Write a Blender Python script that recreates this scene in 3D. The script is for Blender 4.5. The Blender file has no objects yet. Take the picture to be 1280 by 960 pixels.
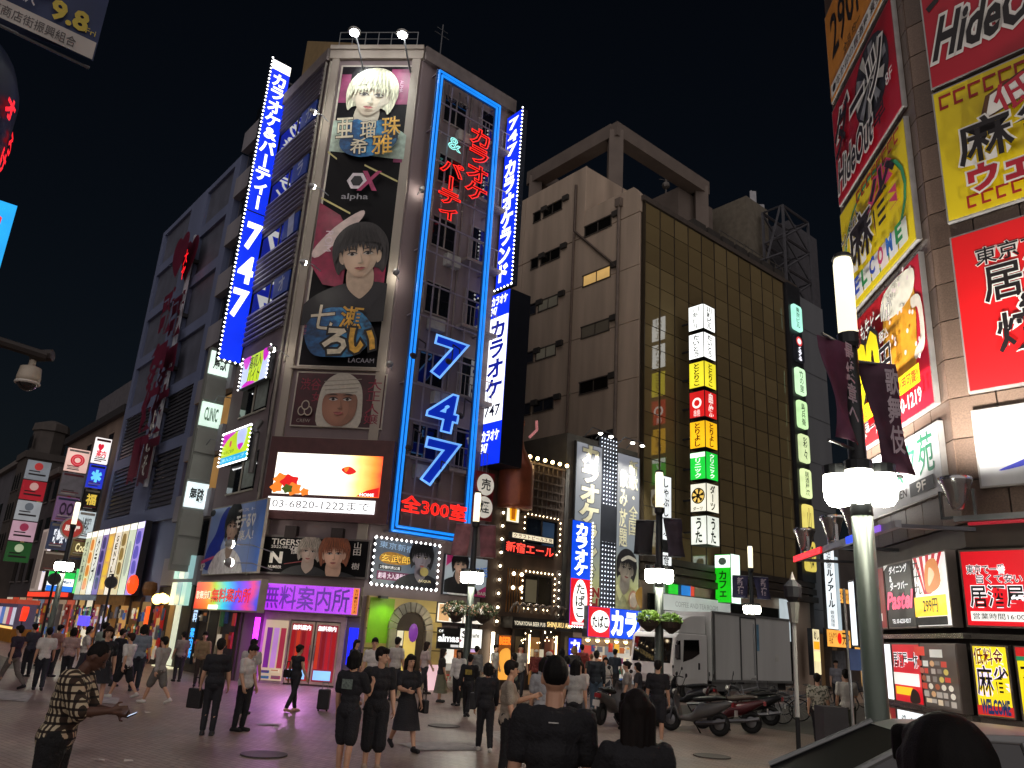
import bpy, bmesh, math, random
from mathutils import Vector, Matrix
random.seed(7)
sc = bpy.context.scene
COL = sc.collection
PI = math.pi
rad = math.radians

# ---------------------------------------------------------------- camera
FPX, PITCH, ROLL, CAMH = 985.0, rad(17.7), rad(3.5), 2.0      # focal length in pixels of a 1280 wide frame
_R0 = Vector((1, 0, 0)); _U0 = Vector((0, -math.sin(PITCH), math.cos(PITCH)))
FWD = Vector((0, math.cos(PITCH), math.sin(PITCH)))
RGT = math.cos(ROLL) * _R0 + math.sin(ROLL) * _U0
UPV = math.cos(ROLL) * _U0 - math.sin(ROLL) * _R0
EYE = Vector((0, 0, CAMH))
cd_ = bpy.data.cameras.new('camera'); cam = bpy.data.objects.new('camera', cd_); COL.objects.link(cam)
cd_.sensor_width = 36; cd_.lens = 36 * FPX / 1280; cd_.clip_start = .05; cd_.clip_end = 3000
m_ = Matrix.Identity(4)
for i_ in range(3):
    m_[i_][0] = RGT[i_]; m_[i_][1] = UPV[i_]; m_[i_][2] = -FWD[i_]; m_[i_][3] = EYE[i_]
cam.matrix_world = m_
sc.camera = cam

# ---------------------------------------------------------------- night sky
w = bpy.data.worlds.new("World"); sc.world = w; w.use_nodes = True
nt = w.node_tree; bg = nt.nodes['Background']
sky = nt.nodes.new('ShaderNodeTexSky'); sky.sky_type = 'NISHITA'; sky.sun_disc = False
sky.sun_elevation = rad(32); sky.sun_rotation = rad(182); sky.air_density = 1.0; sky.dust_density = 2.0
hs = nt.nodes.new('ShaderNodeHueSaturation'); hs.inputs['Saturation'].default_value = 1.0
nt.links.new(sky.outputs[0], hs.inputs['Color']); nt.links.new(hs.outputs[0], bg.inputs[0])
bg.inputs[1].default_value = SKY_STRENGTH = 0.0017
sd_ = bpy.data.lights.new('sun', 'SUN'); sd_.energy = GLOW = 1.2; sd_.angle = rad(110); sd_.color = (1, .9, .88)     # dim soft glow of the lit city, no sun disc
sun = bpy.data.objects.new('sun', sd_); COL.objects.link(sun)
sun.rotation_euler = (-Vector((math.sin(rad(182))*math.cos(rad(32)), math.cos(rad(182))*math.cos(rad(32)), math.sin(rad(32))))).to_track_quat('-Z', 'Y').to_euler()
sc.view_settings.view_transform = 'Standard'; sc.view_settings.look = 'None'
sc.view_settings.exposure = 0.0; sc.view_settings.gamma = 1.0
sc.cycles.use_denoising = True
sc.cycles.max_bounces = 6; sc.cycles.diffuse_bounces = 3; sc.cycles.glossy_bounces = 3
sc.cycles.transparent_max_bounces = 8; sc.cycles.sample_clamp_indirect = 4.0; sc.cycles.sample_clamp_direct = 0
sc.cycles.caustics_reflective = False; sc.cycles.caustics_refractive = False

# ---------------------------------------------------------------- colours and materials
def lin(h):
    if not isinstance(h, str): return tuple(h)
    h = h.lstrip('#'); o = []
    for k in (0, 2, 4):
        c = int(h[k:k+2], 16) / 255
        o.append(c / 12.92 if c <= .04045 else ((c + .055) / 1.055) ** 2.4)
    return tuple(o)
_mats = {}
BOOST = 1.0
def shown(s): return s if s <= 1 or s >= 5 else 1 + (s-1)*.38
def M(c, rough=.6, metal=0., var=.18, scale=3., bump=0., streak=False, spec=.5):
    """painted, stone, metal or cloth surface with uneven colour"""
    key = ('M', c, rough, metal, var, scale, bump, streak, spec)
    if key in _mats: return _mats[key]
    m = bpy.data.materials.new('surface'); m.use_nodes = True; _mats[key] = m
    n = m.node_tree.nodes; l = m.node_tree.links; b = n['Principled BSDF']
    b.inputs['Roughness'].default_value = rough; b.inputs['Metallic'].default_value = metal
    b.inputs['Specular IOR Level'].default_value = spec
    rgb = lin(c)
    tc = n.new('ShaderNodeTexCoord')
    nz = n.new('ShaderNodeTexNoise'); nz.inputs['Scale'].default_value = scale; nz.inputs['Detail'].default_value = 5
    if streak:
        mp = n.new('ShaderNodeMapping'); mp.inputs['Scale'].default_value = (1, 1, .12)
        l.new(tc.outputs['Object'], mp.inputs[0]); l.new(mp.outputs[0], nz.inputs['Vector'])
    else:
        l.new(tc.outputs['Object'], nz.inputs['Vector'])
    cr = n.new('ShaderNodeValToRGB')
    cr.color_ramp.elements[0].position = .3; cr.color_ramp.elements[1].position = .7
    cr.color_ramp.elements[0].color = (*[x * (1 - var) for x in rgb], 1)
    cr.color_ramp.elements[1].color = (*[min(1, x * (1 + var)) for x in rgb], 1)
    l.new(nz.outputs['Fac'], cr.inputs[0]); l.new(cr.outputs[0], b.inputs['Base Color'])
    if bump:
        bp = n.new('ShaderNodeBump'); bp.inputs['Strength'].default_value = bump; bp.inputs['Distance'].default_value = .02
        n2 = n.new('ShaderNodeTexNoise'); n2.inputs['Scale'].default_value = scale * 8
        l.new(tc.outputs['Object'], n2.inputs['Vector'])
        l.new(n2.outputs['Fac'], bp.inputs['Height']); l.new(bp.outputs[0], b.inputs['Normal'])
    return m
def E(c, s=1.5, sample=True, var=.12, scale=1.3):
    """something that gives off light: a backlit sign face, tube, bulb or screen, or shop goods and walls glowing in place of light on them"""
    key = ('E', c, s, sample, var, scale)
    if key in _mats: return _mats[key]
    m = bpy.data.materials.new('lit'); m.use_nodes = True; _mats[key] = m
    n = m.node_tree.nodes; l = m.node_tree.links; b = n['Principled BSDF']
    s = shown(s); rgb = [x*s for x in lin(c)]; dis = [min(1, x) for x in rgb]; base = lin(c)
    # the lit parts of a sign are far brighter than the exposure can show: channels that already show as full carry more light
    rgb = [x*(1 + (BOOST-1)*max(0, min(1, (d-.45)/.45))) for x, d in zip(rgb, dis)]; s = max(max(rgb), 1e-4); rgb = [x/s for x in rgb]
    b.inputs['Base Color'].default_value = (*[x * .5 for x in base], 1); b.inputs['Roughness'].default_value = .35
    b.inputs['Emission Color'].default_value = (*rgb, 1); b.inputs['Emission Strength'].default_value = s
    if var:
        tc = n.new('ShaderNodeTexCoord')
        nz = n.new('ShaderNodeTexNoise'); nz.inputs['Scale'].default_value = scale; nz.inputs['Detail'].default_value = 1
        l.new(tc.outputs['Object'], nz.inputs['Vector'])
        mr = n.new('ShaderNodeMapRange'); mr.inputs['From Min'].default_value = .3; mr.inputs['From Max'].default_value = .7
        mr.inputs['To Min'].default_value = s * (1 - var); mr.inputs['To Max'].default_value = s * (1 + var)
        l.new(nz.outputs['Fac'], mr.inputs['Value']); l.new(mr.outputs[0], b.inputs['Emission Strength'])
    m.cycles.emission_sampling = 'AUTO' if sample else 'NONE'
    return m
def ramp_mat(stops, s=0, axis=0, noise=0, nscale=8, coord='Generated', mottle=0):
    """printed or lit colours running across a panel (rainbow boards, airbrushed posters)"""
    m = bpy.data.materials.new('print'); m.use_nodes = True
    n = m.node_tree.nodes; l = m.node_tree.links; b = n['Principled BSDF']; b.inputs['Roughness'].default_value = .4
    tc = n.new('ShaderNodeTexCoord'); sp = n.new('ShaderNodeSeparateXYZ'); l.new(tc.outputs[coord], sp.inputs[0])
    v = sp.outputs[axis]
    if noise:
        nz = n.new('ShaderNodeTexNoise'); nz.inputs['Scale'].default_value = nscale; nz.inputs['Detail'].default_value = 4
        l.new(tc.outputs[coord], nz.inputs['Vector'])
        ma = n.new('ShaderNodeMath'); ma.operation = 'MULTIPLY_ADD'; ma.inputs[1].default_value = noise
        sb = n.new('ShaderNodeMath'); sb.operation = 'SUBTRACT'; sb.inputs[1].default_value = .5
        l.new(nz.outputs['Fac'], sb.inputs[0]); l.new(sb.outputs[0], ma.inputs[0]); l.new(v, ma.inputs[2]); v = ma.outputs[0]
    cr = n.new('ShaderNodeValToRGB'); el = cr.color_ramp.elements
    while len(el) < len(stops): el.new(.5)
    for e, (p, c) in zip(el, stops): e.position = p; e.color = (*lin(c), 1)
    l.new(v, cr.inputs[0])
    if s:
        l.new(cr.outputs[0], b.inputs['Emission Color']); b.inputs['Emission Strength'].default_value = shown(s)
        b.inputs['Base Color'].default_value = (.1, .1, .1, 1)
    else: l.new(cr.outputs[0], b.inputs['Base Color'])
    return m
def glass_mat(c, rough=.04, spec=.9, var=.3):
    """dark window glass: hardly anything shows through, the street mirrors in it"""
    m = M(c, rough, 0, var, .8, 0, False, spec); return m

BLK = M('#141416', .5); DK = M('#26262a', .55); STEEL = M('#8a8d90', .35, .8); WHITEP = M('#dcdcd8', .5, 0, .06)
CAB = M('#2e2f33', .45)
W5 = E('#ffffff', 3.2); 

# ---------------------------------------------------------------- mesh builder
class MB:
    def __init__(s): s.v = []; s.f = []
    def add(s, V, Fs):
        k = len(s.v); s.v += [tuple(p) for p in V]; s.f += [tuple(i + k for i in q) for q in Fs]; return s
    def box(s, x0, y0, z0, x1, y1, z1):
        if x0 > x1: x0, x1 = x1, x0
        if y0 > y1: y0, y1 = y1, y0
        if z0 > z1: z0, z1 = z1, z0
        return s.add([(x0,y0,z0),(x1,y0,z0),(x1,y1,z0),(x0,y1,z0),(x0,y0,z1),(x1,y0,z1),(x1,y1,z1),(x0,y1,z1)],
                     [(0,3,2,1),(4,5,6,7),(0,1,5,4),(1,2,6,5),(2,3,7,6),(3,0,4,7)])
    def prism(s, poly, z0, z1):
        n = len(poly); a = sum(poly[i][0]*poly[(i+1)%n][1]-poly[(i+1)%n][0]*poly[i][1] for i in range(n))
        if a < 0: poly = poly[::-1]
        return s.add([(x,y,z0) for x,y in poly] + [(x,y,z1) for x,y in poly],
                     [tuple(range(n))[::-1], tuple(range(n, 2*n))] + [(i,(i+1)%n,n+(i+1)%n,n+i) for i in range(n)])
    def slab(s, pts, y0, y1):
        """polygon given in x,z, thick from y0 (front) to y1"""
        n = len(pts); a = sum(pts[i][0]*pts[(i+1)%n][1]-pts[(i+1)%n][0]*pts[i][1] for i in range(n))
        if a < 0: pts = pts[::-1]
        return s.add([(x,y0,z) for x,z in pts] + [(x,y1,z) for x,z in pts],
                     [tuple(range(n)), tuple(range(n, 2*n))[::-1]] + [(i,n+i,n+(i+1)%n,(i+1)%n) for i in range(n)])
    def tube(s, p0, p1, r0, r1=None, n=8):
        r1 = r0 if r1 is None else r1
        p0 = Vector(p0); p1 = Vector(p1); d = (p1 - p0); 
        if d.length < 1e-6: return s
        d.normalize(); a = d.orthogonal().normalized(); b = d.cross(a); V = []
        for p, r in ((p0, r0), (p1, r1)):
            V += [p + r * (math.cos(2*PI*i/n) * a + math.sin(2*PI*i/n) * b) for i in range(n)]
        return s.add(V, [(i,(i+1)%n,n+(i+1)%n,n+i) for i in range(n)] + [tuple(range(n))[::-1], tuple(range(n,2*n))])
    def path(s, pts, r, n=6):
        for a, b in zip(pts, pts[1:]): s.tube(a, b, r, r, n)
        return s
    def lathe(s, prof, n=16, c=(0,0,0), axis='z'):
        V = []
        for r, h in prof:
            for i in range(n):
                x, y = r*math.cos(2*PI*i/n), r*math.sin(2*PI*i/n)
                q = (x, y, h) if axis == 'z' else ((x, -h, y) if axis == 'y' else (h, x, y))
                V.append((q[0]+c[0], q[1]+c[1], q[2]+c[2]))
        Fs = [(k*n+i, k*n+(i+1)%n, (k+1)*n+(i+1)%n, (k+1)*n+i) for k in range(len(prof)-1) for i in range(n)]
        Fs += [tuple(range(n))[::-1], tuple(range((len(prof)-1)*n, len(prof)*n))]
        return s.add(V, Fs)
    def ball(s, c, r, n=6, sc_=(1,1,1)):
        prof = [(max(1e-4, r*math.sin(PI*k/n)), -r*math.cos(PI*k/n)) for k in range(n+1)]
        V = []; m = n + 2
        for rr, h in prof:
            V += [(c[0]+sc_[0]*rr*math.cos(2*PI*i/m), c[1]+sc_[1]*rr*math.sin(2*PI*i/m), c[2]+sc_[2]*h) for i in range(m)]
        return s.add(V, [(k*m+i, k*m+(i+1)%m, (k+1)*m+(i+1)%m, (k+1)*m+i) for k in range(n) for i in range(m)])
    def octa(s, c, r):
        x, y, z = c
        return s.add([(x+r,y,z),(x-r,y,z),(x,y+r,z),(x,y-r,z),(x,y,z+r),(x,y,z-r)],
                     [(0,2,4),(2,1,4),(1,3,4),(3,0,4),(2,0,5),(1,2,5),(3,1,5),(0,3,5)])
    def torus(s, c, R, r, axis='x', n=20, m=6):
        V = []
        for i in range(n):
            a = 2*PI*i/n
            for j in range(m):
                b = 2*PI*j/m; q = R + r*math.cos(b); h = r*math.sin(b); x, y = q*math.cos(a), q*math.sin(a)
                p = (h, x, y) if axis == 'x' else ((x, h, y) if axis == 'y' else (x, y, h))
                V.append((p[0]+c[0], p[1]+c[1], p[2]+c[2]))
        return s.add(V, [(i*m+j, ((i+1)%n)*m+j, ((i+1)%n)*m+(j+1)%m, i*m+(j+1)%m) for i in range(n) for j in range(m)])
    def mesh(s, mat, smooth=False):
        me = bpy.data.meshes.new('mesh'); me.from_pydata(s.v, [], s.f)
        if mat: me.materials.append(mat)
        if smooth: me.shade_smooth()
        me.update(); return me
    def build(s, name, mat, parent=None, smooth=False, bevel=0):
        o = bpy.data.objects.new(name, s.mesh(mat, smooth)); COL.objects.link(o)
        if parent: o.parent = parent
        if bevel:
            b = o.modifiers.new('b', 'BEVEL'); b.width = bevel; b.segments = 2; b.limit_method = 'ANGLE'
        return o
def inst(name, me, loc, parent=None, rot=None, scale=None):
    o = bpy.data.objects.new(name, me); COL.objects.link(o); o.location = loc
    if parent: o.parent = parent
    if rot: o.rotation_euler = rot
    if scale: o.scale = scale
    return o
def tag(o, label=None, cat=None, group=None, kind=None):
    for k, v in (('label', label), ('category', cat), ('group', group), ('kind', kind)):
        if v: o[k] = v
    return o
def thing(name, label, cat, loc=(0,0,0), rz=0, group=None):
    o = bpy.data.objects.new(name, None); COL.objects.link(o); o.location = loc; o.rotation_euler = (0,0,rz); o.empty_display_size = .2
    return tag(o, label, cat, group)
def copy_tree(o, parent=None):
    c = o.copy(); COL.objects.link(c)
    if parent: c.parent = parent
    for ch in list(o.children): copy_tree(ch, c)
    return c

# ---------------------------------------------------------------- facades: a vertical plane; local x runs right as seen from the street, -y points at the street
def pray(x, y): return FWD + (x-640)/FPX*RGT - (y-480)/FPX*UPV
class Face:
    def __init__(s, P, heading):
        s.P = Vector((P[0], P[1], 0)); s.h = rad(heading); s.rz = PI/2 - s.h
        s.u = Vector((math.sin(s.h), math.cos(s.h), 0)); s.n = Vector((math.cos(s.h), -math.sin(s.h), 0))
    def pt(s, u, z=0, d=0): return s.P + s.u*u + s.n*d + Vector((0,0,z))
    def at(s, x, y, d=0):
        """where the sight line through photo point x,y meets the plane d in front of the facade"""
        r = pray(x, y); X = EYE + r * ((s.pt(0,0,d) - EYE).dot(s.n) / r.dot(s.n))
        return (X - s.P).dot(s.u), X.z
    def side(s, u, d=0):
        """plane of a blade sign that stands out from this facade at u, seen from its left"""
        p = s.pt(u, 0, d); return Face((p.x, p.y), math.degrees(s.h) + 90)
    def thing(s, name, label, cat, u=0, z=0, d=0, group=None): return thing(name, label, cat, s.pt(u,z,d), s.rz, group)
def ground_at(x, y, z=0):
    r = pray(x, y); return EYE + r * ((z - EYE.z) / r.z)

CL = (-8.8, 28.77); CR = (-4.71, 28.41)
FC = Face(CL, 95)          # chamfered corner of the tower with the posters
FN = Face(CR, 50)          # its right side, and the facades on along the right-hand street
FL = Face(CL, 140)         # its left side (u negative: away), and the facades along the left-hand street
FRF = Face((7.6, 13.0), 140)   # front of the building on the right
FRC = Face((7.6, 13.0), 185)   # its chamfered corner

# ---------------------------------------------------------------- lettering
_gl = {}
def glyphs(st, bold=0., tube=0., res=2):
    key = (st, bold, tube, res)
    if key not in _gl:
        cu = bpy.data.curves.new('t', 'FONT'); cu.body = st; cu.size = 1; cu.offset = bold; cu.resolution_u = res
        cu.space_line = .95
        if tube: cu.fill_mode = 'NONE'; cu.bevel_depth = tube; cu.bevel_resolution = 0
        o = bpy.data.objects.new('t', cu)
        me = bpy.data.meshes.new_from_object(o)
        V = [tuple(v.co) for v in me.vertices]; Fs = [tuple(p.vertices) for p in me.polygons]
        bpy.data.objects.remove(o); bpy.data.curves.remove(cu); bpy.data.meshes.remove(me)
        if not V: V = [(0,0,0)]
        xs = [v[0] for v in V]; ys = [v[1] for v in V]
        _gl[key] = (V, Fs, (min(xs), min(ys), max(xs), max(ys)))
    return _gl[key]
def lettering(st, x0, z0, x1, z1, y, vert=False, bold=0., tube=0., rot=0, shear=0., th=0., keep=False):
    """returns an MB with the text fitted into the box x0..x1, z0..z1"""
    mb = MB(); items = []
    if not vert:
        V, Fs, _ = glyphs(st, bold, tube); a, b, c, d = glyphs(st)[2]
        sx = (x1-x0)/max(c-a, 1e-4); sz = (z1-z0)/max(d-b, 1e-4)
        if keep:
            sx = sz = min(sx, sz)
        ox = (x0+x1)/2 - sx*(a+c)/2; oz = (z0+z1)/2 - sz*(b+d)/2
        items.append(([(ox + sx*v[0], oz + sz*v[1], v[2]*min(sx, sz)) for v in V], Fs))
    else:
        n = len(st); ch = (z1-z0)/n; cw = x1-x0
        for i, g in enumerate(st):
            if g == ' ': continue
            V, Fs, _ = glyphs(g, bold, tube); a, b, c, d = glyphs(g)[2]
            cx = (x0+x1)/2; cz = z1 - ch*(i+.5); big = max(c-a, d-b)
            full = 1.0 if big < .55 and g not in '0123456789' else big
            full = max(full, .88)
            sx = cw/full; sz = ch*.93/full
            if g in 'ー-〜':
                items.append(([(cx + (v[1]-(b+d)/2)*sx, cz - (v[0]-(a+c)/2)*sz, v[2]*sx) for v in V], Fs))
            else:
                if c-a < .62 and g.isascii(): sx = cw*.78/(c-a); sz = ch*.74/(d-b)
                items.append(([(cx + (v[0]-(a+c)/2)*sx, cz + (v[1]-(b+d)/2)*sz, v[2]*sx) for v in V], Fs))
    mx = (x0+x1)/2; mz = (z0+z1)/2; co, si = math.cos(rot), math.sin(rot)
    for V, Fs in items:
        W = []
        for (x, z, h) in V:
            x += shear*(z-mz); dx, dz = x-mx, z-mz
            W.append((mx + co*dx - si*dz, y - h, mz + si*dx + co*dz))
        mb.add(W, Fs)
        if th:
            k = len(W); mb.add([(p[0], p[1]+th, p[2]) for p in W], Fs)
    return mb
def smooth_pts(pts, k=4):
    n = len(pts); out = []
    for i in range(n):
        p0, p1, p2, p3 = (Vector(pts[(i+j-1) % n]) for j in range(4))
        for t in range(k):
            t /= k
            out.append(tuple(.5*((2*p1) + (p2-p0)*t + (2*p0-5*p1+4*p2-p3)*t*t + (3*p1-p0-3*p2+p3)*t**3)))
    return out
def flat(mb_pts, y):
    return MB().add([(x, y, z) for x, z in mb_pts], [tuple(range(len(mb_pts)))])

class Sign:
    """a sign board on a facade: cabinet, face panel and print. Print positions are fractions of the face."""
    def __init__(s, F, tl, br, label, d=.06, depth=.2, cab=CAB, face=None, name='sign_board', cat='sign', border=.04, group=None, uv=None):
        if uv: u0, z1, u1, z0 = uv
        else:
            (u0, z1), (u1, z0) = F.at(*tl, d+depth), F.at(*br, d+depth)
        s.w = u1-u0; s.h = z1-z0; s.F = F
        s.root = F.thing(name, label, cat, u0, z0, d, group)
        s.y = -depth
        if cab: MB().box(0, -depth, 0, s.w, 0, s.h).build('cabinet', cab, s.root)
        s.lay = 1
        if face: s.R(border/s.w, border/s.h, 1-border/s.w, 1-border/s.h, face, 'face_panel', 0)
    def yy(s, lay=None):
        if lay is None: s.lay += 1; lay = s.lay
        return s.y - .006 - .004*lay
    def R(s, x0, z0, x1, z1, mat, name='printed_panel', lay=None):
        y = s.yy(lay)
        return MB().box(x0*s.w, y, z0*s.h, x1*s.w, s.y - (.001 if not lay else .004), z1*s.h).build(name, mat, s.root) if lay == 0 else \
               flat([(x0*s.w, z0*s.h), (x1*s.w, z0*s.h), (x1*s.w, z1*s.h), (x0*s.w, z1*s.h)], y).build(name, mat, s.root)
    def P(s, pts, mat, name='printed_shape', sm=True, lay=None):
        q = [(x*s.w, z*s.h) for x, z in pts]
        if sm: q = smooth_pts(q)
        e_ = .02
        for ax, lim, sg in ((0, e_, 1), (0, s.w-e_, -1), (1, e_, 1), (1, s.h-e_, -1)):     # print stops at the board's edge
            o_ = []
            for i in range(len(q)):
                a, b = q[i-1], q[i]; da, db = (a[ax]-lim)*sg, (b[ax]-lim)*sg
                if da*db < 0: t = da/(da-db); o_.append((a[0]+(b[0]-a[0])*t, a[1]+(b[1]-a[1])*t))
                if db >= 0: o_.append(b)
            q = o_
            if len(q) < 3: return None
        a = sum(q[i][0]*q[(i+1)%len(q)][1]-q[(i+1)%len(q)][0]*q[i][1] for i in range(len(q)))
        if a < 0: q = q[::-1]
        return flat(q, s.yy(lay)).build(name, mat, s.root)
    def O(s, cx, cz, rx, rz, mat, name='printed_disc', rot=0):
        q = []
        for i in range(20):
            a = 2*PI*i/20; x, z = rx*s.w*math.cos(a), rz*s.h*math.sin(a)
            q.append((cx*s.w + x*math.cos(rot) - z*math.sin(rot), cz*s.h + x*math.sin(rot) + z*math.cos(rot)))
        return flat(q, s.yy()).build(name, mat, s.root)
    def T(s, st, x0, z0, x1, z1, mat, vert=False, bold=.02, edge=None, ew=.05, name='lettering', **k):
        if any(ord(c) >= 0x4e00 for c in st): bold *= .3; ew *= .42
        if edge:
            e = ew; lettering(st, x0*s.w, z0*s.h, x1*s.w, z1*s.h, s.yy(), vert, bold+e, **k).build('lettering_outline', edge, s.root)
        return lettering(st, x0*s.w, z0*s.h, x1*s.w, z1*s.h, s.yy(), vert, bold, **k).build(name, mat, s.root)
    def rim(s, mat, step=.14, r=.035, sides='tblr', off=.03, name='bulb_row'):
        """bulbs round the edge; too small to pick apart, one part"""
        mb = MB(); y = s.y - .04
        if 't' in sides or 'b' in sides:
            n = max(2, int(s.w/step))
            for i in range(n+1):
                if 't' in sides: mb.octa((s.w*i/n, y, s.h+off), r)
                if 'b' in sides: mb.octa((s.w*i/n, y, -off), r)
        n = max(2, int(s.h/step))
        for i in range(n+1):
            if 'l' in sides: mb.octa((-off, y, s.h*i/n), r)
            if 'r' in sides: mb.octa((s.w+off, y, s.h*i/n), r)
        return tag(mb.build(name, mat, s.root), kind='stuff')

def skin_print(c, seed=0, dark=.45):
    """printed skin: lit in the middle, falling off to the edge, a little blotchy"""
    key = ('skin', c, dark)
    if key in _mats: return _mats[key]
    m = bpy.data.materials.new('print'); m.use_nodes = True; _mats[key] = m
    n = m.node_tree.nodes; l = m.node_tree.links; b = n['Principled BSDF']; b.inputs['Roughness'].default_value = .4
    tc = n.new('ShaderNodeTexCoord'); sp = n.new('ShaderNodeSeparateXYZ'); l.new(tc.outputs['Generated'], sp.inputs[0])
    cx = n.new('ShaderNodeCombineXYZ'); l.new(sp.outputs[0], cx.inputs[0]); l.new(sp.outputs[2], cx.inputs[1])
    ds = n.new('ShaderNodeVectorMath'); ds.operation = 'DISTANCE'; ds.inputs[1].default_value = (.4, .5, 0); l.new(cx.outputs[0], ds.inputs[0])
    nz = n.new('ShaderNodeTexNoise'); nz.inputs['Scale'].default_value = 4; nz.inputs['Detail'].default_value = 5; l.new(tc.outputs['Generated'], nz.inputs['Vector'])
    ma = n.new('ShaderNodeMath'); ma.operation = 'MULTIPLY_ADD'; ma.inputs[1].default_value = .22; l.new(nz.outputs['Fac'], ma.inputs[0]); l.new(ds.outputs['Value'], ma.inputs[2])
    cr = n.new('ShaderNodeValToRGB'); e = cr.color_ramp.elements; r = lin(c)
    e[0].position = .15; e[0].color = (*[min(1, x*1.12) for x in r], 1); e[1].position = .72; e[1].color = (r[0]*dark, r[1]*dark*.85, r[2]*dark*.8, 1); q = e.new(.45); q.color = (r[0]*.92, r[1]*.88, r[2]*.86, 1)
    l.new(ma.outputs[0], cr.inputs[0]); l.new(cr.outputs[0], b.inputs['Base Color']); return m
def hair_print(c, seed=0):
    key = ('hair', c)
    if key in _mats: return _mats[key]
    m = bpy.data.materials.new('print'); m.use_nodes = True; _mats[key] = m
    n = m.node_tree.nodes; l = m.node_tree.links; b = n['Principled BSDF']; b.inputs['Roughness'].default_value = .4
    tc = n.new('ShaderNodeTexCoord'); mp = n.new('ShaderNodeMapping'); mp.inputs['Scale'].default_value = (16, 1, 2.2); l.new(tc.outputs['Generated'], mp.inputs[0])
    nz = n.new('ShaderNodeTexNoise'); nz.inputs['Scale'].default_value = 1.6; nz.inputs['Detail'].default_value = 6; nz.inputs['Distortion'].default_value = 1.2; l.new(mp.outputs[0], nz.inputs['Vector'])
    cr = n.new('ShaderNodeValToRGB'); e = cr.color_ramp.elements; r = lin(c)
    e[0].position = .32; e[0].color = (*[x*.35 for x in r], 1); e[1].position = .68; e[1].color = (*[min(1, x*1.25+.01) for x in r], 1)
    l.new(nz.outputs['Fac'], cr.inputs[0]); l.new(cr.outputs[0], b.inputs['Base Color']); return m
def portrait(S, cx, cz, sc_, skin, hair, cloth, style=0, lean=0., shade=.72, seed=1):
    """a printed head and shoulders; positions are fractions of the board, sc_ is the head height in metres"""
    k = sc_; cl, sl = math.cos(lean), math.sin(lean); rn = random.Random(seed + int(cx*100))
    def q(pts):
        o = []
        for x, z in pts:
            x, z = x*k, z*k; x, z = cl*x - sl*z, sl*x + cl*z
            o.append((cx + x/S.w, cz + z/S.h))
        return o
    def tone(c, f): return tuple(min(1, x*f) for x in lin(c))
    def mt(c, f=1., v=.1): return M(tone(c, f), .5, 0, v, 5)
    sk, sk2, sk3 = skin_print(skin), mt(skin, shade), mt(skin, .5); hr, hr2, hr3 = hair_print(hair), mt(hair, 1.2, .2), mt(hair, .45, .2); dk = M('#1a1010', .6)
    if style != 2:
        S.P(q([(-1.25,-1.4),(-1.0,-.9),(-.35,-.62),(.35,-.62),(1.0,-.9),(1.25,-1.4),(0,-1.45)]), mt(cloth, 1, .25), 'printed_clothing')
        S.P(q([(-.21,-.25),(.21,-.25),(.26,-.66),(.06,-.92),(-.06,-.92),(-.26,-.66)]), sk2, 'printed_neck')
        S.P(q([(-.38,-.64),(-.06,-.95),(-.2,-1.2),(-.5,-.75)]), mt(cloth, 1.6), 'printed_collar', False); S.P(q([(.38,-.64),(.06,-.95),(.2,-1.2),(.5,-.75)]), mt(cloth, 1.4), 'printed_collar', False)
        S.P(q([(-.44,-.42),(-.56,0),(-.52,.35),(-.3,.62),(0,.72),(.3,.64),(.52,.36),(.57,0),(.46,-.42),(.3,-.3),(-.3,-.3)]), hr, 'printed_hair')
        for s in (-1,1): S.P(q([(s*.33,.02),(s*.42,.05),(s*.41,-.14),(s*.33,-.2)]), sk2, 'printed_ear')
        S.P(q([(-.345,.15),(-.335,-.1),(-.27,-.3),(-.13,-.46),(0,-.51),(.13,-.46),(.27,-.3),(.335,-.1),(.345,.15),(.2,.4),(-.2,.4)]), sk, 'printed_face')
        S.P(q([(.345,.15),(.335,-.1),(.27,-.3),(.13,-.46),(.05,-.49),(.17,-.3),(.22,-.05),(.26,.2)]), sk2, 'printed_face_shade')
    else:
        wr = M('#b9b3a6', .8, 0, .1, 9)
        S.P(q([(-.46,-.6),(-.5,-.1),(-.42,.35),(-.15,.6),(.15,.6),(.42,.35),(.5,-.1),(.46,-.6),(0,-.75)]), wr, 'printed_bandage')
        for j in range(6): S.P(q([(-.42+.02*j,.42-.1*j),(.42-.02*j,.5-.1*j),(.42-.02*j,.485-.1*j),(-.42+.02*j,.405-.1*j)]), M('#8d877b',.8), 'printed_bandage_fold', False)
        S.P(q([(-.36,-.35),(-.36,.08),(0,.14),(.36,.08),(.36,-.35),(.15,-.58),(-.15,-.58)]), sk, 'printed_face'); S.P(q([(.36,-.35),(.36,.08),(.22,.08),(.2,-.3),(.05,-.56),(.15,-.58)]), sk2, 'printed_face_shade')
    for s in (-1,1):
        S.P(q([(s*.16-.1,.0),(s*.16-.04,.035),(s*.16+.05,.03),(s*.16+.1,-.005),(s*.16,-.035)]), mt('#d8cfc6', .8), 'printed_eye'); S.P(q([(s*.16-.04,0),(s*.16,.036),(s*.16+.04,0),(s*.16,-.03)]), dk, 'printed_iris')
        S.P(q([(s*.16-.11,-.0),(s*.16-.04,.05),(s*.16+.06,.045),(s*.16+.11,-.0),(s*.16,.032)]), dk, 'printed_lid'); S.P(q([(s*.17-.12,.09),(s*.17,.13),(s*.17+.12,.09),(s*.17,.105)]), hr3, 'printed_brow')
    S.P(q([(.01,.02),(.05,-.12),(.07,-.2),(.0,-.225),(.02,-.15)]), sk2, 'printed_nose'); S.P(q([(-.045,-.205),(0,-.195),(.045,-.205),(0,-.22)]), sk3, 'printed_nostrils')
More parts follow.
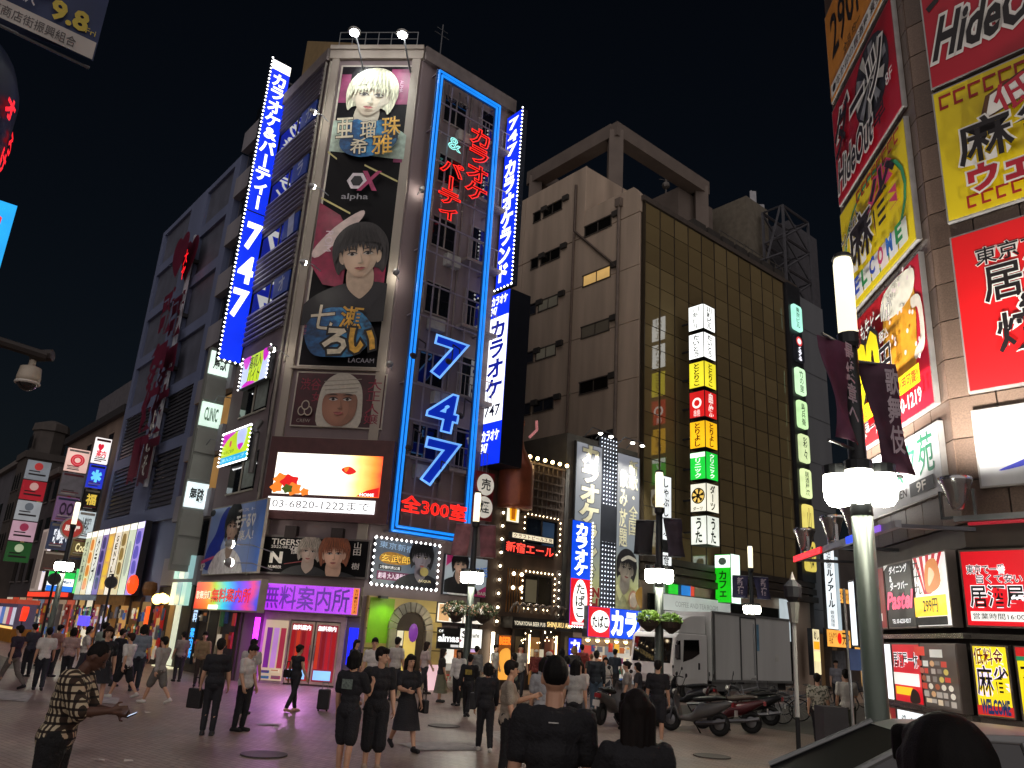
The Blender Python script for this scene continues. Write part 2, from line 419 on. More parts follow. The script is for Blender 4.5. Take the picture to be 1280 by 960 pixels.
    S.P(q([(-.12,-.31),(-.03,-.29),(0,-.298),(.03,-.29),(.12,-.31),(0,-.318)]), M('#8a3c40', .5), 'printed_lip'); S.P(q([(-.1,-.315),(0,-.322),(.1,-.315),(0,-.36)]), M('#b0625e', .5), 'printed_lip')
    if style != 2:
        f = [(-.5,-.2),(-.53,.15),(-.42,.48),(-.15,.66),(.15,.66),(.42,.48),(.53,.15),(.5,-.2)]; n = 13
        for j in range(n):
            x = .42 - .84*j/(n-1); f += [(x+.03, .2 - .25*abs(x) + .05*rn.random()), (x, (-.02 if j % 2 else .06) - .45*abs(x)**1.5 + .08*rn.random())]
        S.P(q(f), hr, 'printed_fringe', False)
        for j in range(22):
            a = -1.25 + 2.5*j/21; r0, r1 = .3+.1*rn.random(), .6+.05*rn.random(); b = a + rn.uniform(-.1,.1)
            S.P(q([(.85*r1*math.sin(b*.45), .05+r1*math.cos(b*.45)), (.95*r0*math.sin(a)*1.3+.015, .12+.4*r0*math.cos(a)), (.95*r0*math.sin(a)*1.3-.012, .1+.4*r0*math.cos(a))]), hr2 if j % 2 else hr3, 'printed_strand', False)
# ================================================================ ground
def ground_mat():
    m = bpy.data.materials.new('paving'); m.use_nodes = True
    n = m.node_tree.nodes; l = m.node_tree.links; b = n['Principled BSDF']
    tc = n.new('ShaderNodeTexCoord'); mp = n.new('ShaderNodeMapping'); mp.inputs['Rotation'].default_value = (0, 0, rad(40))
    l.new(tc.outputs['Object'], mp.inputs[0])
    br = n.new('ShaderNodeTexBrick'); br.inputs['Scale'].default_value = 1; br.inputs['Brick Width'].default_value = .22; br.inputs['Row Height'].default_value = .11
    br.inputs['Mortar Size'].default_value = .006; br.inputs['Color1'].default_value = (*lin('#9c867c'), 1); br.inputs['Color2'].default_value = (*lin('#ae988c'), 1)
    br.inputs['Mortar'].default_value = (*lin('#463e3b'), 1)
    l.new(mp.outputs[0], br.inputs['Vector'])
    nz = n.new('ShaderNodeTexNoise'); nz.inputs['Scale'].default_value = .6; nz.inputs['Detail'].default_value = 6; l.new(tc.outputs['Object'], nz.inputs['Vector'])
    mx = n.new('ShaderNodeMix'); mx.data_type = 'RGBA'; mx.blend_type = 'MULTIPLY'; mx.inputs[0].default_value = 1
    cr = n.new('ShaderNodeValToRGB'); cr.color_ramp.elements[0].position = .35; cr.color_ramp.elements[0].color = (.55,.53,.52,1); cr.color_ramp.elements[1].position = .65
    l.new(nz.outputs['Fac'], cr.inputs[0]); l.new(br.outputs['Color'], mx.inputs[6]); l.new(cr.outputs[0], mx.inputs[7]); l.new(mx.outputs[2], b.inputs['Base Color'])
    b.inputs['Roughness'].default_value = .5
    r2 = n.new('ShaderNodeMapRange'); r2.inputs['To Min'].default_value = .28; r2.inputs['To Max'].default_value = .62; l.new(nz.outputs['Fac'], r2.inputs['Value']); l.new(r2.outputs[0], b.inputs['Roughness'])
    # trodden gum, spilt drink stains and worn patches
    vo = n.new('ShaderNodeTexVoronoi'); vo.inputs['Scale'].default_value = 2.6; l.new(tc.outputs['Object'], vo.inputs['Vector'])
    gm = n.new('ShaderNodeMath'); gm.operation = 'LESS_THAN'; gm.inputs[1].default_value = .085; l.new(vo.outputs['Distance'], gm.inputs[0])
    m2 = n.new('ShaderNodeMix'); m2.data_type = 'RGBA'; m2.inputs[7].default_value = (.035,.032,.03,1); g5 = n.new('ShaderNodeMath'); g5.operation = 'MULTIPLY'; g5.inputs[1].default_value = .6; l.new(gm.outputs[0], g5.inputs[0]); l.new(g5.outputs[0], m2.inputs[0]); l.new(mx.outputs[2], m2.inputs[6])
    n3 = n.new('ShaderNodeTexNoise'); n3.inputs['Scale'].default_value = 1.7; n3.inputs['Detail'].default_value = 8; n3.inputs['Roughness'].default_value = .7; l.new(tc.outputs['Object'], n3.inputs['Vector'])
    c3 = n.new('ShaderNodeValToRGB'); c3.color_ramp.elements[0].position = .5; c3.color_ramp.elements[0].color = (0,0,0,1); c3.color_ramp.elements[1].position = .68; l.new(n3.outputs['Fac'], c3.inputs[0])
    m3 = n.new('ShaderNodeMix'); m3.data_type = 'RGBA'; m3.inputs[7].default_value = (.26,.22,.2,1); g6 = n.new('ShaderNodeMath'); g6.operation = 'MULTIPLY'; g6.inputs[1].default_value = .55; l.new(c3.outputs[0], g6.inputs[0]); l.new(g6.outputs[0], m3.inputs[0]); l.new(m2.outputs[2], m3.inputs[6]); l.new(m3.outputs[2], b.inputs['Base Color'])
    bp = n.new('ShaderNodeBump'); bp.inputs['Strength'].default_value = .35; bp.inputs['Distance'].default_value = .01
    l.new(br.outputs['Fac'], bp.inputs['Height']); bp.invert = True; l.new(bp.outputs[0], b.inputs['Normal'])
    return m
G = MB(); G.add([(-400,-60,0),(400,-60,0),(400,700,0),(-400,700,0)], [(0,1,2,3)])
tag(G.build('ground', ground_mat()), kind='structure')
ASPH = M('#5f5c56', .62, 0, .22, 5, .5)
# road asphalt runs along both streets between the paved strips
def strip(F, u0, u1, d0, d1, z, name, mat):
    p = [F.pt(u0,z,d0), F.pt(u1,z,d0), F.pt(u1,z,d1), F.pt(u0,z,d1)]
    o = MB().add(p, [(0,3,2,1)]).build(name, mat); return tag(o, kind='structure')
strip(FN, 6, 120, 6.0, 14.5, .004, 'road_right_street', ASPH)
strip(FL, -120, -4, 5.0, 14.0, .008, 'road_left_street', ASPH)
MARK = M('#a9a6a0', .7, 0, .3, 6)
def marking(F, u0, u1, d0, d1, label):
    p = [F.pt(u0,.014,d0), F.pt(u1,.014,d0), F.pt(u1,.014,d1), F.pt(u0,.014,d1)]
    tag(MB().add(p, [(0,3,2,1)]).build('road_marking', MARK), kind='structure')
for quad in (((497,930),(592,926),(604,938),(522,939)), ((-60,856),(42,867),(34,878),(-80,868)), ((92,868),(150,873),(146,881),(98,877)), ((320,905),(350,905),(352,907),(322,907)), ((610,915),(640,914),(660,930),(626,932))):
    tag(MB().add([tuple(ground_at(*q)+Vector((0,0,.014))) for q in quad], [(0,3,2,1)]).build('road_marking', MARK), kind='structure')
for k, px in enumerate(((330,944),(555,908),(890,946))):
    p = ground_at(*px); o = thing('manhole_cover', ['round iron cover in the paving at lower left','round iron cover before the green doorway','round iron cover in the road before the scooters'][k], 'manhole cover', (p.x,p.y,.009), 0, 'iron covers in the paving')
    MB().lathe([(.36,0),(.36,.012),(.33,.014)],24).build('rim', M('#5a5450',.6,.3), o); cv = MB().lathe([(.31,.003),(.31,.012)],24).build('plate', M('#38342f',.5,.5,.3,9,.6), o)
for k in range(2):
    p = FN.pt(2.0+k*14,.006,5.2); o = thing('drain_grate', ['long iron drain grate before the tower','long iron drain grate before the truck'][k], 'drain', p, FN.rz)
    MB().box(0,0,0,3.5,.3,.006).build('frame', M('#1c1a18',.7), o)
    for j in range(35): MB().box(.03+j*.1,.02,.006,.08+j*.1,.28,.014).build('bar', M('#5a5652',.5,.6), o)
LIT = M('#cfcac2', .8)
for k, (x, y) in enumerate([(184,892),(160,953),(127,952),(345,911),(560,882),(1042,945)]):
    p = ground_at(x, y); a = random.random()*3
    o = MB().add([(-.06,-.04,0),(.07,-.03,0),(.05,.04,.012),(-.05,.05,.02)], [(0,1,2,3)]).build('litter_scrap', LIT)
    o.location = (p.x, p.y, .02); o.rotation_euler = (0,0,a)
    tag(o, ['crumpled white scrap of paper on the paving left of the case','white scrap of litter on the paving by the checked shirt','small pale litter scrap near the bottom left edge',
            'tiny pale scrap of litter behind the white shirted man','tiny litter scrap before the green doorway','pale scrap of litter beside the leaning pole'][k], 'litter', 'litter scraps on the paving')

def part(F, root, name, mb, mat, u=0, z=0, d=0, smooth=False, bevel=0, parent=None):
    o = mb.build(name, mat, None, smooth, bevel); o.parent = parent or root
    if parent is None:
        o.location = F.pt(u, z, d) - root.location; o.rotation_euler = (0, 0, F.rz)
    return o
def clutter(root, x0, x1, z0, z1, y, n, seed=1, lit_=.6, names=('poster','menu_card','shelf_goods')):
    """posters, cards and goods of a shop front, each a piece of its own"""
    rn = random.Random(seed); pal = ['#d8c8a8','#c83a30','#e8e4da','#3a5a98','#d8a838','#2c2a2a','#8a3a5a','#4a8a5a','#e0d0b8','#b86a38','#6a6a72']
    cols_ = max(2, int((x1-x0)/.34)); rows = max(1, n//cols_ + 1)
    for i in range(cols_):
        for j in range(rows):
            if rn.random() < .22: continue
            w_ = (x1-x0)/cols_; h_ = (z1-z0)/rows; a = x0+i*w_+rn.uniform(0,.15)*w_; b = z0+j*h_+rn.uniform(0,.2)*h_; ww = w_*rn.uniform(.5,.85); hh = h_*rn.uniform(.45,.85)
            c = rn.choice(pal); o = MB().box(a,y-.03-.05*rn.random(),b,a+ww,y,b+hh).build(rn.choice(names), E(c, lit_*rn.choice((.35,.6,1.0)), False) if rn.random() < .7 else M(c,.6), root)  # most pieces glow by themselves, standing in for shop lighting on them
            if rn.random() < .6: MB().box(a+ww*.1,y-.095,b+hh*.55,a+ww*.9,y-.085,b+hh*.8).build('print_band', E(rn.choice(pal), lit_*.7, False), o)
def footprint(*pts): return [(p.x, p.y) for p in pts]
def lamp_spot(loc, target, power, size=rad(70), color=(1,.95,.86), r=.08, blend=.7):
    ld = bpy.data.lights.new('flood', 'SPOT'); ld.energy = power; ld.spot_size = size; ld.spot_blend = blend; ld.color = color; ld.shadow_soft_size = r
    o = bpy.data.objects.new('flood_light_beam', ld); COL.objects.link(o); o.location = loc
    o.rotation_euler = (Vector(target) - Vector(loc)).to_track_quat('-Z', 'Y').to_euler(); return o
def flood(F, px, d, label, target=None, power=0, arm=.5, group='floodlights on the corner tower', glow=30, size=.11):
    """floodlight on a bracket: round housing, lit glass, arm back to the wall"""
    u, z = F.at(*px, d)
    t = F.thing('floodlight', label, 'floodlight', u, z, d, group)
    a = MB().lathe([(size*.55,.16),(size,.02),(size*1.1,-.02)], 10, (0,0,0), 'y'); a.build('housing', M('#9a9a98', .4, .5), t, True)
    MB().ball((0, -.0, -.0), size*.9, 6).build('lamp_glass', E('#fff6e6', glow), t, True)
    MB().path([(0,.1,0),(0,d*.5,.05),(0,d,-.1)], .02).build('arm', STEEL, t)
    if power: lamp_spot(F.pt(u, z, d+.15), target, power)
    return t

# ================================================================ corner tower (karaoke)
WALL = M('#77696a', .75, 0, .16, .7, .1, True)
CREAM = M('#988f84', .7, 0, .1, 1, 0, True)
tower = thing('karaoke_tower', 'tall pale corner tower with chamfered poster front and neon sign', 'building', (CL[0], CL[1], 0))
fp = footprint(FL.pt(0), FN.pt(0), FN.pt(5.2), FN.pt(5.2, 0, -14), FL.pt(-4.9, 0, -4), FL.pt(-4.9))
def tw(mb, name, mat): 
    o = mb.build(name, mat, tower); o.location = -tower.location; return o
tw(MB().prism(fp, 0, 26.0), 'wall', WALL)
part(FC, tower, 'parapet_band', MB().box(-.02, -.14, 0, 4.13, 0, .42), CREAM, 0, 25.55, .0)
part(FC, tower, 'parapet_band', MB().box(-.02, -.22, 0, 4.13, 0, .2), CREAM, 0, 25.99, .0)
part(FN, tower, 'parapet_band', MB().box(0, -.2, 0, 5.2, 0, .7), M('#6f6663', .75), 0, 25.5, .0)
part(FL, tower, 'parapet_band', MB().box(-4.9, -.2, 0, 0, 0, .6), M('#6f6663', .75), 0, 25.5, .0)
for u, wd in ((.12, .3), (3.66, .36)): part(FC, tower, 'pilaster', MB().box(0, -.12, 0, wd, 0, 21.6), CREAM, u, 3.95, 0)
for z in (11.22, 8.45): part(FC, tower, 'ledge', MB().box(0, -.16, 0, 3.5, 0, .1), CREAM, .3, z, 0)
rl = MB()
for k in range(7): rl.tube((.3+k*.58, 0, 0), (.3+k*.58, 0, .75), .02)
rl.tube((.3,0,.75),(3.8,0,.75),.02).tube((.3,0,.4),(3.8,0,.4),.015)
part(FC, tower, 'roof_railing', rl, STEEL, 0, 26.2, .1)
# left flank: ribbed metal siding between strips of window
SID = M('#8c8590', .45, .3, .12, 2)
slat = MB().box(0, -.11, 0, 4.1, -.04, .17).add([(0,-.16,.04),(4.1,-.16,.04),(4.1,-.11,.17),(0,-.11,.17)], [(0,1,2,3)]).mesh(SID)
for k, zc in enumerate((24.75, 22.05, 19.35, 16.6, 13.9)):
    for j in range(6):
        o = inst('siding_slat', slat, FL.pt(-4.55, zc - .75 + j*.25, 0) - tower.location, tower, (0,0,FL.rz))
BLUEB = M('#20409a', .45, 0, .15, 2)
for k, zc in enumerate((23.35, 20.6, 17.85, 15.15)):
    wdw = part(FL, tower, 'window', MB().box(0, -.02, 0, 3.9, 0, 1.0), glass_mat('#15171c'), -4.4, zc-.5, 0)
    MB().box(0,-.06,-.05,3.9,-.021,0).box(0,-.06,1.0,3.9,-.021,1.05).box(1.9,-.05,0,1.96,-.021,1.0).build('frame', M('#55565c', .5, .5), wdw)
    MB().box(2.35,-.09,.05,3.8,-.03,.95).build('blue_board', BLUEB, wdw)
    lettering(['カ','ラ','ー','オ'][k], 2.9, .2, 3.4, .85, -.1, bold=.03, rot=.15).build('lettering', M('#aab2c4', .5), wdw)
for zc in (10.6, 7.45):
    wdw = part(FL, tower, 'window', MB().box(0, -.02, 0, 2.6, 0, 1.5), glass_mat('#1b1d1e'), -3.6, zc-.75, 0)
    MB().box(0,-.07,-.06,2.6,-.021,0).box(0,-.07,1.5,2.6,-.021,1.56).box(1.28,-.06,0,1.34,-.021,1.5).build('frame', M('#a8a294', .6), wdw)
    MB().box(1.5,-.04,.1,2.5,-.022,1.4).build('blind', M('#8a948c', .7), wdw)
# pipes and ducts
part(FL, tower, 'drain_pipe', MB().tube((0,0,3.5),(0,0,25.8),.06), M('#7d7870', .6), -.18, 0, .1)
part(FL, tower, 'duct', MB().path([(0,0,9.3),(0,-.2,8.9),(.3,-.2,8.7),(.3,-.2,7.2)],.12,8), M('#6d6c6a', .5, .4), -1.0, 0, .12)
part(FC, tower, 'drain_pipe', MB().tube((0,0,11.5),(0,0,25.4),.05), M('#9b9486', .6), .06, 0, .1)
for u in (-.35,): part(FL, tower, 'cable', MB().path([(0,0,6.5),(.1,0,8),(-.1,0,10),(.05,0,12)],.02,4), BLK, u, 0, .1)
# roof house behind, yellowish concrete with a sloping top
rh = [FL.pt(-.6, 0, -1.2), FL.pt(-6.2, 0, -1.2), FL.pt(-6.2, 0, -6), FL.pt(-.6, 0, -6)]
V = [Vector((p.x,p.y,25.9)) for p in rh] + [Vector((rh[0].x,rh[0].y,27.6)), Vector((rh[1].x,rh[1].y,31.2)), Vector((rh[2].x,rh[2].y,31.2)), Vector((rh[3].x,rh[3].y,27.6))]
tw(MB().add(V, [(0,1,5,4),(1,2,6,5),(2,3,7,6),(3,0,4,7),(4,5,6,7)]), 'roof_house', M('#8a7550', .8, 0, .1))
part(FN, tower, 'roof_tank', MB().lathe([(.5,0),(.5,1.1),(.1,1.4)], 12), M('#4a4a4c', .6), 3.5, 26.0, -3)
part(FN, tower, 'aerial', MB().tube((0,0,0),(0,0,2.4),.03).tube((-.4,0,1.8),(.4,0,1.8),.015).tube((-.3,0,2.1),(.3,0,2.1),.015).ball((0,0,.5),.18), M('#55565a', .5, .4), 1.2, 26.2, -.6)
# right flank behind the neon sign: plain wall with balconies, windows and pipes
for fz in (23.2, 20.2, 17.2, 14.2, 11.2, 8.2):
    wdw = part(FN, tower, 'window', MB().box(0,-.02,0,1.2,0,1.3), glass_mat('#17181c'), 1.35, fz, 0)
    MB().box(-.05,-.06,-.06,1.25,-.021,0).box(-.05,-.06,1.3,1.25,-.021,1.36).box(.57,-.05,0,.63,-.021,1.3).build('frame', M('#857c78', .6), wdw)
    bal = part(FN, tower, 'balcony', MB().box(0,-.5,0,1.9,0,.14), M('#7d7270', .7), 2.85, fz-.3, 0)
    rr = MB()
    for k in range(10): rr.tube((.05+k*.2,-.47,.14),(.05+k*.2,-.47,1.0),.014,n=4)
    rr.tube((0,-.47,1.0),(1.9,-.47,1.0),.022,n=4); rr.build('railing', M('#a39a98', .5, .4), bal)
    wd2 = part(FN, tower, 'window', MB().box(0,-.02,0,.9,0,1.6), glass_mat('#15161a'), 3.3, fz, 0)
    MB().box(-.05,-.06,1.6,.95,-.021,1.66).box(-.05,-.06,0,0,-.021,1.6).box(.9,-.06,0,.95,-.021,1.6).build('frame', M('#857c78', .6), wd2)
    part(FN, tower, 'air_conditioner', MB().box(0,-.3,0,.7,0,.5).lathe([(.2,.31),(.2,.3)],12,(.35,0,.25),'y'), M('#9c9a95', .6), 2.0 if int(fz)%2 else 1.5, fz-.75, .01)
for u in (1.15, 2.72): part(FN, tower, 'drain_pipe', MB().tube((0,0,5.0),(0,0,25.6),.05), M('#6b605e', .6), u, 0, .08)

# ---- the long banner with two printed portraits on the corner
BG1 = ramp_mat([(0,'#0c090f'),(.35,'#060508'),(.7,'#08070b'),(1,'#120e16')], 0, 2, .25, 3); BG1.node_tree.nodes['Principled BSDF'].inputs['Specular IOR Level'].default_value = .15
uvp = (FC.at(427,82,.1)[0], 25.2, FC.at(518,84,.1)[0]+.02, 11.3)
S = Sign(FC, None, None, 'long dark banner with two portraits down the chamfered tower front', d=.02, depth=.08, cab=M('#b9b2a6', .6), face=BG1, name='portrait_banner', cat='banner', border=.08, uv=uvp)
PK = M('#7a2050', .5, 0, .3, 3); PK2 = M('#7c1238', .5, 0, .3, 3)
S.R(.7, .855, .975, .985, PK); S.R(.03, .86, .16, .965, PK); S.R(.86, .65, .975, .72, PK)
S.T('ALPHA', .76, .86, .95, .98, M('#c9a5bb', .5), vert=False, bold=0, rot=-PI/2, keep=True)
portrait(S, .47, .885, 2.0, '#d8cdb8', '#d9d8bd', '#9fb3a6', 0, -.12)
BLU = ramp_mat([(0,'#0b2a4c'),(.4,'#16588f'),(.6,'#2a86bd'),(1,'#0a1830')], 0, 0, 1.2, 9)
S.P([(.15,.72),(.3,.79),(.5,.775),(.7,.79),(.9,.735),(.82,.69),(.6,.665),(.4,.66),(.2,.68)], BLU, 'printed_splash')
GOLD = M('#d9a63a', .5, 0, .35, 5); PALE = M('#d2c8b0', .5, 0, .2, 5); INK = M('#0d0c0e', .5)
for st, x0, z0, x1, z1, mt in (('亜',.08,.725,.3,.795,PALE),('瑠',.4,.725,.6,.785,PALE),('珠',.68,.735,.92,.8,GOLD),('希',.3,.668,.52,.722,PALE),('雅',.58,.668,.84,.735,GOLD)):
    S.T(st, x0, z0, x1, z1, mt, bold=.03, edge=INK, ew=.07, rot=.08)
GL = M('#b7ad74', .4, .4)
S.P([(.02,.676),(.15,.652),(.15,.646),(.02,.67)], GL, 'printed_line', False); S.P([(.52,.632),(.97,.578),(.97,.572),(.52,.626)], GL, 'printed_line', False)
S.P([(.02,.52),(.42,.47),(.42,.464),(.02,.514)], GL, 'printed_line', False)
# hexagon and x emblem
cx, cz = .45, .575
hx = [(cx + .13*math.cos(PI/3*i)*1.0, cz + .13*S.w/S.h*math.sin(PI/3*i)) for i in range(6)]
S.P(hx, M('#cfc6cc', .5), 'emblem_hexagon', False)
S.P([(cx+(x-cx)*.62, cz+(z-cz)*.62) for x, z in hx], M('#16151b', .5), 'emblem_hexagon_hole', False)
S.T('X', .5, .545, .72, .606, M('#a02a5c', .5, 0, .3, 4), bold=.03, shear=.15)
S.T('alpha', .28, .508, .62, .532, M('#8c8a90', .5), bold=.01)
S.P([(.02,.3),(.02,.5),(.3,.46),(.45,.4),(.45,.23),(.2,.24)], PK2, 'printed_panel', False)
S.P([(.02,.345),(.25,.42),(.55,.475),(.6,.46),(.45,.41),(.1,.325)], M('#cbb7b2', .5), 'printed_arm')
S.P([(.8,.3),(.95,.34),(.95,.25),(.85,.22)], PK2, 'printed_panel', False)
S.T('ROM', .06, .3, .34, .45, M('#d6c4cc', .5), bold=0, rot=-PI/2, keep=True)
portrait(S, .62, .335, 2.0, '#d5bba2', '#1d1616', '#121015', 0, .1)
S.P([(.08,.1),(.25,.155),(.5,.165),(.75,.15),(.92,.09),(.75,.03),(.45,.02),(.2,.03)], BLU, 'printed_splash')
for st, x0, z0, x1, z1, mt in (('七',.14,.1,.42,.17,PALE),('瀬',.5,.105,.76,.168,GOLD),('ろ',.34,.03,.6,.1,PALE),('い',.64,.035,.94,.1,GOLD)):
    S.T(st, x0, z0, x1, z1, mt, bold=.04, edge=INK, ew=.07, rot=-.05)
S.T('AURA', .03, .04, .16, .15, M('#9c4a5e', .5), bold=0, rot=-PI/2, keep=True); S.T('LACAAM', .66, .005, .96, .018, M('#8c8890', .5), bold=0)
# ---- lower poster with the bandaged head
S = Sign(FC, (372,464), (477,537), 'dark red poster of a bandaged head below the long banner', d=.02, depth=.08, cab=M('#a8a094', .6), face=M('#3a0e16', .5, 0, .5, 2.5), name='poster', cat='poster', border=.05)
RT = M('#7c1630', .5)
S.T('渋谷', .06, .66, .28, .88, RT, bold=.02); S.T('女', .2, .45, .3, .63, RT, bold=.02); S.T('大\n正', .8, .5, .95, .9, RT, bold=.01); S.T('人\n嬢', .8, .08, .95, .45, RT, bold=.01)
portrait(S, .52, .5, 1.7, '#9c6d55', '#222222', '#222222', 2)
for dx, dz in ((-.035,0),(.035,0),(0,.1)):
    S.O(.155+dx, .27+dz, .045, .09, M('#b0a493', .5), 'emblem_ring'); S.O(.155+dx, .27+dz, .034, .068, M('#34101a', .5), 'emblem_ring_hole')
S.T('CREW', .08, .06, .23, .12, M('#8d8278', .5), bold=0)
# ---- video screen in its maroon housing
S = Sign(FC, (340,545), (483,655), 'bright video screen with orange blooms in a maroon housing on tower', d=.02, depth=.3, cab=M('#4c2a2a', .6), name='video_screen', cat='screen')
SCRW = ramp_mat([(0,'#fff6e8'),(.35,'#fffbf2'),(.62,'#fff6d8'),(.78,'#ffcf70'),(.92,'#ff8a28'),(1,'#f03a14')], 3.0, 0, .25, 2.0)
S.R(.07, .3, .92, .8, SCRW, 'screen')
OR = E('#f08028', 1.3); RD = E('#d81818', 1.3)
for (x, z, r, c) in ((.13,.47,.05,OR),(.2,.44,.06,RD),(.24,.36,.05,OR),(.1,.37,.04,OR),(.19,.36,.035,E('#5a7020',.6)),(.33,.33,.03,OR)): S.P([(x+r*math.cos(a)*(1+.35*(k%2)), z+r*1.25*math.sin(a)*(1+.35*(k%2))) for k, a in enumerate([i*PI/5 for i in range(10)])], c, 'screen_bloom')
S.P([(.6,.62),(.66,.66),(.72,.6),(.66,.56)], RD, 'screen_petal'); S.P([(.62,.64),(.66,.65),(.64,.59)], OR, 'screen_petal')
S.P([(.74,.305),(.82,.38),(.915,.42),(.915,.305)], E('#d81010', 1.6), 'screen_corner', False); S.T('HOME', .77, .31, .88, .345, W5, bold=.02)
S.R(.05, .1, .9, .26, E('#ffffff', 2.4), 'message_strip'); S.T('03-6820-1222まで', .09, .13, .86, .235, M('#8f8f93', .5), bold=0)
for u in (.18, .78): part(FC, tower, 'loudspeaker', MB().box(0,-.3,0,.42,0,.42), M('#2b211f', .7), .6 + u*2.8, 4.85, .02)
# ---- black sponsor board with two men
S = Sign(FC, (328,668), (458,724), 'black board with blond man portrait and white emblem below the screen', d=.02, depth=.22, cab=M('#5d5653', .5), face=M('#0a090b', .7, 0, .1, 3, 0, False, .15), border=.06)
WH = M('#d9d4ca', .5); 
S.T('TIGERSW', .1, .76, .44, .91, WH, bold=.015); S.T('2022.08.21', .1, .67, .3, .74, WH, bold=.01); S.T('優勝', .28, .54, .48, .73, WH, bold=.03)
S.T('N', .11, .3, .21, .56, WH, bold=.05); S.T('NUMBER', .1, .15, .22, .22, WH, bold=.02); S.P([(.24,.28),(.45,.4),(.45,.37),(.24,.26)], M('#7c1c24', .5), 'printed_stroke', False)
portrait(S, .46, .62, .8, '#bda99a', '#a59b8d', '#101014', 0, -.05); portrait(S, .7, .58, 1.0, '#dcb49a', '#8a4a26', '#0e0d12', 0, .04)
S.T('山田 樹', .88, .2, .95, .9, WH, vert=True, bold=.01)
# ---- purple board
PUR = ramp_mat([(0,'#b81cf4'),(.3,'#c838fa'),(.42,'#8a14d0'),(.5,'#e878ff'),(.58,'#b828f4'),(.7,'#7810c0'),(1,'#d048ff')], 1.25, 0, 4.0, 55)
S = Sign(FC, (318,726), (448,771), 'glowing mottled purple board with dark characters over the tower entrance', d=.02, depth=.3, cab=M('#6d6258', .5), face=PUR, border=.05)
S.R(.93, .06, .985, .94, E('#e8803a', 1.2), 'orange_strip')
S.T('無料案内所', .1, .12, .9, .9, ramp_mat([(0,'#4a0c98'),(.4,'#6a14b4'),(.5,'#a030e0'),(.6,'#4a0c98'),(1,'#38087c')], .9, 0, 4.0, 60), bold=.04)
S.T('SHIBUYA', .945, .1, .975, .9, M('#a04a10', .5), vert=True, bold=.01)
# ---- left flank signs
RAIN = ramp_mat([(0,'#e01818'),(.2,'#f07818'),(.34,'#a8d020'),(.5,'#20c8d8'),(.66,'#3048e8'),(.8,'#a02ad8'),(.9,'#e02878'),(1,'#2030d0')], 1.5, 0, .25, 2)
S = Sign(FL, (247,726), (321,766), 'rainbow lit board with red characters beside the purple board', d=.02, depth=.25, cab=M('#8a8072', .5), face=RAIN, border=.06)
S.T('歌舞伎町', .03, .38, .28, .66, E('#ffe9c8', 1.6), bold=.03, edge=M('#7a2a08', .5), ew=.05); S.T('無料案内所', .3, .3, .88, .72, E('#e81c1c', 1.8), bold=.03, edge=M('#320510', .5), ew=.05)
SKY = ramp_mat([(0,'#7f9ad0'),(.5,'#a8bfe6'),(1,'#3a66b8')], 0, 0, .3, 1.5)
S = Sign(FL, (266,636), (321,716), 'blue poster of dark haired man under two white lamps on tower flank', d=.05, depth=.1, cab=M('#9c9488', .5), face=SKY, border=.05, name='poster', cat='poster')
S.P([(.02,.1),(.05,.4),(.16,.6),(.22,.85),(.32,.97),(.4,.9),(.36,.6),(.3,.4),(.3,.1)], M('#1838b0', .5), 'printed_shadow')
portrait(S, .48, .66, 1.3, '#c6a894', '#18151a', '#e8e6e4', 0, -.1)
S.T('モテる♡', .6, .62, .93, .79, WH, bold=.04); S.T('楽人!', .68, .44, .93, .58, WH, bold=.04); S.T('ホスト', .62, .84, .9, .88, WH, bold=.02); S.T('SP', .07, .06, .15, .16, WH, bold=.02)
S.P([(.06,.2),(.3,.26),(.3,.22),(.06,.15)], M('#c83a78', .5), 'printed_stroke', False); S.O(.14,.9,.05,.05,M('#101014', .5))
FS = S
for k, (px) in enumerate(((288,680),(287,703))):
    flood(FL, px, 1.5, ['upper','lower'][k] + ' white lamp on long arm before the blue poster', FL.pt(-2.9, 5.4, .1), 200, 1.2, glow=60, size=.16)
LIME = E('#b8d42a', 1.3); MAG = E('#c828b8', 1.3); LAV = E('#b9c4f0', 1.4); WB = E('#ffffff', 5, False)
S = Sign(FL, (302,462), (351,500), 'lime and magenta lit board with black characters, upper on tower flank', d=.1, depth=.2, uv=(-3.35, 12.3, -.72, 10.95), face=LAV)
S.P([(.25,.03),(.3,.97),(.8,.97),(.72,.03)], LIME, 'printed_panel', False); S.P([(.02,.97),(.3,.97),(.2,.6),(.08,.7)], MAG, 'printed_swirl'); S.P([(.98,.97),(.75,.97),(.82,.6),(.93,.68)], MAG, 'printed_swirl'); S.P([(.1,.03),(.6,.03),(.3,.16)], MAG, 'printed_swirl')
S.T('高収入\nバイト', .28, .1, .74, .93, M('#101008', .5), bold=.03); S.rim(WB, .16, .04, 'lr')
S = Sign(FL, None, None, 'lime, magenta and cyan lit board with small white bulbs, lower on tower flank', d=.1, depth=.2, uv=(-4.1, 9.15, -1.35, 7.85), face=LIME)
S.R(.02,.03,.98,.24,E('#28a8d8',1.3)); S.P([(.02,.97),(.45,.97),(.2,.8),(.02,.6)], MAG, 'printed_swirl'); S.P([(.55,.97),(.85,.97),(.82,.5),(.7,.36),(.58,.5)], LAV, 'printed_drop'); S.P([(.6,.52),(.8,.52),(.7,.33)], MAG, 'printed_drop')
S.O(.33,.62,.04,.11,E('#c85060',1.2)); S.T('いちごなび', .15, .32, .5, .43, M('#4a5a10', .5), bold=.01); S.T('体入ショップ', .1, .07, .9, .19, E('#bfe8f8',1.4), bold=.0); S.rim(WB, .16, .04)

